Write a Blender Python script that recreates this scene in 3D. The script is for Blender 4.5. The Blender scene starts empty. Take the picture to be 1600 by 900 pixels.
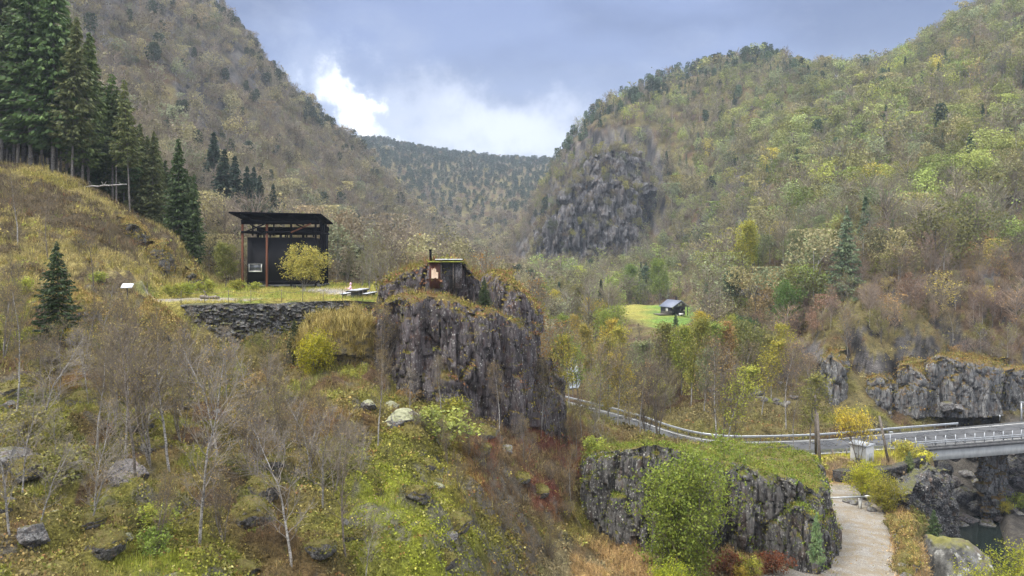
import bpy, math, random
import numpy as np
from math import radians, sin, cos, pi, log, exp, atan2, hypot

# ------------------------------------------------------------------ camera
C = bpy.data.collections.new('scene'); bpy.context.scene.collection.children.link(C)
sc = bpy.context.scene
F = 1150.0; HZ = 400.0            # focal length and horizon in the photo's pixels
cd = bpy.data.cameras.new('camera'); cam = bpy.data.objects.new('camera', cd); C.objects.link(cam)
cd.sensor_width = 36.0; cd.lens = 36.0*F/1600.0
cam.location = (0, 0, 0); cam.rotation_euler = (radians(90), 0, 0)
cd.shift_y = -(450.0-HZ)/1600.0
cd.clip_start = 0.5; cd.clip_end = 9000
sc.camera = cam
sc.render.resolution_x = 1024; sc.render.resolution_y = 576

# ------------------------------------------------------------------ light, sky, exposure
SUN_EL, SUN_AZ = 52.0, 238.0      # degrees; azimuth clockwise from +Y: behind and to the left
SKY_STRENGTH = 0.10
sc.view_settings.view_transform = 'Standard'; sc.view_settings.look = 'None'
sc.view_settings.exposure = 1.22; sc.view_settings.gamma = 1.0
sl = bpy.data.lights.new('sun', 'SUN'); sl.energy = 1.5; sl.angle = radians(10); sl.color = (1, 0.96, 0.90)
so = bpy.data.objects.new('sun', sl); C.objects.link(so)
so.rotation_euler = (radians(90-SUN_EL), 0, radians(180-SUN_AZ))

def build_world():
    w = bpy.data.worlds.new('World'); sc.world = w; w.use_nodes = True
    nt = w.node_tree; N = nt.nodes; L = nt.links; N.clear()
    out = N.new('ShaderNodeOutputWorld'); bg = N.new('ShaderNodeBackground'); bg.inputs[1].default_value = SKY_STRENGTH
    sky = N.new('ShaderNodeTexSky'); sky.sky_type = 'NISHITA'; sky.sun_disc = False
    sky.sun_elevation = radians(SUN_EL); sky.sun_rotation = radians(SUN_AZ)
    tc = N.new('ShaderNodeTexCoord')
    def math_(op, a, b=None, c=None):
        n = N.new('ShaderNodeMath'); n.operation = op
        for i, v in enumerate((a, b, c)):
            if v is None: continue
            if isinstance(v, (int, float)): n.inputs[i].default_value = v
            else: L.new(v, n.inputs[i])
        return n.outputs[0]
    def smooth(v, a, b, lo=0.0, hi=1.0):
        n = N.new('ShaderNodeMapRange'); n.interpolation_type = 'SMOOTHSTEP'
        L.new(v, n.inputs[0]); n.inputs[1].default_value = a; n.inputs[2].default_value = b
        n.inputs[3].default_value = lo; n.inputs[4].default_value = hi
        return n.outputs[0]
    def mix(f, a, b):
        n = N.new('ShaderNodeMix'); n.data_type = 'RGBA'
        if isinstance(f, (int, float)): n.inputs[0].default_value = f
        else: L.new(f, n.inputs[0])
        for i, v in ((6, a), (7, b)):
            if isinstance(v, tuple): n.inputs[i].default_value = (*v, 1)
            else: L.new(v, n.inputs[i])
        return n.outputs[2]
    def noise(vec, scale, detail=5, rough=0.55, sx=(1, 1, 1)):
        m = N.new('ShaderNodeMapping'); L.new(vec, m.inputs[0]); m.inputs[3].default_value = sx
        n = N.new('ShaderNodeTexNoise'); L.new(m.outputs[0], n.inputs['Vector'])
        n.inputs['Scale'].default_value = scale; n.inputs['Detail'].default_value = detail; n.inputs['Roughness'].default_value = rough
        return n
    d = tc.outputs['Generated']
    sep = N.new('ShaderNodeSeparateXYZ'); L.new(d, sep.inputs[0])
    n1 = noise(d, 2.2, 5, 0.5, (1, 1, 2.2)).outputs[0]
    n2 = noise(d, 6.0, 6, 0.6, (1, 1, 1.8)).outputs[0]
    wv = noise(d, 16.0, 6, 0.62)
    # base cloud deck: slate blue with paler streaks
    deck = mix(smooth(n1, 0.42, 0.60), (0.36, 0.56, 1.42), (0.95, 1.28, 2.55))
    deck = mix(smooth(n2, 0.46, 0.74, 0, 0.55), deck, (1.95, 2.2, 3.1))
    # paler towards the horizon
    lo = smooth(math_('ADD', sep.outputs[2], math_('MULTIPLY', math_('SUBTRACT', n2, 0.5), 0.16)), 0.12, 0.27, 1, 0)
    deck = mix(math_('MULTIPLY', lo, 0.75), deck, (2.5, 2.8, 3.6))
    # gaps in the cloud: elongated bright patches, given by a direction and two widths
    def gap(px, py, ang, la, lb, warp):
        ux, uz = (px-800)/F, (HZ-py)/F
        inv = math_('DIVIDE', 1.0, math_('MAXIMUM', sep.outputs[1], 0.05))
        X = math_('MULTIPLY', sep.outputs[0], inv); Z = math_('MULTIPLY', sep.outputs[2], inv)
        sp = N.new('ShaderNodeSeparateColor'); L.new(wv.outputs[1], sp.inputs[0])
        X = math_('ADD', math_('SUBTRACT', X, ux), math_('MULTIPLY', math_('SUBTRACT', sp.outputs[0], 0.5), warp))
        Z = math_('ADD', math_('SUBTRACT', Z, uz), math_('MULTIPLY', math_('SUBTRACT', sp.outputs[1], 0.5), warp))
        c, s = cos(ang), sin(ang)
        A = math_('DIVIDE', math_('ADD', math_('MULTIPLY', X, c), math_('MULTIPLY', Z, s)), la)
        B = math_('DIVIDE', math_('SUBTRACT', math_('MULTIPLY', Z, c), math_('MULTIPLY', X, s)), lb)
        r = math_('SQRT', math_('ADD', math_('MULTIPLY', A, A), math_('MULTIPLY', B, B)))
        front = smooth(sep.outputs[1], 0.05, 0.3)
        return r, front
    r, fr = gap(790, 205, radians(-8), 0.17, 0.055, 0.16)
    deck = mix(math_('MULTIPLY', smooth(r, 0.1, 1.5, 0.75, 0), fr), deck, (5.2, 5.4, 6.0))
    r, fr = gap(566, 176, radians(-44), 0.075, 0.026, 0.19)
    deck = mix(math_('MULTIPLY', smooth(r, 0.25, 2.3, 0.55, 0), fr), deck, (3.6, 4.0, 4.9))
    deck = mix(math_('MULTIPLY', smooth(r, 0.15, 1.3, 1, 0), fr), deck, (8.2, 8.3, 8.5))
    # extra brightness added to the unseen sky overhead and behind, to light the ground
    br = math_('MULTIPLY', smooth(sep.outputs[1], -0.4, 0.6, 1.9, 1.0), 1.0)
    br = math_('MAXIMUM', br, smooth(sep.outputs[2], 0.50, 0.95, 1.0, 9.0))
    thin = math_('DIVIDE', math_('SUBTRACT', br, 1.0), 8.0)  # share of the added fill brightness, not of cloud thickness
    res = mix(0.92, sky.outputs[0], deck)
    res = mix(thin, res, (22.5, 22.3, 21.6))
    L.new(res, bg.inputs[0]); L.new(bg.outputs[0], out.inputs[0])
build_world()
sc.render.engine = 'CYCLES'
cy = sc.cycles
cy.max_bounces = 5; cy.diffuse_bounces = 1; cy.glossy_bounces = 2; cy.transmission_bounces = 2; cy.volume_bounces = 0
cy.transparent_max_bounces = 4; cy.use_denoising = True; cy.use_adaptive_sampling = True; cy.adaptive_threshold = 0.01
cy.sample_clamp_indirect = 4.0

# ------------------------------------------------------------------ numpy noise
def _h(ix, iy, iz, seed):
    n = (ix.astype(np.int64)*73856093) ^ (iy.astype(np.int64)*19349663) ^ (iz.astype(np.int64)*83492791) ^ (seed*2654435761)
    n = (n ^ (n >> 13)) * 1274126177 & 0xFFFFFFFF
    n = (n ^ (n >> 16)) * 2246822519 & 0xFFFFFFFF
    n = n ^ (n >> 15)
    return (n & 0xFFFFFF) / float(0x1000000)
def vnoise(P, seed=0):
    P = np.asarray(P, float); i = np.floor(P); f = P-i; f = f*f*f*(f*(f*6-15)+10)
    ix, iy, iz = i[..., 0], i[..., 1], i[..., 2]; r = 0
    for dx in (0, 1):
        wx = f[..., 0] if dx else 1-f[..., 0]
        for dy in (0, 1):
            wy = f[..., 1] if dy else 1-f[..., 1]
            for dz in (0, 1):
                wz = f[..., 2] if dz else 1-f[..., 2]
                r = r + wx*wy*wz*_h(ix+dx, iy+dy, iz+dz, seed)
    return r*2-1
def fbm(P, octv=4, seed=0, gain=0.5):
    P = np.asarray(P, float); a = 1.0; r = 0; t = 0
    for k in range(octv):
        r = r + a*vnoise(P*(2.03**k)+k*17.3, seed+k); t += a; a *= gain
    return r/t
def worley(P, seed=0):
    P = np.asarray(P, float); i = np.floor(P); f1 = np.full(P.shape[:-1], 9.0); f2 = f1.copy(); cid = np.zeros_like(f1)
    for dx in (-1, 0, 1):
        for dy in (-1, 0, 1):
            for dz in (-1, 0, 1):
                cx, cy_, cz = i[..., 0]+dx, i[..., 1]+dy, i[..., 2]+dz
                ox = cx+_h(cx, cy_, cz, seed); oy = cy_+_h(cx, cy_, cz, seed+1); oz = cz+_h(cx, cy_, cz, seed+2)
                d = np.sqrt((ox-P[..., 0])**2+(oy-P[..., 1])**2+(oz-P[..., 2])**2)
                c = _h(cx, cy_, cz, seed+3); near = d < f1
                f2 = np.where(near, f1, np.minimum(f2, d)); cid = np.where(near, c, cid); f1 = np.where(near, d, f1)
    return f1, f2, cid
def v3(x, y, z=0.0):
    x, y = np.broadcast_arrays(np.asarray(x, float), np.asarray(y, float)); return np.stack([x, y, np.broadcast_to(z, x.shape)], -1)
def sstep(x, a, b):
    t = np.clip((x-a)/(b-a), 0, 1); return t*t*(3-2*t)
def poly_sd(x, y, poly):
    """signed distance to a polygon, negative inside"""
    x = np.asarray(x, float); y = np.asarray(y, float)
    d = np.full(x.shape, 1e18); inside = np.zeros(x.shape, bool); n = len(poly)
    for i in range(n):
        ax, ay = poly[i]; bx, by = poly[(i+1) % n]; ex, ey = bx-ax, by-ay
        t = np.clip(((x-ax)*ex+(y-ay)*ey)/(ex*ex+ey*ey+1e-12), 0, 1)
        d = np.minimum(d, (x-ax-t*ex)**2+(y-ay-t*ey)**2)
        cond = ((ay > y) != (by > y)) & (x < (bx-ax)*(y-ay)/((by-ay) if by != ay else 1e-12)+ax)
        inside ^= cond
    d = np.sqrt(d); return np.where(inside, -d, d)
def line_d(x, y, pts):
    x = np.asarray(x, float); y = np.asarray(y, float); d = np.full(x.shape, 1e18); zz = np.zeros(x.shape)
    for a, b in zip(pts[:-1], pts[1:]):
        ex, ey = b[0]-a[0], b[1]-a[1]
        t = np.clip(((x-a[0])*ex+(y-a[1])*ey)/(ex*ex+ey*ey), 0, 1)
        q = (x-a[0]-t*ex)**2+(y-a[1]-t*ey)**2
        if len(a) > 2: zz = np.where(q < d, a[2]+(b[2]-a[2])*t, zz)
        d = np.minimum(d, q)
    return np.sqrt(d), zz
def W(px, Y): return ((px-800)/F*Y, Y)              # plan position of a photo column at depth Y
def WZ(px, py, Y): return ((px-800)/F*Y, Y, (HZ-py)/F*Y)

# ------------------------------------------------------------------ mesh and object helpers
def mesh(name, V, Q=None, T=None, mats=(), smooth=False, col=None, mi=None):
    V = np.asarray(V, np.float32).reshape(-1, 3)
    nq = 0 if Q is None else len(Q); nt_ = 0 if T is None else len(T)
    idx = []; tot = []
    if nq: idx.append(np.asarray(Q, np.int32).ravel()); tot.append(np.full(nq, 4, np.int32))
    if nt_: idx.append(np.asarray(T, np.int32).ravel()); tot.append(np.full(nt_, 3, np.int32))
    idx = np.concatenate(idx); tot = np.concatenate(tot)
    me = bpy.data.meshes.new(name)
    me.vertices.add(len(V)); me.vertices.foreach_set('co', V.ravel())
    me.loops.add(len(idx)); me.loops.foreach_set('vertex_index', idx)
    me.polygons.add(len(tot)); st = np.concatenate([[0], np.cumsum(tot)[:-1]]).astype(np.int32)
    me.polygons.foreach_set('loop_start', st); me.polygons.foreach_set('loop_total', tot)
    if smooth: me.polygons.foreach_set('use_smooth', np.ones(len(tot), bool))
    for m in (mats if isinstance(mats, (list, tuple)) else [mats]): me.materials.append(m)
    if mi is not None: me.polygons.foreach_set('material_index', np.asarray(mi, np.int32))
    if col is not None:
        a = me.attributes.new('col', 'FLOAT_COLOR', 'POINT')
        c = np.ones((len(V), 4), np.float32); c[:, :3] = col; a.data.foreach_set('color', c.ravel())
    me.update(calc_edges=True); me.validate()
    return me
def link(name, data, parent=None, color=None):
    o = bpy.data.objects.new(name, data); C.objects.link(o)
    if parent: o.parent = parent
    if color: o.color = (*color, 1)
    return o
def tag(o, label=None, cat=None, group=None, kind=None):
    if label: o['label'] = label
    if cat: o['category'] = cat
    if group: o['group'] = group
    if kind: o['kind'] = kind
    return o
def thing(name, label, cat, loc=(0, 0, 0), rz=0.0, group=None):
    o = bpy.data.objects.new(name, None); C.objects.link(o); o.location = loc; o.rotation_euler = (0, 0, rz)
    return tag(o, label, cat, group)
class MB:
    """collects boxes, bars and tubes into one mesh"""
    def __init__(s): s.V = []; s.Q = []; s.T = []; s.n = 0
    def add(s, V, Q=None, T=None):
        V = np.asarray(V, float).reshape(-1, 3)
        if Q is not None and len(Q): s.Q.append(np.asarray(Q)+s.n)
        if T is not None and len(T): s.T.append(np.asarray(T)+s.n)
        s.V.append(V); s.n += len(V); return s
    def box(s, x0, x1, y0, y1, z0, z1, bev=0.0):
        V = [(x, y, z) for z in (z0, z1) for y in (y0, y1) for x in (x0, x1)]
        return s.add(V, [(0, 2, 3, 1), (4, 5, 7, 6), (0, 1, 5, 4), (2, 6, 7, 3), (0, 4, 6, 2), (1, 3, 7, 5)])
    def bar(s, a, b, w, h=None):
        """rectangular bar from a to b"""
        h = h or w; a = np.array(a, float); b = np.array(b, float); d = b-a; d /= np.linalg.norm(d)
        up = np.array([0, 0, 1.0]) if abs(d[2]) < 0.95 else np.array([0, 1.0, 0])
        r = np.cross(d, up); r /= np.linalg.norm(r); u = np.cross(r, d)
        V = [p+r*sx*w/2+u*sz*h/2 for p in (a, b) for sx, sz in ((-1, -1), (1, -1), (1, 1), (-1, 1))]
        return s.add(V, [(0, 1, 2, 3), (7, 6, 5, 4), (0, 4, 5, 1), (1, 5, 6, 2), (2, 6, 7, 3), (3, 7, 4, 0)])
    def tube(s, pts, r, k=8, r1=None):
        pts = np.array(pts, float); n = len(pts); rr = np.linspace(r, r if r1 is None else r1, n)
        V = []; Q = []
        for i in range(n):
            d = pts[min(i+1, n-1)]-pts[max(i-1, 0)]; d /= np.linalg.norm(d)
            up = np.array([0, 0, 1.0]) if abs(d[2]) < 0.9 else np.array([0, 1.0, 0])
            a = np.cross(d, up); a /= np.linalg.norm(a); b = np.cross(a, d)
            for j in range(k):
                t = 2*pi*j/k; V.append(pts[i]+rr[i]*(a*cos(t)+b*sin(t)))
            if i:
                for j in range(k): Q.append(((i-1)*k+j, (i-1)*k+(j+1) % k, i*k+(j+1) % k, i*k+j))
        V.append(pts[0]); V.append(pts[-1]); T = []
        for j in range(k):
            T.append((n*k, (j+1) % k, j)); T.append((n*k+1, (n-1)*k+j, (n-1)*k+(j+1) % k))
        return s.add(V, Q, T)
    def build(s, name, mat, parent=None, smooth=False, bevel=0.0, color=None):
        me = mesh(name, np.concatenate(s.V), np.concatenate(s.Q) if s.Q else None, np.concatenate(s.T) if s.T else None, mat, smooth)
        o = link(name, me, parent, color)
        if bevel:
            m = o.modifiers.new('bevel', 'BEVEL'); m.width = bevel; m.segments = 2; m.limit_method = 'ANGLE'
        return o

# ------------------------------------------------------------------ materials
class NT:
    def __init__(s, name):
        s.m = bpy.data.materials.new(name); s.m.use_nodes = True; s.t = s.m.node_tree; s.N = s.t.nodes; s.L = s.t.links; s.N.clear()
        s.out = s.N.new('ShaderNodeOutputMaterial'); s.tc = s.N.new('ShaderNodeTexCoord')
        s.b = s.N.new('ShaderNodeBsdfPrincipled'); s.L.new(s.b.outputs[0], s.out.inputs[0]); s.b.inputs['Roughness'].default_value = 0.85
        s.b.inputs['Specular IOR Level'].default_value = 0.3
    def put(s, v, sock):
        if isinstance(v, (int, float)): sock.default_value = v
        elif isinstance(v, tuple): sock.default_value = (*v, 1) if len(v) == 3 and sock.type == 'RGBA' else v
        else: s.L.new(v, sock)
    def pos(s, scale=(1, 1, 1), obj=True):
        m = s.N.new('ShaderNodeMapping'); s.L.new(s.tc.outputs['Object'], m.inputs[0]); m.inputs[3].default_value = scale; return m.outputs[0]
    def noise(s, scale, detail=4, rough=0.55, stretch=(1, 1, 1), dist=0.0):
        n = s.N.new('ShaderNodeTexNoise'); s.L.new(s.pos(stretch), n.inputs['Vector'])
        n.inputs['Scale'].default_value = scale; n.inputs['Detail'].default_value = detail; n.inputs['Roughness'].default_value = rough; n.inputs['Distortion'].default_value = dist
        return n.outputs[0]
    def voro(s, scale, stretch=(1, 1, 1), feature='F1', out=0):
        n = s.N.new('ShaderNodeTexVoronoi'); n.feature = feature; s.L.new(s.pos(stretch), n.inputs['Vector']); n.inputs['Scale'].default_value = scale
        return n.outputs[out]
    def ramp(s, v, a, b, lo=0.0, hi=1.0):
        n = s.N.new('ShaderNodeMapRange'); s.put(v, n.inputs[0]); n.inputs[1].default_value = a; n.inputs[2].default_value = b; n.inputs[3].default_value = lo; n.inputs[4].default_value = hi
        return n.outputs[0]
    def math(s, op, a, b=None):
        n = s.N.new('ShaderNodeMath'); n.operation = op; s.put(a, n.inputs[0])
        if b is not None: s.put(b, n.inputs[1])
        return n.outputs[0]
    def mix(s, f, a, b, mode='MIX'):
        n = s.N.new('ShaderNodeMix'); n.data_type = 'RGBA'; n.blend_type = mode; s.put(f, n.inputs[0]); s.put(a, n.inputs[6]); s.put(b, n.inputs[7]); return n.outputs[2]
    def attr(s, name='col'):
        n = s.N.new('ShaderNodeAttribute'); n.attribute_name = name; return n.outputs[0]
    def up(s):
        g = s.N.new('ShaderNodeNewGeometry'); sp = s.N.new('ShaderNodeSeparateXYZ'); s.L.new(g.outputs['Normal'], sp.inputs[0]); return sp.outputs[2]
    def bump(s, h, strength=0.6, dist=0.05):
        n = s.N.new('ShaderNodeBump'); n.inputs['Strength'].default_value = strength; n.inputs['Distance'].default_value = dist; s.put(h, n.inputs['Height']); s.L.new(n.outputs[0], s.b.inputs['Normal']); return s
    def col(s, v): s.put(v, s.b.inputs['Base Color']); return s
    def rough(s, v): s.put(v, s.b.inputs['Roughness']); return s

def m_plain(name, c, rough=0.7, var=0.25, scale=6.0, metal=0.0, stretch=(1, 1, 1), bump=0.15, spec=0.3):
    n = NT(name); n.b.inputs['Specular IOR Level'].default_value = spec; f = n.noise(scale, 5, 0.6, stretch)
    d = tuple(x*(1-var) for x in c); e = tuple(min(1, x*(1+var)) for x in c)
    n.col(n.mix(n.ramp(f, 0.3, 0.7), d, e)); n.rough(n.ramp(f, 0.3, 0.7, rough-0.1, min(1, rough+0.1))); n.b.inputs['Metallic'].default_value = metal
    if bump: n.bump(n.noise(scale*3, 4, 0.6, stretch), bump, 0.02)
    return n.m
def m_rock(name, c1, c2, moss, moss_amt=0.5, lichen=0.5, scale=1.0, mossc2=None, streak=True, brown=(0.16, 0.10, 0.06)):
    n = NT(name); st = (1, 1, 0.16) if streak else (1, 1, 1)
    a = n.noise(0.9*scale, 6, 0.65, st); b = n.noise(5.0*scale, 6, 0.7, st); fine = n.noise(22*scale, 4, 0.7)
    c = n.mix(n.ramp(a, 0.36, 0.64), c1, c2)
    c = n.mix(n.ramp(b, 0.34, 0.60, 0.9, 0.0), c, tuple(x*0.22 for x in c1))
    c = n.mix(n.ramp(n.noise(1.7*scale, 5, 0.6, (1, 1, 0.4)), 0.52, 0.7, 0, 0.65), c, brown)
    # pale lichen in small spots gathered in patches
    sp = n.ramp(n.math('ADD', n.voro(4.2*scale, (1, 1, 0.75)), n.math('MULTIPLY', n.math('SUBTRACT', fine, 0.5), 0.9)), 0.10, 0.22, 1, 0)
    pat = n.ramp(n.noise(1.0*scale, 4, 0.6), 0.38, 0.55)
    c = n.mix(n.math('MULTIPLY', n.math('MULTIPLY', sp, pat), lichen), c, (0.62, 0.62, 0.56))
    c = n.mix(n.ramp(n.noise(5*scale, 6, 0.78), 0.56, 0.66, 0, lichen*0.75), c, (0.42, 0.42, 0.40))
    # cracks
    cr = n.N.new('ShaderNodeTexVoronoi'); cr.feature = 'DISTANCE_TO_EDGE'; n.L.new(n.pos((1, 1, 0.35) if streak else (1, 1, 1)), cr.inputs['Vector']); cr.inputs['Scale'].default_value = 1.1*scale
    n2 = n.ramp(n.math('ADD', cr.outputs[0], n.math('MULTIPLY', n.math('SUBTRACT', b, 0.5), 0.22)), 0.0, 0.05, 0.8, 0)
    c = n.mix(n2, c, tuple(x*0.16 for x in c1))
    # moss and turf where the surface faces up
    mm = n.mix(n.ramp(n.noise(2.3*scale, 5, 0.65), 0.35, 0.65), moss, mossc2 or tuple(x*0.45 for x in moss))
    mm = n.mix(n.ramp(n.noise(14*scale, 4, 0.7), 0.35, 0.65, 0.55, 0), mm, tuple(x*0.35 for x in moss))
    up = n.math('ADD', n.up(), n.math('MULTIPLY', n.math('SUBTRACT', n.noise(1.6*scale, 5, 0.65), 0.5), 1.5))
    f = n.ramp(up, 0.95-moss_amt, 1.15-moss_amt)
    c = n.mix(f, c, mm)
    n.col(c); n.rough(n.ramp(b, 0.3, 0.7, 0.55, 0.95))
    n.bump(n.math('ADD', n.math('MULTIPLY', b, 1.0), n.math('MULTIPLY', fine, 0.5)), 0.9, 0.16/scale)
    return n.m
def m_leaf(name, var=0.35, transl=0.35, base=None):
    """leaf colour comes from the object's own colour; clumps vary"""
    n = NT(name); oi = n.N.new('ShaderNodeObjectInfo')
    c0 = oi.outputs['Color'] if base is None else base
    f = n.noise(1.6, 3, 0.6); g = n.noise(30, 1, 0.5)
    c = n.mix(n.ramp(f, 0.35, 0.65, 0, 1), n.mix(1.0, c0, (0.55, 0.62, 0.6), 'MULTIPLY'), n.mix(1.0, c0, (1.25, 1.12, 0.9), 'MULTIPLY'))
    c = n.mix(n.ramp(g, 0.3, 0.7, 0.45, 0), c, n.mix(1.0, c, (0.4, 0.42, 0.4), 'MULTIPLY'))
    n.col(c); n.rough(0.6)
    t = n.N.new('ShaderNodeBsdfTranslucent'); n.L.new(c, t.inputs[0]); ms = n.N.new('ShaderNodeMixShader'); ms.inputs[0].default_value = transl
    n.L.new(n.b.outputs[0], ms.inputs[1]); n.L.new(t.outputs[0], ms.inputs[2]); n.L.new(ms.outputs[0], n.out.inputs[0])
    return n.m
def m_attr(name, rough=0.9, transl=0.0, var=0.3, scale=8.0, bump=0.0):
    n = NT(name); c0 = n.attr()
    f = n.noise(scale, 5, 0.7)
    c = n.mix(1.0, c0, n.mix(n.ramp(f, 0.32, 0.68), (1-var, 1-var, 1-var), (1+var, 1+var, 1+var*0.9)), 'MULTIPLY')
    n.col(c); n.rough(rough)
    if bump: n.bump(f, bump, 0.1)
    if transl:
        t = n.N.new('ShaderNodeBsdfTranslucent'); n.L.new(c, t.inputs[0]); ms = n.N.new('ShaderNodeMixShader'); ms.inputs[0].default_value = transl
        n.L.new(n.b.outputs[0], ms.inputs[1]); n.L.new(t.outputs[0], ms.inputs[2]); n.L.new(ms.outputs[0], n.out.inputs[0])
    return n.m
def m_bark(name, c1, c2, speck=True):
    n = NT(name); f = n.noise(7, 5, 0.7, (1, 1, 2.5)); g = n.noise(2.0, 4, 0.6)
    c = n.mix(n.ramp(g, 0.35, 0.65), c1, c2)
    if speck: c = n.mix(n.ramp(f, 0.50, 0.60, 0, 0.9), c, (0.03, 0.025, 0.022))
    n.col(c); n.bump(f, 0.4, 0.02); return n.m

MAT = {}
MAT['rock_tower'] = m_rock('dark_columnar_rock', (0.085, 0.072, 0.074), (0.20, 0.175, 0.178), (0.15, 0.13, 0.03), 0.50, 0.8, 1.0, (0.15, 0.085, 0.035), brown=(0.10, 0.055, 0.045))
MAT['rock_outcrop'] = m_rock('lichened_outcrop_rock', (0.055, 0.052, 0.052), (0.23, 0.22, 0.21), (0.16, 0.17, 0.03), 0.36, 1.15, 0.95, (0.17, 0.12, 0.04), brown=(0.13, 0.08, 0.06))
MAT['rock_cut'] = m_rock('roadside_cliff_rock', (0.12, 0.12, 0.12), (0.30, 0.295, 0.285), (0.17, 0.14, 0.04), 0.45, 0.8, 0.8, (0.20, 0.11, 0.04))
MAT['boulder'] = m_rock('mossy_boulder', (0.13, 0.125, 0.12), (0.27, 0.26, 0.25), (0.16, 0.15, 0.035), 0.78, 0.6, 1.6, (0.13, 0.095, 0.03), streak=False)
MAT['gorge_wall'] = m_rock('speckled_gorge_rock', (0.05, 0.048, 0.05), (0.17, 0.165, 0.16), (0.15, 0.15, 0.04), 0.12, 1.0, 1.2, streak=False)
MAT['great_cliff'] = m_rock('great_cliff_rock', (0.10, 0.094, 0.102), (0.27, 0.258, 0.262), (0.14, 0.12, 0.05), 0.30, 0.6, 0.14, (0.10, 0.08, 0.04), brown=(0.12, 0.085, 0.06))
MAT['turf_mound'] = m_rock('straw_turf', (0.16, 0.14, 0.10), (0.24, 0.20, 0.12), (0.36, 0.27, 0.09), 1.0, 0.3, 1.6, (0.17, 0.14, 0.05), streak=False)
MAT['boulder_bare'] = m_rock('bare_boulder', (0.15, 0.145, 0.145), (0.34, 0.33, 0.325), (0.15, 0.14, 0.04), 0.15, 0.8, 2.0, streak=False, brown=(0.2, 0.15, 0.12))
MAT['boulder_lichen'] = m_rock('lichen_capped_boulder', (0.13, 0.125, 0.12), (0.27, 0.26, 0.25), (0.42, 0.42, 0.27), 0.4, 0.9, 1.6, (0.16, 0.17, 0.09), streak=False)
MAT['rubble'] = m_rock('gorge_rock', (0.11, 0.10, 0.10), (0.27, 0.25, 0.245), (0.12, 0.12, 0.04), 0.0, 0.35, 1.6, streak=False, brown=(0.2, 0.13, 0.11))
MAT['leaf'] = m_leaf('leaves')
MAT['needle'] = m_leaf('needles', transl=0.15)
MAT['birch_bark'] = m_bark('birch_bark', (0.46, 0.44, 0.41), (0.20, 0.185, 0.165))
MAT['dark_bark'] = m_bark('dark_bark', (0.13, 0.11, 0.09), (0.22, 0.19, 0.16))
MAT['grey_bark'] = m_bark('grey_bark', (0.30, 0.28, 0.25), (0.17, 0.15, 0.13))
MAT['twig'] = m_plain('twigs', (0.15, 0.122, 0.092), 0.9, 0.35, 1.2, bump=0)
MAT['twig_pale'] = m_plain('pale_twigs', (0.22, 0.195, 0.17), 0.9, 0.35, 1.2, bump=0)
MAT['forest'] = m_attr('forest_foliage', 0.85, 0.25, 0.25, 0.9)
MAT['cover'] = m_attr('ground_cover', 0.9, 0.3, 0.25, 5.0)
MAT['steel_white'] = m_plain('galvanised_steel', (0.42, 0.44, 0.46), 0.45, 0.2, 4, 0.5)
MAT['concrete'] = m_plain('pale_concrete', (0.55, 0.55, 0.52), 0.85, 0.18, 1.6, stretch=(1, 1, 0.4))
MAT['dark_concrete'] = m_plain('stained_concrete', (0.10, 0.10, 0.10), 0.8, 0.4, 2.0)
MAT['black_wood'] = m_plain('tarred_wood', (0.010, 0.010, 0.013), 0.8, 0.3, 3.0, stretch=(1, 1, 0.2), spec=0.08)
MAT['red_wood'] = m_plain('creosoted_posts', (0.16, 0.062, 0.035), 0.7, 0.35, 3.0, stretch=(1, 1, 0.15))
MAT['roof_dark'] = m_plain('dark_sheet_roof', (0.005, 0.005, 0.009), 0.9, 0.3, 3.0, spec=0.04)

# ------------------------------------------------------------------ terrain
# control points: (photo column, photo row, depth in metres) of ground that is seen, or that carries what is seen
CP = []
def col_(px, *pts):
    for py, Y in pts: CP.append(((px-800)/F, log(Y), (HZ-py)/F))
col_(-250, (1100, 15), (900, 23), (700, 34), (500, 48), (380, 62), (200, 82), (140, 110), (60, 180), (-100, 260), (-280, 380), (-300, 600), (-200, 1000), (100, 2200))
col_(0, (1139, 14), (900, 22), (800, 27), (700, 34), (600, 42), (520, 48), (440, 58), (350, 72), (268, 88), (262, 110), (215, 160), (100, 260), (-110, 380), (-240, 520), (-200, 800), (150, 1400), (260, 2200))
col_(75, (900, 22.5), (700, 34), (600, 43), (500, 50), (440, 60), (350, 75), (275, 89), (285, 110), (220, 180), (60, 300), (-150, 430), (-160, 560))
col_(150, (1150, 14), (900, 23), (800, 28), (700, 34), (600, 43), (520, 50), (470, 58), (440, 63), (380, 75), (315, 90), (325, 112), (250, 200), (90, 330), (-90, 450), (-90, 600), (200, 1400))
col_(220, (900, 24), (700, 36), (600, 47), (530, 55), (462, 63), (440, 70), (405, 80), (355, 90), (375, 115), (300, 200), (150, 350), (-40, 480))
col_(270, (900, 24), (800, 29), (700, 37), (605, 48), (570, 58), (466, 66), (458, 76), (425, 84), (380, 92), (400, 115), (260, 260), (120, 380), (0, 500), (30, 640), (230, 1400), (300, 2200))
col_(330, (900, 25), (700, 38), (612, 50), (580, 60), (467, 68), (457, 84), (450, 95), (445, 125), (380, 190), (300, 280), (165, 420), (12, 540), (50, 680))
col_(440, (1150, 17), (900, 27), (800, 32), (700, 40), (640, 46), (610, 54), (582, 61.5), (466, 68), (455, 86), (448, 105), (450, 130), (430, 190), (330, 320), (235, 450), (135, 580), (180, 750), (240, 1400))
col_(550, (900, 28), (700, 41), (640, 47), (590, 55), (560, 61), (468, 68), (460, 76), (455, 95), (460, 125), (445, 200), (390, 340), (305, 500), (232, 640), (270, 780), (222, 1350), (300, 2200))
col_(620, (1100, 20), (900, 28.5), (800, 33), (700, 42), (640, 53), (600, 59), (480, 76), (470, 130), (430, 300), (380, 500), (310, 700), (305, 900), (232, 1400))
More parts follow.
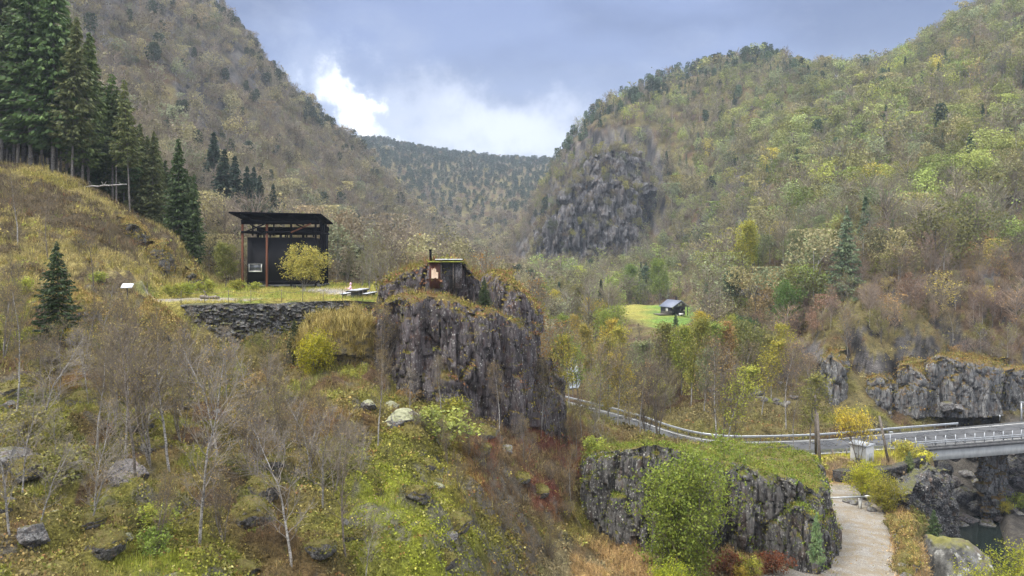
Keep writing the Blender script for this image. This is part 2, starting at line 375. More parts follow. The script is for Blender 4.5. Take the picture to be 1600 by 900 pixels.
col_(700, (1100, 25), (900, 31), (800, 36), (700, 47), (640, 57), (600, 62), (480, 90), (475, 140), (425, 350), (395, 600), (330, 950), (248, 1450), (300, 2200))
col_(760, (1100, 30), (900, 36), (800, 42), (700, 52), (645, 60), (600, 72), (540, 120), (430, 400), (395, 650), (325, 1000), (253, 1450))
col_(820, (900, 43), (800, 49), (700, 58), (650, 64), (620, 85), (590, 130), (530, 180), (455, 330), (425, 520), (390, 700), (330, 1000), (258, 1400), (300, 2200))
col_(870, (1150, 35), (900, 47), (800, 54), (700, 63), (650, 80), (630, 110), (600, 140), (570, 175), (500, 260), (445, 430), (430, 470), (335, 505), (258, 570), (310, 720), (260, 1400))
col_(930, (900, 50), (850, 55), (780, 62), (700, 75), (655, 95), (635, 122), (590, 150), (545, 190), (490, 290), (443, 440), (420, 470), (305, 505), (198, 600), (250, 760))
col_(1000, (1150, 35), (900, 50), (850, 55), (780, 63), (700, 80), (670, 96), (640, 113), (600, 133), (545, 175), (483, 270), (477, 300), (440, 420), (405, 465), (265, 520), (158, 620), (200, 800), (250, 1500), (300, 2200))
col_(1100, (900, 51), (850, 56), (780, 65), (700, 85), (680, 99), (640, 110), (600, 128), (545, 165), (490, 265), (480, 295), (430, 370), (340, 440), (195, 560), (112, 650), (160, 800))
col_(1200, (1150, 35), (900, 51), (850, 57), (780, 66), (720, 80), (690, 98), (645, 111), (590, 130), (520, 162), (440, 190), (400, 232), (300, 340), (190, 470), (100, 610), (140, 780), (220, 1500))
col_(1300, (900, 52), (850, 58), (790, 73), (742, 86), (695, 97), (665, 108), (640, 116), (560, 123), (450, 155), (400, 185), (280, 310), (185, 450), (124, 570), (160, 700))
col_(1255, (1150, 35), (900, 51.5), (695, 97.5), (420, 200), (290, 320), (190, 460), (122, 590), (160, 740))
col_(1400, (1150, 35), (900, 52), (850, 60), (790, 73), (742, 88), (695, 98), (660, 112), (650, 119), (560, 125), (480, 145), (400, 172), (250, 290), (165, 400), (108, 520), (150, 700), (250, 1500), (300, 2200))
col_(1500, (1150, 35), (950, 52), (900, 65), (850, 95), (800, 106), (720, 117), (655, 121), (560, 127), (400, 172), (250, 260), (130, 400), (55, 480), (100, 680))
col_(1600, (1200, 30), (1000, 45), (950, 60), (860, 96), (810, 106), (700, 117), (648, 123), (560, 128), (400, 165), (300, 215), (155, 320), (0, 450), (30, 640), (200, 1500))
col_(1800, (1250, 30), (1000, 50), (860, 100), (720, 118), (640, 124), (500, 135), (350, 170), (150, 280), (-120, 430), (-60, 620), (200, 1500), (300, 2200))
col_(1960, (1250, 30), (860, 100), (640, 124), (330, 170), (100, 280), (-180, 430), (0, 1000))
CP = np.array(CP)
def _k(r2): return 0.5*r2*np.log(r2+1e-12)
US = 2.2
def _fit():
    P = np.stack([CP[:, 0]*US, CP[:, 1]], -1); n = len(P)
    K = _k(((P[:, None]-P[None])**2).sum(-1))+np.eye(n)*2e-4
    B = np.concatenate([np.ones((n, 1)), P], 1)
    A = np.block([[K, B], [B.T, np.zeros((3, 3))]])
    return P, np.linalg.solve(A, np.concatenate([CP[:, 2], np.zeros(3)]))
_P, _Wt = _fit()
def base_s(u, l):
    sh = u.shape; q = np.stack([u.ravel()*US, l.ravel()], -1); r = np.empty(len(q))
    for a in range(0, len(q), 50000):
        b = q[a:a+50000]; r[a:a+50000] = _k(((b[:, None]-_P[None])**2).sum(-1))@_Wt[:-3]+_Wt[-3]+b@_Wt[-2:]
    return r.reshape(sh)

ROAD_Z = -24.8
ROAD_F = [(-8, 150), (3, 135), (8.8, 127), (13, 121), (16.5, 116), (19.6, 111), (22.6, 104.5), (26, 100.2), (31, 98.6), (41.8, 99.8), (54, 103.4), (70, 108), (95, 116), (130, 128)]
ROAD_N = [(-16, 145), (-4, 131), (2, 123), (6.2, 117), (9.6, 112), (12.6, 107), (15.8, 100), (20, 94.6), (29, 91.4), (39.5, 92.0), (51.5, 95.0), (69.6, 99.6), (97, 107.5), (133, 119)]
def resample(pts, n):
    p = np.array(pts, float)
    # Catmull-Rom
    t = np.linspace(0, len(p)-1, n); i = np.clip(t.astype(int), 0, len(p)-2); f = (t-i)[:, None]
    p0 = p[np.maximum(i-1, 0)]; p1 = p[i]; p2 = p[i+1]; p3 = p[np.minimum(i+2, len(p)-1)]
    return 0.5*((2*p1)+(-p0+p2)*f+(2*p0-5*p1+4*p2-p3)*f*f+(-p0+3*p1-3*p2+p3)*f**3)
RF, RN = resample(ROAD_F, 120), resample(ROAD_N, 120)
ROAD_POLY = [tuple(p) for p in RF[::4]]+[tuple(p) for p in RN[::-4]]
PATH_C = [(11, 44, -21.5), (18.5, 48.5, -22.0), (24.3, 53, -22.7), (28.0, 60, -23.7), (31.4, 67, -24.6), (34.3, 74, -25.2), (36.5, 80, -25.5)]
PLATEAU = [W(222, 63.5), W(300, 63.5), W(420, 65.2), W(612, 67), W(615, 92), W(560, 104), W(420, 108), W(330, 104), W(322, 92), W(290, 80), W(235, 70)]
PLATFORM = [W(1298, 83.5), W(1345, 83), W(1400, 84.5), W(1445, 88), W(1470, 92), (42, 93.5), (34, 93), (30, 89)]
GORGE = [(23, 40), (28, 47), (33.5, 58), (37.5, 66), (42.5, 74.5), (49, 84), (54, 92), (55, 103), (54, 113), (66, 117), (90, 124), (140, 140), (140, 30), (60, 20), (30, 25)]
WATER_Z = -37.2
MEADOW = [W(955, 300), W(1085, 312), W(1092, 255), W(1082, 215), W(1060, 200), W(1010, 225), W(960, 262)]
BIGCLIFF = [W(815, 470), W(830, 560), W(900, 580), W(1005, 550), W(1030, 505), W(1000, 470), W(940, 462), W(860, 455)]

def height(x, y):
    x = np.asarray(x, float); y = np.asarray(y, float)
    Y = np.maximum(y, 6.0); z = base_s(x/Y, np.log(Y))*Y
    z = np.clip(z, -42, 520)
    n1 = fbm(v3(x/4.2, y/4.2), 4, 3); n2 = fbm(v3(x/26, y/26), 4, 7); n3 = fbm(v3(x/95, y/95), 4, 9)
    bump = np.abs(fbm(v3(x/2.1, y/2.1), 3, 21))
    soft = sstep(y, 90, 170); far = sstep(y, 180, 420)
    f1, f2, cid = worley(v3(x/1.9+n1*0.4, y/1.9), 15); g1_, g2_, cid2 = worley(v3(x/0.8, y/0.8+n1*0.3), 19)
    mound = (0.55-np.minimum(f1, 0.9))*(0.5+0.9*cid)*1.35+(0.5-np.minimum(g1_, 0.9))*0.22; hl = sstep(y, 62, 74)
    z = z+mound*(1-soft)*(1-0.35*hl)+n2*0.9*(1-soft)*hl
    z = z+n1*(0.55-0.15*soft)+(0.35-bump)*0.65*(1-soft)+n2*(1.5*soft+2.2*far)+n3*7.0*far
    # fins and gullies of the great cliff
    cl = sstep(poly_sd(x, y, BIGCLIFF), 12, -12)
    fin = np.abs(fbm(v3(x/9, y/60), 4, 31))
    z = z-cl*(fin*30+np.abs(fbm(v3(x/3.5, y/25), 3, 33))*9)
    lz = sstep(y, 117, 124)*sstep(y, 260, 200)*sstep(x/y, 0.27, 0.33)
    z = z+lz*(np.abs(fbm(v3(x/9, y/12), 4, 35))*6.5-1.6+np.abs(fbm(v3(x/3.0, y/4), 3, 37))*1.6)
    # flat places
    d = poly_sd(x, y, PLATEAU); f = sstep(d, 0.5, -0.7); fb = sstep(d, 6, 0.0)
    z = z*(1-f)+f*(-4.05+0.05*n1)
    d = poly_sd(x, y, MEADOW); f = sstep(d, 8, -10); z = z*(1-f)+f*(np.interp(y, [200, 240, 300], [-25.5, -21.5, -19.8])+0.3*n2)
    d = poly_sd(x, y, PLATFORM); f = sstep(d, 0.6, -0.6); z = z*(1-f)+f*(-24.45+0.03*n1)
    d, pz = line_d(x, y, PATH_C); f = sstep(d, 5.5, 3.2); z = z*(1-f)+f*(pz+0.05*n1)
    # gorge: rubble bank rising to the far side
    d = poly_sd(x, y, GORGE); f = sstep(d, 1.5, -3.5)
    bed = np.interp(y-0.12*(x-50), [60, 92, 101, 108, 113, 118], [-39, -39.5, -38, -34.5, -31.0, -27.0])+n1*0.8
    bed = bed+2.6*sstep(x/y, 0.655, 0.675)*sstep(y, 88, 94)+1.5*sstep(x/y, 0.60, 0.58)
    z = z*(1-f)+f*np.minimum(bed, z+40)
    d = poly_sd(x, y, ROAD_POLY); f = sstep(d, 4.5, 0.6)*np.where((x > 50) & (x < 92), 0, 1); z = z*(1-f)+f*(ROAD_Z-0.10)
    z = np.where((x > 50) & (x < 92) & (d < 3), np.minimum(z, ROAD_Z-2.6), z)
    return z

NU, NL = 760, 860
U = np.linspace(-1.18, 1.18, NU); Lg = np.linspace(log(9), log(2300), NL)
GU, GL = np.meshgrid(U, Lg); GY = np.exp(GL); GX = GU*GY
GZ = height(GX, GY)
def ground(x, y):
    """terrain height at plan points, read from the grid"""
    x = np.atleast_1d(np.asarray(x, float)); y = np.atleast_1d(np.asarray(y, float))
    a = np.clip((x/y-U[0])/(U[1]-U[0]), 0, NU-1.001); b = np.clip((np.log(y)-Lg[0])/(Lg[1]-Lg[0]), 0, NL-1.001)
    i = a.astype(int); j = b.astype(int); fa = a-i; fb = b-j
    return (GZ[j, i]*(1-fa)+GZ[j, i+1]*fa)*(1-fb)+(GZ[j+1, i]*(1-fa)+GZ[j+1, i+1]*fa)*fb
def g1(x, y): return float(ground(x, y)[0])
# horizon of each column, for leaving out what no step aside could show
SLOPE = GZ/GY; RUN = np.maximum.accumulate(SLOPE, 0)
def visible(x, y, h):
    a = np.clip(((x/y)-U[0])/(U[1]-U[0]), 0, NU-1).astype(int); b = np.clip((np.log(y)-Lg[0])/(Lg[1]-Lg[0]), 0, NL-1).astype(int)
    return (ground(x, y)+h)/y >= RUN[np.maximum(b-2, 0), a]

def blob(px, py, cx, cy_, rx, ry): return np.exp(-(((px-cx)/rx)**2+((py-cy_)/ry)**2))
def zone_colour(x, y, z):
    """base colour of the ground from where it lies in the valley"""
    px = 800+x/y*F; py = HZ-z/y*F
    n = fbm(v3(x/2.6, y/2.6, z/2.6), 4, 51)*0.5+0.5; m = fbm(v3(x/9, y/9, z/9), 4, 61)*0.5+0.5; k = fbm(v3(x/0.8, y/0.8, z/0.8), 3, 71)*0.5+0.5
    c = lambda r, g, b: np.array([r, g, b])
    def mx(a, b, f): return a*(1-f[..., None])+b*f[..., None]
    col = np.broadcast_to(c(0.155, 0.12, 0.055), px.shape+(3,)).copy()
    col = mx(col, c(0.15, 0.155, 0.035), sstep(n, 0.44, 0.56))
    col = mx(col, c(0.13, 0.075, 0.045), sstep(m, 0.52, 0.62)*0.8)
    _f, _g, cid = worley(v3(x/1.9+0.2*m, y/1.9), 15)
    pal = np.array([(0.19, 0.15, 0.06), (0.20, 0.21, 0.035), (0.10, 0.10, 0.028), (0.22, 0.17, 0.07), (0.12, 0.07, 0.045), (0.19, 0.18, 0.045)])
    col = mx(col, pal[np.minimum((cid*6).astype(int), 5)], sstep(y, 75, 60)*0.75)
    # hill of straw-coloured grass
    hill = sstep(y, 52, 60)*sstep(px, 350, 320)*sstep(y, 112, 100)
    gold = mx(np.broadcast_to(c(0.30, 0.25, 0.10), px.shape+(3,)), c(0.24, 0.21, 0.055), sstep(n, 0.50, 0.60))
    gold = mx(gold, c(0.10, 0.075, 0.05), sstep(m+0.3*(k-0.5), 0.45, 0.52)*0.92)
    col = mx(col, gold, hill)
    near = sstep(y, 75, 60)
    g = np.clip(blob(px, py, 650, 790, 110, 110)*1.7+blob(px, py, 700, 860, 70, 50)+blob(px, py, 250, 880, 130, 40)+blob(px, py, 60, 660, 90, 50)*0.6, 0, 1)*near
    col = mx(col, mx(np.broadcast_to(c(0.21, 0.235, 0.03), px.shape+(3,)), c(0.15, 0.15, 0.03), sstep(n, 0.46, 0.6)), g)
    r = np.clip(blob(px, py, 830, 720, 110, 90)*1.6+blob(px, py, 470, 660, 130, 35)*0.6+blob(px, py, 140, 600, 70, 25)*0.7, 0, 1)*sstep(y, 90, 75)
    col = mx(col, mx(np.broadcast_to(c(0.15, 0.045, 0.035), px.shape+(3,)), c(0.14, 0.095, 0.055), sstep(n, 0.42, 0.62)), r*0.9)
    t = np.clip(sstep(py, 830, 865)*sstep(px, 800, 880), 0, 1)*sstep(y, 75, 62)
    col = mx(col, mx(np.broadcast_to(c(0.36, 0.24, 0.11), px.shape+(3,)), c(0.26, 0.22, 0.13), sstep(n, 0.45, 0.6)), t)
    # plateau
    d = poly_sd(x, y, PLATEAU); f = sstep(d, 1.5, -0.5)
    pl = mx(np.broadcast_to(c(0.34, 0.30, 0.09), px.shape+(3,)), c(0.22, 0.26, 0.05), sstep(n, 0.42, 0.6))
    gp, _ = line_d(x, y, [W(262, 67), W(300, 68.5), W(380, 70), W(450, 69)]); gp2, _ = line_d(x, y, [W(500, 84), W(560, 76)])
    pl = mx(pl, c(0.50, 0.47, 0.45)*np.ones(1)+0*k[..., None], np.clip(sstep(gp+n*2, 3.8, 2.6)*sstep(px, 370, 330)+sstep(gp2+n, 3.0, 2.0), 0, 1))
    col = mx(col, pl, f)
    # valley floor and lower slopes beyond
    v = sstep(y, 85, 110)
    val = mx(np.broadcast_to(c(0.19, 0.16, 0.07), px.shape+(3,)), c(0.12, 0.075, 0.045), sstep(m, 0.45, 0.6))
    val = mx(val, c(0.20, 0.19, 0.05), sstep(n, 0.55, 0.7)*0.6)
    col = mx(col, val, v*(1-hill)*sstep(d, 0, 4))
    me = sstep(poly_sd(x, y, MEADOW), 3, -4)
    col = mx(col, mx(np.broadcast_to(c(0.17, 0.30, 0.05), px.shape+(3,)), c(0.36, 0.34, 0.08), np.clip(sstep(px, 1035, 985)+sstep(m, 0.5, 0.65)*0.4, 0, 1)), me)
    # green verge below the slope, grass strip by the road
    gv, _ = line_d(x, y, [W(1125, 124), W(1170, 119), W(1210, 116)]); col = mx(col, c(0.26, 0.30, 0.05), sstep(gv, 1.6, 0.8))
    gv, _ = line_d(x, y, [W(1270, 113), W(1310, 113), W(1400, 114.5), W(1560, 117)]); col = mx(col, c(0.22, 0.21, 0.05), sstep(gv, 1.8, 0.8))
    pf = sstep(poly_sd(x, y, PLATFORM), 0.8, -0.3)
    col = mx(col, mx(np.broadcast_to(c(0.40, 0.38, 0.05), px.shape+(3,)), c(0.30, 0.22, 0.13), sstep(n+0.02*(86.5-y), 0.48, 0.58)), pf)
    # path gravel with leaf litter along its edges
    d2, _ = line_d(x, y, PATH_C); wd = d2+(n-0.5)*2.2
    col = mx(col, c(0.36, 0.24, 0.11), sstep(wd, 5.2, 4.0)*sstep(px, 1180, 1260)); col = mx(col, c(0.33, 0.30, 0.26), sstep(wd, 3.0, 1.9)*sstep(px, 1150, 1260))
    # gorge rock
    go = sstep(poly_sd(x, y, GORGE), 1.0, -2.0)*sstep(y, 60, 70)
    col = mx(col, c(0.11, 0.10, 0.095), go)
    # naked rock of steep faces
    return col, go

def build_terrain():
    col, go = zone_colour(GX, GY, GZ)
    # slope
    gx = np.gradient(GZ, axis=1)/np.maximum(np.gradient(GX, axis=1), 1e-6)
    dz = np.gradient(GZ, axis=0)/np.gradient(GY, axis=0)
    sl_ = np.hypot(gx, dz)
    nz = fbm(v3(GX/14, GY/14, GZ/14), 4, 81)
    rk = sstep(sl_+nz*0.55, 1.15, 1.45)*sstep(GY, 95, 120)
    cl = sstep(poly_sd(GX, GY, BIGCLIFF), 10, -10)
    st = fbm(v3(GX/5, GY/30, GZ/60), 4, 91)*0.5+0.5
    st = sstep(st, 0.3, 0.7); rockc = np.array([0.05, 0.047, 0.053])*(1-st[..., None])+np.array([0.17, 0.16, 0.168])*st[..., None]
    crk = np.abs(fbm(v3(GX/3.2, GY/40, GZ/22), 4, 97)); rockc = rockc*(0.25+0.75*sstep(crk, 0.02, 0.12))[..., None]
    f = np.clip(np.maximum(rk, cl*sstep(sl_, 0.5, 1.0)), 0, 1)[..., None]
    col = col*(1-f)+rockc*f
    near_rock = sstep(fbm(v3(GX/1.6, GY/1.6), 4, 95)*0.5+0.5+np.clip(sl_-1, 0, 1)*0.25, 0.62, 0.70)*sstep(GY, 66, 58)*sstep(GX/GY, 0.12, 0.05)
    f = near_rock[..., None]*0.8; col = col*(1-f)+np.array([0.16, 0.15, 0.145])*f
    V = np.stack([GX, GY, GZ], -1).reshape(-1, 3)
    i, j = np.meshgrid(np.arange(NU-1), np.arange(NL-1)); a = (j*NU+i).ravel()
    Q = np.stack([a, a+1, a+NU+1, a+NU], -1)
    n = NT('hillside_ground'); c0 = n.attr()
    f1 = n.noise(6.0, 6, 0.75); f2 = n.noise(0.9, 6, 0.7); f3 = n.noise(0.12, 5, 0.65)
    c = n.mix(1.0, c0, n.mix(n.ramp(f1, 0.32, 0.68), (0.30, 0.30, 0.30), (1.6, 1.58, 1.45)), 'MULTIPLY')
    c = n.mix(1.0, c, n.mix(n.ramp(f2, 0.35, 0.65), (0.5, 0.5, 0.5), (1.15, 1.13, 1.08)), 'MULTIPLY')
    c = n.mix(1.0, c, n.mix(n.ramp(f3, 0.35, 0.65), (0.75, 0.75, 0.8), (1.15, 1.15, 1.1)), 'MULTIPLY')
    n.col(c); n.rough(0.92); n.bump(n.math('ADD', f1, n.math('MULTIPLY', f2, 3.0)), 0.8, 0.35)
    o = link('hillside', mesh('hillside', V, Q, None, n.m, True, col.reshape(-1, 3))); tag(o, kind='structure')
build_terrain()

# ------------------------------------------------------------------ water, road, bridge
def sheet(name, poly, z, mat, kind='structure'):
    V = [(x, y, z) for x, y in poly]; me = bpy.data.meshes.new(name); me.from_pydata(V, [], [list(range(len(V)))]); me.materials.append(mat)
    return tag(link(name, me), kind=kind)
n = NT('river_water'); n.col((0.012, 0.018, 0.016)); n.rough(0.12); n.b.inputs['Specular IOR Level'].default_value = 0.5; n.bump(n.noise(2.5, 4, 0.6), 0.25, 0.05)
sheet('river', [(30, 62), (140, 62), (140, 112), (40, 112)], WATER_Z, n.m)
n = NT('pale_river_water'); n.col((0.30, 0.34, 0.38)); n.rough(0.25); n.bump(n.noise(1.5, 4, 0.6), 0.5, 0.1)
rows = [(876, 893, 196), (876, 898, 185), (880, 903, 172), (884, 906, 160), (888, 908, 148), (890, 904, 138)]
V = []
for pa, pb, Y in rows:
    for k in range(7):
        x, y = W(pa+(pb-pa)*k/6, Y); V.append((x, y, g1(x, y)+0.25))
tag(link('stream', mesh('stream', V, [(r*7+k, r*7+k+1, r*7+k+8, r*7+k+7) for r in range(len(rows)-1) for k in range(6)], None, n.m, True)), kind='structure')

def strip(name, A, B, z, mat, kind='structure'):
    V = np.concatenate([np.c_[A, np.full(len(A), z)], np.c_[B, np.full(len(B), z)]]); m = len(A)
    Q = [(i, i+1, m+i+1, m+i) for i in range(m-1)]
    o = link(name, mesh(name, V, Q, None, mat)); return tag(o, kind=kind)
n = NT('wet_asphalt'); f = n.noise(0.5, 5, 0.65); n.col(n.mix(n.ramp(f, 0.35, 0.65), (0.055, 0.058, 0.064), (0.11, 0.112, 0.118))); n.rough(n.ramp(f, 0.3, 0.7, 0.16, 0.5)); n.bump(n.noise(30, 3, 0.6), 0.15, 0.01)
strip('road', RF, RN, ROAD_Z, n.m)
paint = m_plain('worn_road_paint', (0.6, 0.6, 0.58), 0.6, 0.2, 3, bump=0)
dirn = (RN-RF); dirn /= np.linalg.norm(dirn, axis=1)[:, None]
tag(strip('road_edge_line', RF+dirn*0.55, RF+dirn*0.70, ROAD_Z+0.004, paint), kind='structure')
strip('road_edge_line', RN-dirn*0.70, RN-dirn*0.55, ROAD_Z+0.004, paint)

def path_sheet(name, pts, w0, seed, n_=90, m_=26):
    c = resample(pts, n_); d = np.gradient(c, axis=0); d /= np.linalg.norm(d, axis=1)[:, None]; nr = np.c_[d[:, 1], -d[:, 0]]; V = []
    for k in range(m_):
        s = (k/(m_-1)-0.5)*2; wv = w0*(1+0.22*fbm(v3(c[:, 0]/1.5, c[:, 1]/1.5, seed+s*2.0), 4, seed)); q = c+nr*(s*wv)[:, None]; V.append(np.c_[q, ground(q[:, 0], q[:, 1])+0.035-0.05*(abs(s) > 0.97)])
    V = np.stack(V, 1).reshape(-1, 3); a = (np.arange(n_-1)[:, None]*m_+np.arange(m_-1)).ravel()
    return tag(link(name, mesh(name, V, np.stack([a, a+1, a+m_+1, a+m_], -1), None, GRAVEL, True)), kind='structure')
n = NT('gravel'); f = n.noise(11, 5, 0.85); g = n.noise(0.8, 5, 0.65); k = n.noise(4, 5, 0.75)
c = n.mix(n.ramp(f, 0.38, 0.62), (0.05, 0.047, 0.042), (0.36, 0.34, 0.31)); c = n.mix(n.ramp(g, 0.40, 0.60, 0, 0.7), c, (0.17, 0.13, 0.075)); c = n.mix(n.ramp(k, 0.56, 0.68, 0, 0.55), c, (0.24, 0.17, 0.08)); n.col(c); n.bump(f, 0.5, 0.02)
GRAVEL = n.m
path_sheet('path', [(a, b) for a, b, _ in [(3, 41, 0)]+PATH_C], 2.75, 5)
path_sheet('path', [W(250, 67.2), W(270, 67.2), W(300, 67.6), W(350, 68.2), W(400, 68.0)], 1.9, 9, 60, 18)

def bridge():
    t = thing('bridge', 'concrete road bridge with steel railing spanning the rocky gorge', 'bridge', (0, 0, 0))
    sel = np.where((RN[:, 0] > 49) & (RN[:, 0] < 95))[0]
    N_, F_ = RN[sel], RF[sel]
    def prism(name, off, off2, z0, z1, mat, base=N_, dr=dirn[sel]):
        a = base+dr*off; b = base+dr*off2; m = len(a); mb = MB()
        V = np.concatenate([np.c_[a, np.full(m, z0)], np.c_[b, np.full(m, z0)], np.c_[a, np.full(m, z1)], np.c_[b, np.full(m, z1)]])
        Q = []
        for i in range(m-1):
            Q += [(i, i+1, m+i+1, m+i), (2*m+i, 3*m+i, 3*m+i+1, 2*m+i+1), (i, 2*m+i, 2*m+i+1, i+1), (m+i, m+i+1, 3*m+i+1, 3*m+i)]
        Q += [(0, m, 3*m, 2*m), (m-1, 3*m-1, 4*m-1, 2*m-1)]
        mb.add(V, Q); return mb.build(name, mat, t)
    L_ = float(np.linalg.norm(F_[0]-N_[0]))
    prism('deck', -L_-0.1, 0.45, ROAD_Z-0.42, ROAD_Z-0.01, MAT['dark_concrete'])
    prism('kerb', 0.05, 0.40, ROAD_Z-0.008, ROAD_Z+0.2, MAT['dark_concrete'])
    prism('girder', -0.6, -0.05, ROAD_Z-1.85, ROAD_Z-0.425, MAT['concrete'])
    prism('girder', -L_+0.4, -L_+1.0, ROAD_Z-1.85, ROAD_Z-0.425, MAT['concrete'])
    # railing
    rl = thing('railing', None, None); rl.parent = t
    for k in list(rl.keys()): del rl[k]
    pts = N_+dirn[sel]*0.28
    seg = np.r_[0, np.cumsum(np.linalg.norm(np.diff(pts, axis=0), axis=1))]
    ss = np.arange(0, seg[-1], 1.55); X = np.interp(ss, seg, pts[:, 0]); Yy = np.interp(ss, seg, pts[:, 1])
    for x, y in zip(X, Yy):
        mb = MB(); mb.box(-0.045, 0.045, -0.045, 0.045, 0, 1.25); o = mb.build('railing_post', MAT['steel_white'], t); o.location = (x, y, ROAD_Z+0.2)
    bpy.data.objects.remove(rl)
    for h, w, m in ((1.27, 0.07, 'dark_concrete'), (0.62, 0.10, 'steel_white'), (0.38, 0.10, 'steel_white')):
        mb = MB(); mb.tube([(x, y-0.06 if w > 0.08 else y, ROAD_Z+0.2+h) for x, y in zip(X, Yy)], w/2, 6); mb.build('rail', MAT[m], t)
    return t
bridge()
def guardrail(label, pts, step=2.0, h=0.72, flip=1):
    t = thing('guardrail', label, 'guardrail', (0, 0, 0)); p = np.array(pts)
    seg = np.r_[0, np.cumsum(np.linalg.norm(np.diff(p, axis=0), axis=1))]; ss = np.arange(0, seg[-1], step)
    X = np.interp(ss, seg, p[:, 0]); Yy = np.interp(ss, seg, p[:, 1])
    for x, y in zip(X, Yy):
        o = MB().box(-0.06, 0.06, -0.06, 0.06, -0.3, h).build('post', MAT['grey_bark'], t); o.location = (x, y, ROAD_Z)
    # W-profile beam
    d = np.gradient(p, axis=0); d /= np.linalg.norm(d, axis=1)[:, None]; nr = np.c_[d[:, 1], -d[:, 0]]*flip
    prof = [(0.07, h-0.30), (0.15, h-0.22), (0.09, h-0.15), (0.15, h-0.08), (0.07, h)]; m = len(p)
    V = np.concatenate([np.c_[p+nr*a, np.full(m, ROAD_Z+b)] for a, b in prof]+[np.c_[p+nr*(a-0.012), np.full(m, ROAD_Z+b)] for a, b in prof[::-1]])
    K = len(prof)*2; Q = [(k*m+i, k*m+i+1, ((k+1) % K)*m+i+1, ((k+1) % K)*m+i) for k in range(K) for i in range(m-1)]
    MB().add(V, Q).build('beam', MAT['steel_white'], t)
i0 = np.where(RF[:, 0] < 66)[0]
guardrail('long steel guardrail along the far side of the curving wet road', (RF-dirn*0.25)[i0], flip=1)
i1 = np.where((RN[:, 0] < 49) & (RN[:, 0] > 22))[0]
guardrail('steel guardrail on the near road edge behind the grey kiosk', (RN+dirn*0.25)[i1], flip=-1)

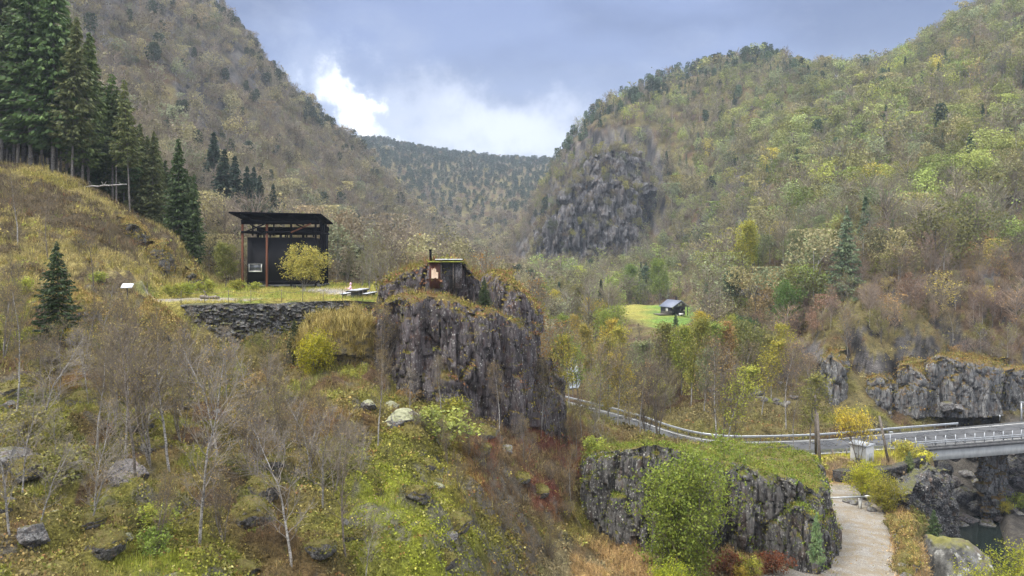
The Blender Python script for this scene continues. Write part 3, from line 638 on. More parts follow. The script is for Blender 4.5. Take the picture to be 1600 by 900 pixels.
# ------------------------------------------------------------------ rock masses
def rock_mass(name, outline, ztop, zbot, mat, step=0.16, amp=0.5, seed=0, colw=1.3, round_=0.5, crack=0.3, cap_noise=0.35, zscale=4.5, lean=0.06):
    """a closed cliff: plan outline (counter-clockwise from above), its own top height at every outline point"""
    P = np.array(outline, float); n = len(P); zt = np.array(ztop, float) if hasattr(ztop, '__len__') else np.full(n, float(ztop))
    zb = np.array(zbot, float) if hasattr(zbot, '__len__') else np.full(n, float(zbot))
    ar = 0.5*np.sum(P[:, 0]*np.roll(P[:, 1], -1)-np.roll(P[:, 0], -1)*P[:, 1])
    if ar < 0: P = P[::-1]; zt = zt[::-1]; zb = zb[::-1]
    Pc = np.r_[P, P[:1]]; zc = np.r_[zt, zt[:1]]; zbc = np.r_[zb, zb[:1]]; seg = np.r_[0, np.cumsum(np.linalg.norm(np.diff(Pc, axis=0), axis=1))]
    M = int(seg[-1]/step); s = np.linspace(0, seg[-1], M, endpoint=False)
    x = np.interp(s, seg, Pc[:, 0]); y = np.interp(s, seg, Pc[:, 1]); top = np.interp(s, seg, zc); bot = np.interp(s, seg, zbc)
    k = max(3, int(0.8/step)); ker = np.ones(2*k+1)/(2*k+1)
    sm = lambda a: np.convolve(np.r_[a[-k:], a, a[:k]], ker, 'valid')
    x, y, top = sm(x), sm(y), sm(top)
    top = top+fbm(v3(x/1.6, y/1.6), 4, seed+5)*cap_noise
    tx, ty = np.roll(x, -1)-np.roll(x, 1), np.roll(y, -1)-np.roll(y, 1); l = np.hypot(tx, ty)+1e-9; nx, ny = ty/l, -tx/l
    H = (top-bot).max(); R = int(H/step)+2; h = np.linspace(0, 1, R)[:, None]
    Z = bot+(top-bot)*h; dtop = (top-Z)
    inset = lean*(Z-bot)+round_*np.exp(-dtop/0.45)
    X = x-nx*inset; Yy = y-ny*inset
    q = np.stack([X/colw, Yy/colw, Z/zscale], -1); f1, f2, cid = worley(q, seed)
    q2 = np.stack([X/(colw*0.42), Yy/(colw*0.42), Z/(zscale*0.30)], -1); g1_, g2_, cid2 = worley(q2, seed+9)
    fb = fbm(np.stack([X, Yy, Z*0.5], -1)/0.5, 4, seed+3); big = fbm(np.stack([X, Yy, Z*0.4], -1)/3.0, 3, seed+13)
    disp = amp*(cid-0.5)*1.3-crack*np.exp(-(f2-f1)/0.08)+amp*0.45*(cid2-0.5)-crack*0.35*np.exp(-(g2_-g1_)/0.08)+fb*0.13+big*amp*0.9
    disp = disp*(0.3+0.7*np.clip(dtop/0.5, 0, 1))
    X = X+nx*disp; Yy = Yy+ny*disp
    V = [np.stack([X, Yy, Z], -1).reshape(-1, 3)]
    Q = []
    a = np.arange(M); b = (a+1) % M
    for r in range(R-1): Q.append(np.stack([r*M+a, r*M+b, (r+1)*M+b, (r+1)*M+a], -1))
    # cap: rings shrinking to the centroid
    cx, cy_ = X[-1].mean(), Yy[-1].mean(); ctop = top.mean(); base = R*M; rad = np.hypot(X[-1]-cx, Yy[-1]-cy_).mean(); K = max(4, int(rad/(step*1.3)))
    for r in range(1, K+1):
        t = r/(K+0.6); xx = X[-1]*(1-t)+cx*t; yy = Yy[-1]*(1-t)+cy_*t
        ww = min(1, r/3)
        zz = (top*(1-t)+ctop*t)+ww*(0.12+fbm(v3(xx/1.3, yy/1.3), 4, seed+41)*cap_noise*0.9+fbm(v3(xx/4, yy/4), 2, seed+47)*cap_noise)
        V.append(np.stack([xx, yy, zz], -1)); Q.append(np.stack([base-M+(r-1)*M+a, base-M+(r-1)*M+b, base-M+r*M+b, base-M+r*M+a], -1))
    V.append(np.array([[cx, cy_, ctop+0.1]])); last = base+(K-1)*M; T = np.stack([last+a, last+b, np.full(M, base+K*M)], -1)
    V = np.concatenate(V); me = mesh(name, V, np.concatenate(Q), T, mat, True)
    try: me.set_sharp_from_angle(angle=radians(38))
    except Exception: pass
    return link(name, me), V, np.concatenate(Q)

ROCKS = []       # (vertices, quads, colour set) of everything turf can grow on
def rock(name, label, cat, outline, ztop, zbot, mat, cover=None, group=None, **kw):
    o, V, Q = rock_mass(name, outline, ztop, zbot, MAT[mat], **kw); tag(o, label, cat, group)
    if cover: ROCKS.append((V, Q, cover))
    return o
def O(*pts): return [W(px, Y) for px, Y in pts]
def Zs(*pts): return [(HZ-py)/F*Y for py, Y in pts]
# the rock tower: lower front, upper block, eastern shoulder, each a mass of its own
rock('rock_tower', 'massive dark columnar rock tower with mossy ledges right of the plateau', 'rock',
     O((578, 63), (592, 59), (640, 57.3), (690, 56.6), (735, 57), (790, 58), (828, 60), (852, 64), (850, 72), (800, 76), (700, 77), (615, 75), (588, 70)),
     Zs((478, 63), (462, 59), (462, 57.3), (468, 56.6), (478, 57), (490, 58), (500, 60), (520, 64), (500, 72), (470, 76), (450, 77), (450, 75), (462, 70)),
     [-12.5, -12.8, -13.2, -13.6, -14.2, -15.2, -17, -18, -18, -16, -14, -12, -11], 'rock_tower', 'tower', amp=0.75, seed=11, colw=1.5, crack=0.4, round_=0.7, zscale=7)
rock('rock_crag', 'upper dark crag of the tower holding the small rusty shelter', 'rock',
     O((597, 66), (612, 63), (645, 61.5), (668, 61.2), (700, 61.2), (735, 61), (752, 62), (758, 66), (745, 73), (700, 76), (640, 75), (605, 71)),
     Zs((440, 66), (428, 63), (418, 61.5), (407, 61.2), (407, 61.2), (409, 61), (432, 62), (432, 66), (428, 73), (412, 76), (415, 75), (430, 71)),
     -5.5, 'rock_tower', 'crag', amp=0.6, seed=23, colw=1.1, crack=0.35, cap_noise=0.3, zscale=5)
rock('rock_shoulder', 'round-topped grey crag with moss stepping down east of the shelter', 'rock',
     O((742, 64), (765, 61.5), (800, 61.5), (828, 63), (846, 66), (845, 72), (800, 76), (755, 73)),
     Zs((428, 64), (430, 61.5), (438, 61.5), (452, 63), (478, 66), (470, 72), (428, 76), (424, 73)),
     -7, 'rock_tower', 'tower', amp=0.6, seed=37, colw=1.2, crack=0.35, round_=0.8, zscale=5)
rock('rock_buttress', 'leaning dark buttress at the foot of the tower beside the birches', 'rock',
     O((838, 62), (862, 63.5), (885, 67), (880, 72), (850, 70)), Zs((560, 62), (585, 63.5), (615, 67), (605, 72), (560, 70)), -19, 'rock_tower', 'tower', amp=0.5, seed=39, colw=1.0, zscale=5)
rock('rock_slab', 'smooth dark slab of rock below the end of the dry stone wall', 'rock',
     O((527, 61.5), (545, 60.2), (572, 60), (584, 61), (584, 66), (550, 67), (528, 66)), Zs((508, 61.5), (500, 60.2), (500, 60), (505, 61), (478, 66), (476, 67), (480, 66)),
     -10.5, 'rock_tower', 'tower', amp=0.3, seed=43, colw=2.2, crack=0.25, zscale=9)
rock('rock_knoll', 'mossy brown rock knoll at the western end of the dry stone wall', 'rock',
     O((172, 57), (190, 54.5), (235, 54), (275, 55), (292, 59), (285, 63), (240, 64), (190, 62)), Zs((500, 57), (492, 54.5), (498, 54), (520, 55), (525, 59), (485, 63), (462, 64), (472, 62)),
     -9.5, 'boulder', 'knoll', amp=0.5, seed=47, colw=1.4, round_=1.0, zscale=3)
rock('rock_bluff', 'grey bluff breaking the turf behind the small dark spruce', 'rock',
     O((40, 51), (70, 49.5), (120, 50), (160, 51), (175, 55), (150, 60), (80, 60), (40, 57)), Zs((470, 51), (462, 49.5), (470, 50), (475, 51), (470, 55), (448, 60), (445, 60), (452, 57)),
     -8, 'boulder', 'knoll', amp=0.5, seed=49, colw=1.3, round_=0.8, zscale=2.5)
rock('rock_outcrop', 'long lichen-speckled rock outcrop with green turf cap beside gravel path', 'rock',
     O((905, 62), (925, 58), (960, 56), (1000, 54), (1060, 53.2), (1130, 54), (1200, 54), (1260, 53.2), (1300, 54.5), (1304, 60), (1290, 66), (1240, 70), (1150, 70), (1050, 68), (960, 67), (915, 66)),
     Zs((712, 62), (702, 58), (705, 56), (697, 54), (712, 53.2), (722, 54), (742, 54), (758, 53.2), (775, 54.5), (750, 60), (715, 66), (693, 70), (690, 70), (695, 68), (693, 67), (695, 66)),
     [-22, -21.5, -21.8, -22.5, -23, -23, -23.4, -23.4, -24, -24.5, -25, -25, -24, -23, -22, -22], 'rock_outcrop', 'outcrop', amp=0.75, seed=53, colw=1.5, crack=0.4, zscale=6, round_=0.5)
rock('rock_step', 'low lichened rock step at the path side end of the outcrop', 'rock',
     O((1215, 52.8), (1262, 51.5), (1300, 52.5), (1306, 57), (1290, 60), (1230, 58)), Zs((790, 52.8), (800, 51.5), (815, 52.5), (800, 57), (775, 60), (775, 58)), -24.5, 'rock_outcrop', 'outcrop', amp=0.4, seed=59, colw=0.9, zscale=4)
# road cutting
cut = [((1278, 118), (1300, 116.5), (1325, 117), (1328, 124), (1285, 125), [(558, 118), (552, 116.5), (572, 117), (545, 124), (545, 125)], 'short grey cliff left of the road cutting beside the bare birches'),
       ((1345, 119), (1375, 117.5), (1392, 118), (1395, 125), (1350, 126), [(598, 119), (585, 117.5), (592, 118), (575, 125), (575, 126)], 'narrow split rock face in the middle of the road cutting'),
       ((1395, 119), (1425, 118), (1450, 118.5), (1452, 126), (1400, 127), [(578, 119), (566, 118), (582, 118.5), (560, 126), (556, 127)], 'grey cliff with fallen blocks at its foot in the road cutting'),
       ((1446, 119.5), (1470, 118.5), (1520, 118.5), (1575, 120), (1580, 128), (1500, 129), (1450, 128), [(566, 119.5), (556, 118.5), (562, 118.5), (574, 120), (560, 128), (548, 129), (552, 128)], 'broadest pale grey cliff above the bridge end of the road'),
       ((1560, 121.5), (1620, 122), (1700, 124), (1710, 133), (1620, 133), (1565, 130), [(578, 121.5), (574, 122), (580, 124), (560, 133), (565, 133), (580, 130)], 'dark cliff with rusty streak behind the lamp post')]
for k, c in enumerate(cut):
    rock('road_cliff', c[-1], 'cliff', O(*c[:-2]), Zs(*c[-2]), -26, 'rock_cut', 'cut', amp=0.9, seed=61+k*7, colw=1.8, crack=0.5, step=0.24, zscale=5, round_=0.9)
up_ = [((1300, 133), (1335, 131), (1345, 134), (1340, 142), (1302, 143), [(525, 133), (515, 131), (525, 134), (505, 142), (505, 143)], 560, 'lichened crag left above the narrow split rock face'),
       ((1400, 131), (1440, 129), (1475, 131), (1475, 140), (1402, 140), [(545, 131), (530, 129), (540, 131), (520, 140), (525, 140)], 575, 'broken crag directly above the cliff with fallen blocks'),
       ((1510, 138), (1545, 136), (1590, 138), (1590, 148), (1512, 148), [(500, 138), (488, 136), (500, 138), (478, 148), (480, 148)], 560, 'dark crag among brown trees above the broadest cliff'),
       ((1290, 165), (1330, 162), (1350, 165), (1345, 176), (1292, 176), [(455, 165), (445, 162), (452, 165), (435, 176), (440, 176)], 500, 'pale crag with a scree of stones below the birch wood'),
       ((1150, 186), (1180, 183), (1232, 184), (1236, 196), (1155, 198), [(448, 186), (440, 183), (450, 184), (435, 196), (432, 198)], 515, 'pale streaked cliff under yellow trees halfway up the slope'),
       ((1240, 182), (1262, 180), (1275, 182), (1276, 192), (1240, 192), [(465, 182), (462, 180), (470, 182), (455, 192), (455, 192)], 520, 'thin dark cliff rib beside the pale streaked cliff'),
       ((1380, 150), (1410, 148), (1440, 150), (1440, 162), (1385, 162), [(468, 150), (455, 148), (465, 150), (445, 162), (445, 162)], 500, 'small lichened crag among brown shrubs on the upper slope'),
       ((1455, 148), (1490, 146), (1502, 149), (1500, 160), (1460, 160), [(510, 148), (500, 146), (512, 149), (490, 160), (490, 160)], 540, 'grey rock rib over the broad roadside cliff'),
       ((1560, 158), (1600, 155), (1680, 158), (1680, 170), (1570, 170), [(450, 158), (440, 155), (440, 158), (420, 170), (425, 170)], 500, 'grey upper crag at the edge of the brown wood'),
       ((1345, 138), (1370, 136), (1385, 138), (1384, 148), (1350, 148), [(535, 138), (525, 136), (535, 138), (515, 148), (515, 148)], 565, 'lichen-white crag between orange shrubs above the cutting')]
for k, c in enumerate(up_):
    zt = Zs(*c[-3]); rock('hillside_crag', c[-1], 'cliff', O(*c[:-3]), zt, min(zt)-12, 'rock_cut', 'cut', amp=1.2, seed=101+k*5, colw=2.2, crack=0.6, step=0.35, zscale=7, round_=1.2)
GC = [(O((838, 462), (862, 456), (900, 455), (945, 456), (990, 462), (1022, 478), (1030, 500), (960, 500), (880, 496), (845, 485)), Zs((345, 462), (305, 456), (285, 455), (276, 456), (284, 462), (305, 478), (300, 500), (272, 500), (280, 496), (310, 485)), 'great dark fractured cliff rising over the valley wood'),
      (O((872, 492), (905, 482), (950, 482), (1000, 490), (1018, 505), (1008, 530), (930, 530), (880, 520)), Zs((285, 492), (252, 482), (236, 482), (232, 490), (250, 505), (240, 530), (240, 530), (262, 520)), 'upper step of the great dark cliff below the ridge wood'),
      (O((822, 478), (840, 470), (858, 475), (860, 490), (830, 494)), Zs((385, 478), (362, 470), (372, 475), (355, 490), (362, 494)), 'small outlying buttress at the valley end of the great cliff'),
      (O((1050, 420), (1066, 415), (1084, 420), (1082, 440), (1052, 440)), Zs((372, 420), (362, 415), (370, 420), (352, 440), (352, 440)), 'small dark cliff between green trees above the meadow')]
for k, (ol, zt, lb) in enumerate(GC):
    rock('mountain_cliff', lb, 'cliff', ol, zt, -25 if k != 1 else 10, 'great_cliff', 'great', amp=5.5 if k < 2 else 3, seed=301+k*9, colw=9.0, crack=2.6, step=0.95, zscale=38, round_=3.0, cap_noise=4.0, lean=0.16)
HC = [((175, 86), (205, 84), (232, 85.5), (228, 90), (180, 90), [(350, 86), (342, 84), (356, 85.5), (346, 90), (336, 90)], 'dark crag high on the straw-coloured hill below the fallen trunk'),
      ((225, 83), (250, 81), (272, 82.5), (268, 87), (228, 87), [(385, 83), (376, 81), (392, 82.5), (382, 87), (372, 87)], 'brown crag low on the crest of the straw-coloured hill'),
      ((85, 74), (115, 72), (145, 73.5), (140, 78), (90, 78), [(372, 74), (362, 72), (370, 73.5), (360, 78), (358, 78)], 'mossy rock step in the middle of the straw-coloured hill'),
      ((8, 62), (40, 60.5), (62, 62), (58, 66), (12, 66), [(425, 62), (416, 60.5), (424, 62), (414, 66), (410, 66)], 'dark mossy crag at the left edge under the hill'),
      ((120, 66), (150, 64.5), (172, 66), (168, 69), (122, 69), [(418, 66), (410, 64.5), (418, 66), (408, 69), (406, 69)], 'low lichened crag behind the young spruce'),
      ((280, 84), (300, 82.5), (318, 84), (314, 87), (284, 87), [(425, 84), (418, 82.5), (428, 84), (418, 87), (412, 87)], 'last dark rock where the hill meets the plateau')]
for k, c in enumerate(HC):
    rock('hill_crag', c[-1], 'rock', O(*c[:-2]), Zs(*c[-2]), min(Zs(*c[-2]))-4, 'boulder', 'knoll', amp=0.7, seed=401+k*5, colw=1.4, crack=0.3, round_=0.9, zscale=2.0)
# gorge sides
rock('gorge_wall', 'dark speckled rock wall dropping from the path into the gorge', 'cliff',
     O((1398, 72), (1420, 75), (1462, 79), (1500, 88), (1440, 90), (1402, 84), (1392, 78)), Zs((768, 72), (757, 75), (745, 79), (735, 88), (722, 90), (733, 84), (748, 78)),
     -40, 'gorge_wall', None, amp=0.7, seed=131, colw=0.8, crack=0.3, zscale=1.2, round_=0.4)
rock('path_bank', 'rough mossy bank of stones between gravel path and gorge', 'rock',
     O((1402, 53), (1430, 52), (1440, 58), (1425, 66), (1398, 68), (1385, 64), (1398, 58)), Zs((880, 53), (905, 52), (870, 58), (822, 66), (800, 68), (805, 64), (850, 58)), -32, 'boulder', 'knoll', amp=0.6, seed=139, colw=0.9, crack=0.3, round_=0.9, zscale=1.5)
rock('bridge_pier', 'squared rough stone pier under the concrete bridge', 'pier',
     O((1528, 104), (1568, 103), (1575, 110), (1532, 111)), [ROAD_Z-1.9]*4, -40, 'rock_cut', None, amp=0.7, seed=143, colw=1.3, zscale=1.1, round_=0.05, cap_noise=0.02, crack=0.2, lean=0.02)
rock('bridge_abutment', 'slanting layered rock bank under the far end of the bridge', 'rock',
     O((1570, 110), (1620, 106), (1700, 107), (1720, 120), (1600, 121)), Zs((720, 110), (712, 106), (705, 107), (690, 120), (700, 121)), -41, 'rubble', None, amp=0.6, seed=149, colw=2.0, zscale=0.7, round_=0.3, lean=0.35)
rock('bridge_abutment', 'dark masonry abutment under the near end of the bridge', 'abutment',
     O((1438, 96), (1462, 95.5), (1472, 104), (1440, 106)), [ROAD_Z-1.9]*4, -38, 'rubble', None, amp=0.25, seed=151, colw=0.9, zscale=0.8, round_=0.05, cap_noise=0.02, crack=0.2, lean=0.05)
# ------------------------------------------------------------------ dry stone wall and mound before the plateau
wl = [W(268, 63.1), W(300, 62.6), W(360, 63.0), W(420, 63.8), W(480, 64.6), W(540, 65.4), W(605, 66.2)]
o, V_, Q_ = rock_mass('stone_wall', wl+[(x, y+1.6) for x, y in wl[::-1]], [-4.22]*14, [-11]*14, m_rock('dry_stone', (0.10, 0.10, 0.10), (0.24, 0.235, 0.225), (0.13, 0.13, 0.04), 0.25, 0.9, 1.8, streak=False), step=0.13, amp=0.34, seed=161, colw=0.55, crack=0.22, zscale=0.30, round_=0.05, lean=0.12, cap_noise=0.10)
tag(o, 'long dark dry stone retaining wall holding up the grassy plateau', 'stone wall')
rock('grassy_mound', 'straw-coloured grassy mound in front of the dry stone wall', 'mound', O((448, 60.5), (480, 58.5), (540, 58.3), (585, 59.5), (596, 62), (560, 63.5), (470, 63)), Zs((530, 60.5), (508, 58.5), (505, 58.3), (508, 59.5), (497, 62), (488, 63.5), (500, 63)), -10.5, 'turf_mound', 'straw', amp=0.35, seed=167, colw=4, crack=0.0, cap_noise=0.5, round_=1.2, zscale=2)
# ------------------------------------------------------------------ trees
def tubes(S, k):
    """S: rows of x0 y0 z0 x1 y1 z1 r0 r1 -> open tubes"""
    S = np.asarray(S, float); n = len(S); p0, p1 = S[:, :3], S[:, 3:6]; d = p1-p0; d /= np.linalg.norm(d, axis=1)[:, None]+1e-9
    up = np.where(np.abs(d[:, 2:3]) < 0.9, np.array([[0, 0, 1.0]]), np.array([[0, 1.0, 0]])); a = np.cross(d, up); a /= np.linalg.norm(a, axis=1)[:, None]; b = np.cross(a, d)
    t = np.arange(k)*2*pi/k; ring = a[:, None]*np.cos(t)[None, :, None]+b[:, None]*np.sin(t)[None, :, None]
    V = np.concatenate([p0[:, None]+ring*S[:, 6, None, None], p1[:, None]+ring*S[:, 7, None, None]], 1).reshape(-1, 3)
    j = np.arange(k); q = np.stack([j, (j+1) % k, (j+1) % k+k, j+k], -1); Q = (q[None]+(np.arange(n)*2*k)[:, None, None]).reshape(-1, 4)
    return V, Q
def leaf_quads(P, size, rng, flat=0.0):
    P = np.asarray(P, float); n = len(P); u = rng.normal(size=(n, 3)); u[:, 2] *= (1-flat); u /= np.linalg.norm(u, axis=1)[:, None]
    w = rng.normal(size=(n, 3)); w[:, 2] *= (1-flat); v = np.cross(u, w); v /= np.linalg.norm(v, axis=1)[:, None]+1e-9
    if flat: v = np.cross(np.cross(u, v), u); 
    s = (size*rng.uniform(0.6, 1.3, n))[:, None]
    V = np.stack([P-u*s*0.6, P+v*s*0.38, P+u*s*0.6, P-v*s*0.38], 1).reshape(-1, 3)
    return V, np.arange(4*n).reshape(-1, 4)
def rot_toward(d, ang, az):
    """a direction at angle ang from d, turned az about it"""
    up = (0, 0, 1.0) if abs(d[2]) < 0.9 else (1.0, 0, 0)
    a = np.cross(d, up); a /= np.linalg.norm(a); b = np.cross(a, d)
    return d*cos(ang)+(a*cos(az)+b*sin(az))*sin(ang)
def path_seg(S, p, d, L, r0, r1, n, rng, wob, trop, lst=None):
    for i in range(n):
        d = d+rng.normal(size=3)*wob; d[2] += trop; d = d/np.linalg.norm(d)
        q = p+d*L/n; ra = r0+(r1-r0)*i/n; rb = r0+(r1-r0)*(i+1)/n
        S.append((*p, *q, ra, rb))
        if lst is not None: lst.append((q, d, rb))
        p = q
    return p, d
def grow(seed, H, r0, cb=0.25, cw=2.4, n1=24, n2=6, n3=4, ang=(0.6, 1.1), trop=0.10, stems=1, spread=0.12, wob=0.07, prof=None, tw=0.006, kmin=3, crooked=0.05):
    rng = np.random.default_rng(seed); trunk, br, tips = [], [], []
    for s in range(stems):
        az = rng.uniform(0, 2*pi); lean = spread*(rng.uniform(0.4, 1) if stems > 1 else rng.uniform(0, 0.5))
        d = np.array([sin(lean)*cos(az), sin(lean)*sin(az), cos(lean)]); h = H*(1 if s == 0 else rng.uniform(0.65, 0.95)); lst = []
        path_seg(trunk, np.array([d[0], d[1], 0])*(0.06 if stems > 1 else 0), d, h, r0*(1 if s == 0 else 0.8), 0.012, 14, rng, crooked, 0.02, lst)
        lst = [(np.zeros(3), d, r0)]+lst
        m = max(3, int(n1*(1 if stems == 1 else 1.3/stems)))
        for i in range(m):
            f = cb+(0.98-cb)*((i+rng.uniform(0, 1))/m); t = f*14; j = min(13, int(t)); q = lst[j][0]+(lst[j+1][0]-lst[j][0])*(t-j); rr = lst[j+1][2]
            pf = prof(f) if prof else (sin(pi*min(1, max(0.04, (f-cb)/(1-cb)*0.86+0.14)))**0.7)
            L = cw*pf*rng.uniform(0.7, 1.15)+0.15; a = rng.uniform(*ang)*(1.12-0.5*f); az = i*2.399+rng.uniform(-0.6, 0.6)
            dd = rot_toward(lst[j+1][1], a, az); l1 = []
            path_seg(br, q, dd, L, max(0.008, min(rr*0.55, 0.012+L*0.012)), tw, 5, rng, wob, trop, l1)
            for k2 in range(n2):
                t2 = 0.25+0.75*(k2+rng.uniform(0, 1))/n2; b = l1[min(4, int(t2*5))]
                d2 = rot_toward(b[1], rng.uniform(0.4, 0.95), rng.uniform(0, 2*pi)); l2 = []
                path_seg(br, b[0], d2, L*rng.uniform(0.28, 0.5)*(1.15-0.5*t2), max(tw, b[2]*0.6), tw*0.8, 3, rng, wob*1.4, trop*0.8, l2)
                tips += [x[0] for x in l2]
                for k3 in range(n3):
                    c = l2[rng.integers(0, 3)]; d3 = rot_toward(c[1], rng.uniform(0.3, 0.9), rng.uniform(0, 2*pi)); l3 = []
                    path_seg(br, c[0], d3, L*rng.uniform(0.12, 0.24)+0.06, tw*0.8, tw*0.5, 1, rng, wob, trop*0.5, l3); tips.append(l3[0][0])
    return trunk, br, np.array(tips), rng

PROTO = {}
def proto(kind, trunk, crown_parts):
    """trunk = (V, Q, material); crown_parts = [(V, Q, material), ...] joined in one crown mesh"""
    tm = mesh(kind+'_trunk', trunk[0], trunk[1], None, trunk[2], True)
    V = []; Q = []; mi = []; n = 0; ms = []
    for a, b, m in crown_parts:
        V.append(a); Q.append(b+n); mi += [len(ms)]*len(b); ms.append(m); n += len(a)
    cm = mesh(kind+'_crown', np.concatenate(V), np.concatenate(Q), None, ms, False, mi=mi)
    PROTO[kind] = (tm, cm)
def make_broad(kind, seed, leaf_n=0, leaf=0.1, bark='grey_bark', twig='twig', jitter=0.12, region=None, **kw):
    t, b, tips, rng = grow(seed, **kw); parts = []
    Vb, Qb = tubes(b, 3); parts.append((Vb, Qb, MAT[twig]))
    if leaf_n:
        T = tips if region is None else tips[region(tips)]
        P = T[rng.integers(0, len(T), leaf_n)]+rng.normal(size=(leaf_n, 3))*jitter
        Vl, Ql = leaf_quads(P, leaf, rng); parts.append((Vl, Ql, MAT['leaf']))
    tv = tubes(t, 7); proto(kind, (*tv, MAT[bark]), parts)
dome = lambda f: max(0.12, (1-(2*f-0.95)**2))**0.5
# nearly bare birches, the taller with pale stems
make_broad('bare1', 1, 900, 0.06, 'birch_bark', 'twig_pale', H=8.5, r0=0.075, cb=0.2, cw=2.1, n1=30, n2=7, n3=4, ang=(0.5, 1.0), trop=0.11, tw=0.008)
make_broad('bare2', 2, 500, 0.06, 'birch_bark', 'twig_pale', H=7.0, r0=0.07, cb=0.15, cw=2.2, n1=26, n2=8, n3=4, ang=(0.6, 1.2), trop=0.08, wob=0.16, crooked=0.1, tw=0.008)
make_broad('bare3', 3, 1300, 0.06, 'grey_bark', 'twig', H=6.0, r0=0.05, cb=0.08, cw=1.7, n1=26, n2=8, n3=5, ang=(0.35, 0.8), trop=0.13, stems=3, spread=0.3, tw=0.007)
make_broad('bare4', 4, 1500, 0.06, 'birch_bark', 'twig', H=9.5, r0=0.085, cb=0.35, cw=2.0, n1=30, n2=6, n3=4, ang=(0.5, 1.0), trop=0.09, tw=0.008)
make_broad('bare5', 8, 60, 0.08, 'dark_bark', 'twig', H=8.0, r0=0.08, cb=0.25, cw=2.4, n1=24, n2=7, n3=4, ang=(0.6, 1.1), trop=0.10, wob=0.14, tw=0.009)
# larger trees seen from 80 m and more: thicker twigs, larger leaf clusters
make_broad('mid_bare', 5, 350, 0.18, 'birch_bark', 'twig', H=12, r0=0.11, cb=0.3, cw=3.0, n1=30, n2=6, n3=4, tw=0.016, jitter=0.2)
make_broad('mid_bare2', 6, 900, 0.20, 'grey_bark', 'twig_pale', H=11, r0=0.12, cb=0.25, cw=3.4, n1=28, n2=6, n3=4, wob=0.12, tw=0.016, jitter=0.25)
make_broad('mid_half', 7, 2200, 0.24, 'birch_bark', 'twig', H=12, r0=0.12, cb=0.28, cw=3.0, n1=28, n2=6, n3=3, tw=0.016, jitter=0.3)
make_broad('mid_leaf', 9, 5200, 0.27, 'grey_bark', 'twig', H=12, r0=0.14, cb=0.2, cw=3.6, n1=30, n2=6, n3=3, prof=dome, tw=0.015, jitter=0.35)
make_broad('mid_leaf2', 10, 4200, 0.27, 'birch_bark', 'twig', H=13, r0=0.14, cb=0.22, cw=2.8, n1=30, n2=6, n3=3, tw=0.015, jitter=0.35)
make_broad('mid_leaf3', 12, 5500, 0.27, 'grey_bark', 'twig', H=9, r0=0.14, cb=0.1, cw=4.0, n1=30, n2=6, n3=3, stems=3, spread=0.35, prof=dome, tw=0.015, jitter=0.4)
make_broad('purple', 13, 0, 0.1, 'dark_bark', 'twig', H=11, r0=0.10, cb=0.1, cw=2.6, n1=30, n2=7, n3=5, stems=3, spread=0.25, ang=(0.35, 0.7), tw=0.016)
# single shapes
make_broad('willow', 20, 17000, 0.17, 'grey_bark', 'twig', H=9.3, r0=0.13, cb=0.03, cw=3.7, n1=60, n2=7, n3=4, stems=6, spread=0.42, prof=lambda f: 0.95*dome(f*0.85+0.1), jitter=0.30, tw=0.012)
make_broad('dome_tree', 21, 8000, 0.19, 'birch_bark', 'twig', H=6.0, r0=0.09, cb=0.22, cw=2.7, n1=40, n2=7, n3=4, stems=3, spread=0.30, ang=(0.7, 1.3), prof=lambda f: dome(f*0.85+0.05), jitter=0.22, tw=0.012, region=lambda T: (T[:, 2] > 2.6) | (np.hypot(T[:, 0], T[:, 1]) > 2.2) & (T[:, 2] > 1.6))
make_broad('round_bush', 22, 8500, 0.14, 'grey_bark', 'twig', H=4.3, r0=0.06, cb=0.02, cw=2.1, n1=55, n2=6, n3=4, stems=6, spread=0.5, prof=lambda f: dome(f*0.9+0.05), jitter=0.2, tw=0.01)
make_broad('rowan', 23, 3000, 0.22, 'dark_bark', 'twig', H=7.6, r0=0.10, cb=0.42, cw=3.0, n1=40, n2=5, n3=3, stems=4, spread=0.35, ang=(0.5, 1.0), prof=lambda f: dome(f), jitter=0.3, tw=0.014, region=lambda T: T[:, 2] > 3.0)
make_broad('shrub', 24, 1500, 0.13, 'grey_bark', 'twig', H=1.7, r0=0.025, cb=0.02, cw=0.95, n1=24, n2=5, n3=3, stems=5, spread=0.6, jitter=0.12, tw=0.007)
make_broad('bare_shrub', 25, 40, 0.07, 'grey_bark', 'twig', H=2.2, r0=0.022, cb=0.02, cw=0.9, n1=30, n2=6, n3=4, stems=6, spread=0.45, ang=(0.3, 0.8), tw=0.006)
make_broad('near_bush', 26, 15000, 0.085, 'grey_bark', 'twig', H=5.4, r0=0.08, cb=0.1, cw=2.6, n1=60, n2=7, n3=4, stems=5, spread=0.45, prof=lambda f: dome(f*0.85+0.1), jitter=0.16, tw=0.009)
make_broad('snag', 27, 0, 0.1, 'dark_bark', 'dark_bark', H=9, r0=0.16, cb=0.3, cw=2.6, n1=16, n2=4, n3=1, wob=0.2, trop=0.03, tw=0.02, crooked=0.1)

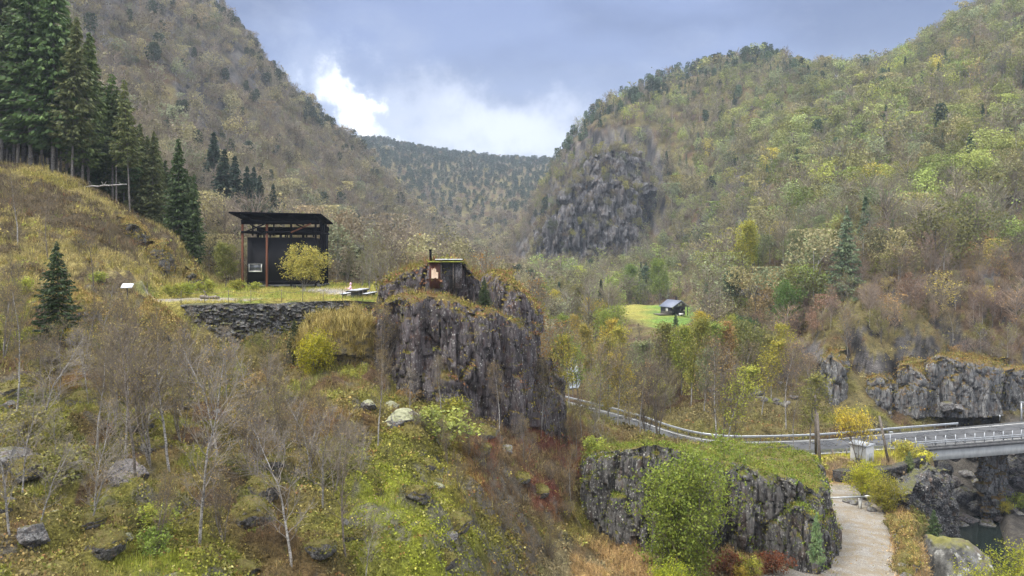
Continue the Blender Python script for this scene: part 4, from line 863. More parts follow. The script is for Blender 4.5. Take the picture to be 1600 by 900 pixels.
def make_spruce(kind, seed, H, R, cb, r0, needle=0.30, dens=1.0, lacy=False, bark='grey_bark'):
    rng = np.random.default_rng(seed); S = [(0, 0, H*i/12, rng.normal()*0.01, 0, H*(i+1)/12, r0*(1-i/12.5), r0*(1-(i+1)/12.5)) for i in range(12)]
    for i in range(12): S[i] = (*( (0, 0, 0) if i == 0 else S[i-1][3:6]), *S[i][3:])
    B = []; P = []; D = []; Z = H*cb; k = 0
    step = 0.42*H/22
    while Z < H*0.99:
        f = (Z/H-cb)/(1-cb); L0 = R*((1-f)**0.8)*(0.35+0.65*min(1, f*5+0.25)); m = int(rng.integers(6, 9)*dens)+1
        for j in range(m):
            az = rng.uniform(0, 2*pi); L = max(0.12, L0*rng.uniform(0.6, 1.2)); dirh = np.array([cos(az), sin(az), 0])
            p0 = np.array([0, 0, Z+rng.uniform(-0.2, 0.2)]); droop = -0.20-0.25*(1-f); tipz = L*droop+L*0.16
            pts = [p0+dirh*L*t+np.array([0, 0, L*(droop*t*1.0+0.35*t**3*0.6)]) for t in (0, 0.35, 0.7, 1.0)]
            for a, b in zip(pts[:-1], pts[1:]): B.append((*a, *b, 0.03*L/3+0.006, 0.02*L/3+0.004))
            nn = max(3, int(L/needle*3.2*dens))
            for q in range(nn):
                t = rng.uniform(0.12 if f > 0.1 else 0.4, 1.02); side = rng.uniform(-1, 1)*(0.30*L*(1.05-t)+0.10); i_ = min(2, int(t*3)); base = pts[i_]+(pts[i_+1]-pts[i_])*(t*3-i_ if i_ < 2 else min(1, t*3-2))
                P.append(base+np.array([-sin(az), cos(az), 0])*side+np.array([0, 0, -abs(side)*0.35-rng.uniform(0, 0.12)])); D.append((az+side*1.6, 0.25+rng.uniform(0, 0.55)))
        Z += step*rng.uniform(0.7, 1.3)
    # dead lower branches
    for j in range(int(26*cb*3)):
        z = rng.uniform(0.06, cb+0.1)*H; az = rng.uniform(0, 2*pi); L = rng.uniform(0.4, 1.6)
        B.append((0, 0, z, cos(az)*L, sin(az)*L, z-L*rng.uniform(0, 0.4), 0.025, 0.008))
    P = np.array(P); D = np.array(D); n = len(P); s = needle*rng.uniform(0.6, 1.25, n)
    u = np.stack([np.cos(D[:, 0])*np.cos(D[:, 1]), np.sin(D[:, 0])*np.cos(D[:, 1]), -np.sin(D[:, 1])], -1); w = rng.normal(size=(n, 3)); v = np.cross(u, w); v /= np.linalg.norm(v, axis=1)[:, None]
    V = np.stack([P-u*s[:, None]*0.5, P+v*s[:, None]*0.28, P+u*s[:, None]*0.7, P-v*s[:, None]*0.28], 1).reshape(-1, 3)
    Vb, Qb = tubes(B, 3); tv = tubes(S, 7)
    proto(kind, (*tv, MAT[bark]), [(Vb, Qb, MAT['dark_bark']), (V, np.arange(4*n).reshape(-1, 4), MAT['needle'])])
make_spruce('spruce1', 31, 24, 4.4, 0.26, 0.24, 0.62, 1.3)
make_spruce('spruce2', 32, 22, 4.0, 0.16, 0.22, 0.62, 1.3)
make_spruce('spruce3', 33, 20, 3.7, 0.05, 0.20, 0.58, 1.3)
make_spruce('spruce4', 34, 26, 4.0, 0.38, 0.22, 0.62, 1.2)
make_spruce('young_spruce', 35, 8, 2.3, 0.03, 0.10, 0.22, 1.1)
make_spruce('sapling', 36, 3.6, 1.2, 0.04, 0.05, 0.16, 0.9)

PREV = {}
NAME = dict(bare='birch_tree', mid_bare='birch_tree', mid_bare2='birch_tree', mid_half='birch_tree', mid_leaf='leafy_tree', mid_leaf2='leafy_tree', mid_leaf3='leafy_tree', purple='alder_tree')
def tree(kind, x, y, h, label, cat, group=None, color=(0.1, 0.12, 0.03), name=None, z=None, wide=1.0, seed=None, sink=0.1, part='crown'):
    """one tree: an Empty at its foot with trunk and crown as children; the meshes are shared between copies"""
    rng = random.Random(seed if seed is not None else hash((round(x*7), round(y*11))) & 0xffff)
    tm, cm = PROTO[kind]; H0 = max(v[2] for v in PROTO_BB(kind)); s = h/H0
    root = thing(name or NAME.get(kind, NAME['bare'] if kind.startswith('bare') else kind), label, cat, (x, y, (g1(x, y) if z is None else z)-sink), rng.uniform(0, 2*pi), group)
    root.rotation_euler[0] = rng.gauss(0, 0.025); root.rotation_euler[1] = rng.gauss(0, 0.025); root.scale = (s*wide, s*wide, s)
    link('trunk', tm, root); o = link(part, cm, root); v = rng.uniform(0.85, 1.15); o.color = (color[0]*v*rng.uniform(0.9, 1.1), color[1]*v, color[2]*v, 1)
    return root
_bb = {}
def PROTO_BB(kind):
    if kind not in _bb:
        c = np.empty(len(PROTO[kind][1].vertices)*3, np.float32); PROTO[kind][1].vertices.foreach_get('co', c); c = c.reshape(-1, 3); _bb[kind] = [c.max(0)]
    return _bb[kind]
def T(kind, px, Y, h, *a, **k): x, y = W(px, Y); return tree(kind, x, y, h, *a, **k)

YEL = (0.42, 0.36, 0.06); YG = (0.30, 0.33, 0.06); LG = (0.20, 0.27, 0.06); OL = (0.17, 0.17, 0.05); DG = (0.055, 0.085, 0.035); SP = (0.040, 0.065, 0.036); OR = (0.40, 0.23, 0.07); GG = (0.16, 0.20, 0.10); BR = (0.28, 0.20, 0.10)
# plateau and building
T('dome_tree', 474, 80, 5.9, 'round yellow birch in front of the black timber building', 'tree', color=(0.62, 0.60, 0.16), name='birch_tree', z=-4.1, wide=1.1)
T('mid_leaf', 352, 92, 6.4, 'grey-green round tree just left of the black timber building', 'tree', color=(0.24, 0.28, 0.09), name='leafy_tree', z=-4.2, wide=1.25)
T('round_bush', 492, 57.5, 4.4, 'bright yellow-green bush below the plateau wall', 'bush', color=(0.42, 0.42, 0.03), name='leafy_bush', z=-9.6)
T('young_spruce', 460, 60.5, 3.6, 'small dark spruce half hidden behind the bright yellow-green bush', 'spruce', color=(0.06, 0.09, 0.025), name='spruce_tree', z=-8.6)
T('willow', 1068, 51.3, 11.2, 'large green willow tree growing against the turf-capped outcrop', 'tree', color=(0.30, 0.40, 0.07), name='willow_tree', z=-22.5, wide=0.88)
T('round_bush', 1046, 45, 3.4, 'bright lime bush in the leaf litter at the outcrop foot', 'bush', color=(0.38, 0.46, 0.03), name='leafy_bush', z=-21.6, wide=1.0)
T('rowan', 1343, 84.8, 7.8, 'bright yellow rowan in front of the grey kiosk', 'tree', color=(0.68, 0.56, 0.08), name='rowan_tree', z=-24.5, wide=0.85)
T('round_bush', 1350, 76.5, 4.6, 'yellow-green bush behind the path barrier', 'bush', color=(0.46, 0.47, 0.035), name='leafy_bush', wide=1.0)
T('round_bush', 1380, 72, 4.2, 'sprawling yellow-olive bush between path barrier and gorge wall', 'bush', color=(0.36, 0.34, 0.04), name='leafy_bush', wide=1.0)
T('near_bush', 1588, 34, 6.5, 'large yellow-green bush filling the lower corner by the gorge', 'bush', color=(0.36, 0.37, 0.04), name='leafy_bush', z=-19.4, wide=1.05)
T('near_bush', 1500, 34, 4.2, 'smaller lime bush just left of the large corner bush', 'bush', color=(0.42, 0.42, 0.04), name='leafy_bush', z=-18.6, wide=0.7)
T('young_spruce', 93, 47.5, 6.6, 'dark green young spruce in front of the grey bluff', 'spruce', color=(0.045, 0.085, 0.03), name='spruce_tree', wide=1.0)
T('young_spruce', 757, 61, 2.6, 'little dark spruce growing on a ledge of the rock tower', 'spruce', color=(0.05, 0.09, 0.03), name='spruce_tree', z=-4.2)
T('sapling', 1276, 51.0, 3.4, 'small pale green pine in front of the outcrop step', 'pine', color=(0.24, 0.34, 0.16), name='pine_tree', z=-21.0, wide=0.6)
T('sapling', 1420, 86, 3.4, 'small pale pine above the gorge wall beside the railing', 'pine', color=(0.17, 0.24, 0.09), name='pine_tree')
T('sapling', 1456, 86, 3.4, 'thin pine sapling overlapping the near end of the bridge girder', 'pine', color=(0.12, 0.19, 0.08), name='pine_tree')
T('sapling', 1460, 70, 3.0, 'tiny green pine standing on the gorge rock', 'pine', color=(0.07, 0.12, 0.045), name='pine_tree', z=-27)
T('young_spruce', 78, 23, 2.2, 'blurred low spruce at the very bottom left of the slope', 'spruce', color=(0.06, 0.11, 0.05), name='spruce_tree') if 0 else None
T('mid_leaf', 1160, 150, 13, 'tall pale green tree on the brow above the pale cliff', 'tree', color=(0.36, 0.40, 0.07), name='leafy_tree') if 0 else None
T('shrub', 690, 46, 2.6, 'pale yellow-green bush beside the lichen-capped boulder', 'bush', color=(0.36, 0.38, 0.10), name='leafy_bush', wide=1.5)
T('sapling', 623, 200, 7.5, 'lone dark spruce left of the shelter chimney', 'spruce', color=SP, name='spruce_tree', z=-4)
T('young_spruce', 626, 190, 13.5, 'single dark spruce standing behind the rock tower', 'spruce', color=(0.035, 0.065, 0.04), name='spruce_tree', z=-5.2)
T('mid_leaf2', 650, 180, 10.5, 'golden larch standing behind the rock tower', 'larch', color=(0.50, 0.30, 0.06), name='larch_tree', z=-4.6, wide=0.75)
# spruce wood on the left, each trunk on its own
R_ = random.Random(5)
SPX = [(px_, R_.uniform(99, 136), float(np.interp(px_, [0, 60, 130, 200, 260, 300], [33, 31, 24, 18.5, 16.5, 14]))*R_.uniform(0.88, 1.03)) for px_ in np.linspace(-60, 302, 34)]
SPR = [(-120, 104, 30), (38, 110, 31), (12, 112, 32), (56, 114, 30), (95, 118, 27), (112, 98, 22), (-15, 108, 31), (-40, 112, 32), (135, 118, 24), (170, 120, 21), (-95, 98, 27), (-60, 104, 30), (-25, 97, 27), (2, 101, 30), (22, 106, 27), (48, 99, 29), (66, 103, 27), (88, 112, 25), (104, 108, 24), (128, 100, 21), (140, 108, 21), (160, 112, 18), (176, 106, 19.5), (192, 112, 17), (205, 110, 16.5), (222, 114, 16), (238, 112, 16.2), (252, 116, 14.8), (262, 118, 15), (276, 116, 14.5), (290, 120, 14.6), (300, 118, 12.8), (34, 118, 30), (78, 124, 29), (118, 126, 26), (150, 128, 22), (182, 128, 21), (214, 130, 19), (246, 132, 17.5), (-45, 120, 31), (8, 126, 31), (270, 130, 14.5)]
for i, (px, Y, h) in enumerate(SPR+SPX):
    k = ('spruce4', 'spruce1', 'spruce4', 'spruce2')[i % 4] if px < 225 else ('spruce3', 'spruce2', 'spruce3')[i % 3]
    lab = 'tall spruce with bare pale trunk in the dark wood above the grassy hill' if px < 225 else 'dark spruce green to the ground at the lower edge of the wood'
    if i == 30: lab = 'lowest front spruce at the wood end nearest the black building'
    T(k, px, Y, h, lab, 'spruce', 'spruces of the dark wood behind the grassy hill', color=tuple(q*(0.62 if px > 240 else 1) for q in (SP[0]*R_.uniform(3.0, 4.2), SP[1]*R_.uniform(2.8, 3.5), SP[2]*2.1)), name='spruce_tree', wide=R_.uniform(0.75, 1.0))
for px, Y, h in [(345, 215, 25), (365, 225, 24), (385, 230, 22), (405, 240, 21), (425, 245, 20), (335, 240, 26), (395, 260, 23)]:
    T('spruce3', px, Y, h, 'far grey-green spruce behind the black timber building', 'spruce', 'spruces behind the building', color=(0.035, 0.07, 0.045), name='spruce_tree', wide=1.2)

# bare birches over the near slope: (column, depth, height, kind)
BB = [(312, 27, 9.2, 'bare1', 'tallest white-stemmed bare birch on the lower left slope'), (212, 30, 8.0, 'bare5', 'bare birch with thick grey lower trunk on the left slope'), (455, 27.5, 6.9, 'bare2', 'crooked white birch with spreading bare branches on the middle slope'),
      (540, 29, 6.4, 'bare5', 'dark slender bare tree beside the crooked white birch'), (265, 33, 8.4, 'bare4', None), (180, 37, 7.5, 'bare3', None), (340, 36, 8.0, 'bare2', None), (150, 33, 6.5, 'bare4', None), (240, 42, 8.0, 'bare3', None),
      (300, 43, 8.0, 'bare3', None), (355, 45, 7.0, 'bare1', None), (205, 47, 7.4, 'bare3', None), (15, 24, 6.0, 'bare1', 'pale crooked birch at the left edge above the grey rock'), (25, 38, 8.5, 'bare4', None), (60, 35, 6.5, 'bare2', None),
      (110, 31, 6.0, 'bare2', None), (400, 34, 6.0, 'bare3', None), (480, 36, 5.5, 'bare3', None), (505, 33, 6.0, 'bare2', None), (430, 40, 6.5, 'bare1', None), (590, 42, 7.0, 'bare4', None), (615, 50, 9, 'bare5', None), (375, 40, 7, 'bare3', None),
      (225, 37, 7.0, 'bare2', None), (285, 38, 8.0, 'bare3', None), (255, 50, 7.0, 'bare3', None), (330, 50, 6.5, 'bare3', None), (5, 45, 8, 'bare3', None), (130, 44, 6, 'bare3', None), (410, 29, 5.0, 'bare3', None), (350, 28, 4.5, 'bare3', None),
      (175, 41, 8, 'bare3', None), (195, 34, 7.5, 'bare1', None), (235, 33, 8.5, 'bare3', None), (420, 46, 7, 'bare3', None), (385, 49, 6, 'bare2', None), (460, 44, 6, 'bare3', None),
      (670, 50, 6.5, 'bare5', None), (640, 53, 6, 'bare1', None), (735, 48, 5, 'bare3', None), (700, 44, 5, 'bare3', None), (742, 55, 8, 'bare4', None), (690, 54, 7.5, 'bare4', None), (780, 57, 9, 'bare4', 'white birch stem standing against the foot of the rock tower'),
      (800, 44, 4.5, 'bare5', None), (835, 45, 4.5, 'bare5', None), (765, 42, 4.0, 'bare5', None), (860, 48, 5, 'bare3', None), (718, 39, 3.8, 'bare3', None), (815, 60, 10, 'bare1', None), (845, 62, 11, 'bare4', None), (868, 64, 10, 'bare2', None), (830, 66, 11, 'bare4', None), (855, 70, 12, 'bare5', None),
      (880, 68, 10, 'bare1', None), (900, 66, 9, 'bare3', None), (893, 58, 8.5, 'bare4', 'thin leaning birch left of the outcrop end'), (925, 70, 9, 'bare1', None), (945, 72, 8, 'bare2', None), (910, 75, 10, 'bare4', None), (760, 60, 8, 'bare3', None), (725, 57, 8, 'bare5', None), (600, 59, 7.5, 'bare3', None),
      (655, 58, 7, 'bare3', None), (820, 54, 7, 'bare3', None), (790, 52, 6, 'bare3', None),
      (145, 58, 7.5, 'bare5', 'dark bare tree rising before the straw-coloured hill'), (75, 66, 7, 'bare5', None), (28, 68, 8.5, 'bare4', None), (172, 78, 4, 'bare3', None), (230, 68, 3.5, 'bare3', None), (8, 75, 10, 'bare4', None)]
for i, (px, Y, h, k, lab) in enumerate(BB):
    if lab is None and ((i % 7 == 1 and px < 700) or (600 < px < 900 and Y > 49 and i % 2)): continue
    if px > 600: h *= 0.72
    if lab is None:
        where = 'on the mossy left slope' if px < 380 else 'on the middle slope' if px < 640 else 'in the red-brown hollow below the tower' if Y < 56 else 'crowding round the foot of the rock tower'
        if px < 250 and Y > 57: where = 'on the straw-coloured hill'
        lab = {'bare1': 'slender white-stemmed bare birch ', 'bare2': 'crooked bare birch with wide branches ', 'bare3': 'many-stemmed bare grey thicket birch ', 'bare4': 'tall bare birch with a few yellow leaves ', 'bare5': 'dark-stemmed bare tree '}[k]+where
    T(k, px, Y, h*(0.72 if 140 < px < 430 and Y > 36 else 0.85), lab, 'tree', 'bare birches on the near slopes', color=(0.42, 0.33, 0.13), wide=R_.uniform(0.9, 1.15))
for i in range(24):
    px = R_.uniform(0, 650); Y = R_.uniform(24, 50); k = R_.choice(['bare3', 'bare2', 'bare3', 'bare1', 'bare5'])
    T(k, px, Y, R_.uniform(2.6, 5.2), {'bare1': 'low thin white-stemmed birch ', 'bare2': 'low crooked bare birch ', 'bare3': 'low twiggy many-stemmed birch ', 'bare5': 'low dark-stemmed sapling '}[k]+('on the mossy left slope' if px < 380 else 'on the middle slope'), 'tree', 'bare birches on the near slopes', color=(0.42, 0.33, 0.13))
# plateau edge birches, behind the picnic table and around the tower top
for px, Y, h, k in [(577, 78, 6.5, 'bare1'), (590, 79, 8, 'bare2'), (597, 72, 6, 'bare3'), (565, 95, 7, 'bare3'), (610, 70, 5.5, 'bare2'), (540, 100, 6, 'bare3')]:
    T(k, px, Y, h, 'pale bare birch at the plateau edge behind the picnic table', 'tree', 'bare birches on the plateau edge', color=YG)
for px, Y, h, k in [(735, 105, 11, 'mid_bare'), (770, 100, 14, 'mid_bare'), (790, 110, 15, 'mid_bare2'), (815, 105, 15, 'mid_bare'), (840, 98, 12, 'mid_bare2'), (750, 130, 15, 'mid_half'), (870, 96, 12, 'mid_bare'), (860, 115, 13, 'mid_half'), (710, 140, 14, 'mid_bare2')]:
    z0 = min(g1(*W(px, Y)), -9); T(k, px, Y, h, 'tall bare birch with orange leaves rising behind the rock tower', 'tree', 'birches behind the rock tower', color=OR, z=z0)

# valley wood beside the road
VAL = [(890, 95, 10, 'mid_bare'), (905, 100, 11, 'mid_half'), (935, 92, 11, 'mid_bare2'), (950, 98, 12, 'mid_bare'), (965, 90, 11, 'mid_bare'), (975, 112, 13, 'mid_bare2'), (985, 95, 11, 'mid_half'), (1000, 88, 10, 'mid_bare'), (1010, 98, 13, 'purple'), (1028, 92, 13, 'purple'), (1018, 116, 13, 'purple'),
       (1080, 112, 14, 'mid_leaf2'), (1065, 118, 12, 'mid_leaf'), (1120, 90, 15, 'mid_bare'), (1128, 91, 14, 'mid_bare2'), (1135, 89, 11, 'mid_bare'), (1145, 92, 10, 'mid_bare2'), (1160, 112, 11, 'mid_bare'), (1190, 108, 12, 'mid_half'), (1228, 104, 13, 'mid_bare'), (1240, 95, 9, 'mid_bare'),
       (1265, 93, 11, 'mid_bare2'), (1270, 110, 11, 'mid_bare'), (1205, 118, 11, 'mid_bare2'), (1040, 122, 12, 'mid_leaf'), (1095, 125, 12, 'mid_half'), (1100, 108, 10, 'mid_half'), (955, 130, 13, 'mid_half'), (920, 135, 13, 'mid_leaf2'), (940, 145, 13, 'mid_half'), (895, 130, 12, 'mid_bare2'), (878, 118, 12, 'mid_half'),
       (980, 150, 13, 'mid_half'), (1010, 160, 14, 'mid_bare'), (1045, 150, 12, 'mid_leaf3'), (870, 150, 13, 'mid_leaf2'), (910, 170, 13, 'mid_half'), (860, 180, 14, 'mid_half'), (950, 180, 13, 'mid_leaf3'), (1075, 140, 11, 'mid_half'), (1130, 125, 12, 'mid_leaf'), (1150, 135, 12, 'mid_half'), (1180, 130, 12, 'mid_leaf3'),
       (1100, 150, 12, 'mid_leaf'), (1120, 165, 12, 'mid_leaf3'), (1090, 185, 13, 'mid_leaf'), (1000, 200, 13, 'mid_bare2'), (1010, 215, 15, 'mid_bare'), (930, 210, 13, 'mid_leaf3'), (900, 235, 14, 'mid_leaf'), (880, 215, 14, 'mid_half'), (970, 240, 12, 'mid_half'), (850, 230, 13, 'mid_leaf'), (1215, 125, 11, 'mid_bare'), (1245, 122, 11, 'mid_half'),
       (1060, 170, 12, 'mid_half'), (1140, 185, 13, 'mid_leaf'), (1115, 200, 14, 'mid_leaf'), (985, 175, 12, 'mid_leaf3'), (1030, 185, 10, 'mid_half'), (905, 150, 12, 'mid_bare2'), (932, 118, 9, 'mid_bare2')]
YEL = (0.56, 0.48, 0.08); YG = (0.40, 0.44, 0.08); LG = (0.28, 0.38, 0.08); OL = (0.26, 0.26, 0.08); GG = (0.24, 0.29, 0.15); OR = (0.40, 0.28, 0.12); BR = (0.38, 0.28, 0.14)
VC = [YG, YG, YEL, OL, (0.42, 0.36, 0.09), GG, LG, YEL, OR]
for i, (px, Y, h, k) in enumerate(VAL):
    if k == 'mid_bare2' and i % 2 or k == 'mid_bare' and i % 3 == 0: k = 'mid_half'
    if (950 < px < 1100 and 145 < Y) or (px in (1115, 1120, 1140) and Y > 160): continue
    c = R_.choice(VC) if k.startswith('mid_leaf') or k == 'mid_half' else BR
    if px == 1080: c = (0.36, 0.34, 0.07)
    kd = {'mid_bare': 'white-stemmed nearly bare birch', 'mid_bare2': 'grey-branched half-bare birch', 'mid_half': 'thin-leaved birch turning yellow', 'mid_leaf': 'round leafy tree turning colour', 'mid_leaf2': 'slender leafy birch', 'mid_leaf3': 'bushy many-stemmed leafy tree', 'purple': 'dense purplish bare alder'}[k]
    wh = 'on the near side of the wet road' if Y < 103 and px > 960 else 'between rock tower and valley road' if px < 960 and Y < 140 else 'along the bank above the road bend' if Y < 140 else 'on the valley floor below the green meadow'
    T(k, px, Y, h, f'{kd} {wh}', 'tree', 'trees along the valley road', color=c, wide=R_.uniform(0.85, 1.1))
T('mid_leaf3', 1165, 150, 9, 'dark green round bush-like tree below the pale streaked cliff', 'tree', color=(0.07, 0.14, 0.045), name='leafy_tree')
T('mid_leaf3', 1225, 146, 13, 'lone mid-green tree before the foot of the pale streaked cliff', 'tree', color=(0.15, 0.24, 0.06), name='leafy_tree', wide=0.7)
T('young_spruce', 1320, 145, 19, 'tall loose blue-green pine rising above the road cutting', 'pine', color=(0.17, 0.25, 0.15), name='pine_tree', wide=0.75)
T('mid_leaf', 1162, 200, 17, 'tall bright yellow-green tree on the brow of the pale cliff', 'tree', color=(0.42, 0.44, 0.08), name='leafy_tree')
T('mid_leaf2', 1180, 205, 15, 'second pale green tree on the brow, right of the brightest one', 'tree', color=(0.36, 0.40, 0.09), name='leafy_tree')
T('mid_leaf', 1124, 262, 13, 'yellow tree directly right of the dark cabin', 'tree', color=(0.44, 0.42, 0.06), name='leafy_tree')
T('mid_leaf3', 1104, 285, 12, 'golden-green tree touching the cabin roof', 'tree', color=(0.40, 0.36, 0.07), name='leafy_tree')
T('young_spruce', 1056, 195, 4.2, 'little pine alone on the bright meadow edge', 'pine', color=(0.07, 0.12, 0.05), name='pine_tree')
T('mid_leaf', 1030, 325, 24, 'tall fresh green tree at the wood edge behind the meadow', 'tree', color=(0.24, 0.36, 0.06), name='leafy_tree')
T('mid_leaf', 985, 335, 21, 'broad green tree behind the meadow below the great cliff', 'tree', color=(0.22, 0.31, 0.07), name='leafy_tree')
T('snag', 1463, 141, 9, 'dark leafless tree with forked crown above the road cutting', 'tree', name='bare_tree')
T('snag', 1556, 178, 14, 'dark straight leafless tree on the upper right slope', 'tree', name='bare_tree')

# the slope above the road: trees one can tell apart
SL = []
for i in range(150):
    px = R_.uniform(1110, 1680); Y = R_.uniform(124, 225)
    x, y = W(px, Y)
    if any((x-a)**2+(y-b)**2 < 30 for a, b in SL): continue
    z = g1(x, y); py = HZ-z/y*F
    if px < 1240 and 410 < py < 520: continue
    SL.append((x, y))
    low = py > 440
    k = R_.choices(['mid_bare', 'mid_bare2', 'mid_half', 'mid_leaf', 'mid_leaf3', 'purple'], [6, 6, 1.5, 0.1, 0.1, 2] if low or px > 1430 else [4, 4, 3, 1.6, 1, 1])[0]
    c = R_.choice([GG, OL, YG, GG, (0.24, 0.22, 0.08)]) if not low else R_.choice([OR, BR, OL, (0.34, 0.25, 0.07)])
    kd = {'mid_bare': 'white-stemmed bare birch', 'mid_bare2': 'pale-branched bare birch', 'mid_half': 'thin-leaved birch', 'mid_leaf': 'rounded leafy tree', 'mid_leaf3': 'low spreading leafy tree', 'purple': 'brown bare alder'}[k]
    wh = 'on the rocky slope above the road cutting' if low else 'in the upper wood over the rocky slope'
    T(k, px, Y, R_.uniform(6, 9) if low else R_.uniform(9, 14), f'{kd} {wh}', 'tree', 'trees on the slope above the road', color=c, wide=R_.uniform(0.8, 1.15))

# ------------------------------------------------------------------ forest farther off: one mass per mountain side
def tmpl_round(seed, n, sparse=0.0, q=0.13, tall=0.5):
    """unit-height deciduous tree: lobes of leaf clumps over a stem; columns: verts, quads, per-vertex shade kind (0 leaf, 1 wood)"""
    rng = np.random.default_rng(seed); m = rng.integers(5, 9); c = rng.normal(size=(m, 3))*np.array([0.15, 0.15, 0.17])+np.array([0, 0, 0.62]); r = rng.uniform(0.12, 0.24, m)
    i = rng.integers(0, m, n); d = rng.normal(size=(n, 3)); d /= np.linalg.norm(d, axis=1)[:, None]; P = c[i]+d*(r[i]*rng.uniform(0.55, 1.1, n))[:, None]
    P[:, 2] = np.clip(P[:, 2], 0.16, 1.0)
    V, Q = leaf_quads(P, q, rng); kind = np.zeros(len(V))
    S = [(0, 0, -0.08, 0.01, 0.0, 0.75, 0.012, 0.005)]+[(0, 0, z, a*0.2, b*0.2, z+0.28, 0.006, 0.003) for z, a, b in ((0.3, 1, 0), (0.36, -0.7, 0.7), (0.42, -0.3, -1), (0.5, 0.6, 0.6))]
    Vt, Qt = tubes(S, 3); return np.concatenate([V, Vt]), np.concatenate([Q, Qt+len(V)]), np.concatenate([kind, np.ones(len(Vt))])
def tmpl_bare(seed, n, leaf=0, w=0.0035):
    rng = np.random.default_rng(seed); S = [(0, 0, -0.08, 0.0, 0.0, 0.5, 0.011, 0.007), (0, 0, 0.5, 0.01, 0.01, 0.95, 0.007, 0.003)]
    pts = []
    for i in range(n//5):
        z = rng.uniform(0.22, 0.88); az = rng.uniform(0, 2*pi); L = (0.10+0.26*sin(pi*min(1, (z-0.1)*1.1)))*rng.uniform(0.6, 1.1); e = rng.uniform(0.5, 1.1)
        p = np.array([0, 0, z]); q = p+np.array([cos(az)*cos(e), sin(az)*cos(e), sin(e)])*L; S.append((*p, *q, w*1.3, w*0.7))
        for k in range(4):
            t = rng.uniform(0.3, 1); a = p+(q-p)*t; b = a+(rng.normal(size=3)*0.6+np.array([cos(az), sin(az), 1.0]))*L*0.26; S.append((*a, *b, w*0.8, w*0.4)); pts.append(b)
    S = np.array(S); d = S[:, 3:6]-S[:, :3]; side = np.cross(d, rng.normal(size=d.shape)); side /= np.linalg.norm(side, axis=1)[:, None]
    V = np.stack([S[:, :3]-side*S[:, 6:7], S[:, :3]+side*S[:, 6:7], S[:, 3:6]+side*S[:, 7:8], S[:, 3:6]-side*S[:, 7:8]], 1).reshape(-1, 3); Q = np.arange(len(V)).reshape(-1, 4)
    kind = np.full(len(V), 2.0); kind[:8] = 1
    if leaf:
        P = np.array(pts)[rng.integers(0, len(pts), leaf)]+rng.normal(size=(leaf, 3))*0.02; Vl, Ql = leaf_quads(P, w*9, rng); Q = np.concatenate([Q, Ql+len(V)]); V = np.concatenate([V, Vl]); kind = np.concatenate([kind, np.zeros(len(Vl))])
    return V, Q, kind
def tmpl_conifer(seed, n, pine=False, w=0.17):
    rng = np.random.default_rng(seed)
    if pine: z = 0.45+0.55*rng.uniform(0, 1, n)**0.8; r = 0.17*np.sqrt(np.clip(1-((z-0.68)/0.36)**2, 0.05, 1))*rng.uniform(0.3, 1.2, n)
    else: z = 0.08+0.92*rng.uniform(0, 1, n)**1.3; r = w*(1.02-z)**0.85*rng.uniform(0.35, 1.15, n)
    az = rng.uniform(0, 2*pi, n); P = np.stack([np.cos(az)*r, np.sin(az)*r, z-0.4*r*(not pine)], -1)
    V, Q = leaf_quads(P, (0.055 if not pine else 0.06)*(0.8 if n > 500 else 1.0 if n > 200 else 1.3), rng); Vt, Qt = tubes([(0, 0, -0.1, 0, 0, 0.9, 0.010, 0.004)], 3)
    return np.concatenate([V, Vt]), np.concatenate([Q, Qt+len(V)]), np.concatenate([np.zeros(len(V)), np.ones(len(Vt))])
TM = {}
for tier, (nr, nb, ncf) in enumerate(((1300, 330, 900), (420, 170, 360), (150, 70, 150))):
    qs = (0.030, 0.052, 0.095)[tier]; w = (0.0030, 0.0048, 0.009)[tier]
    TM[tier] = dict(leaf=[tmpl_round(200+i+tier*9, nr, q=qs) for i in range(4)], thin=[tmpl_bare(300+i+tier*9, nb, nr//3, w) for i in range(4)], bare=[tmpl_bare(400+i+tier*9, int(nb*1.25), nr//16, w) for i in range(4)],
                    fir=[tmpl_conifer(500+i+tier*9, ncf) for i in range(3)], pine=[tmpl_conifer(600+i+tier*9, ncf, True) for i in range(3)])
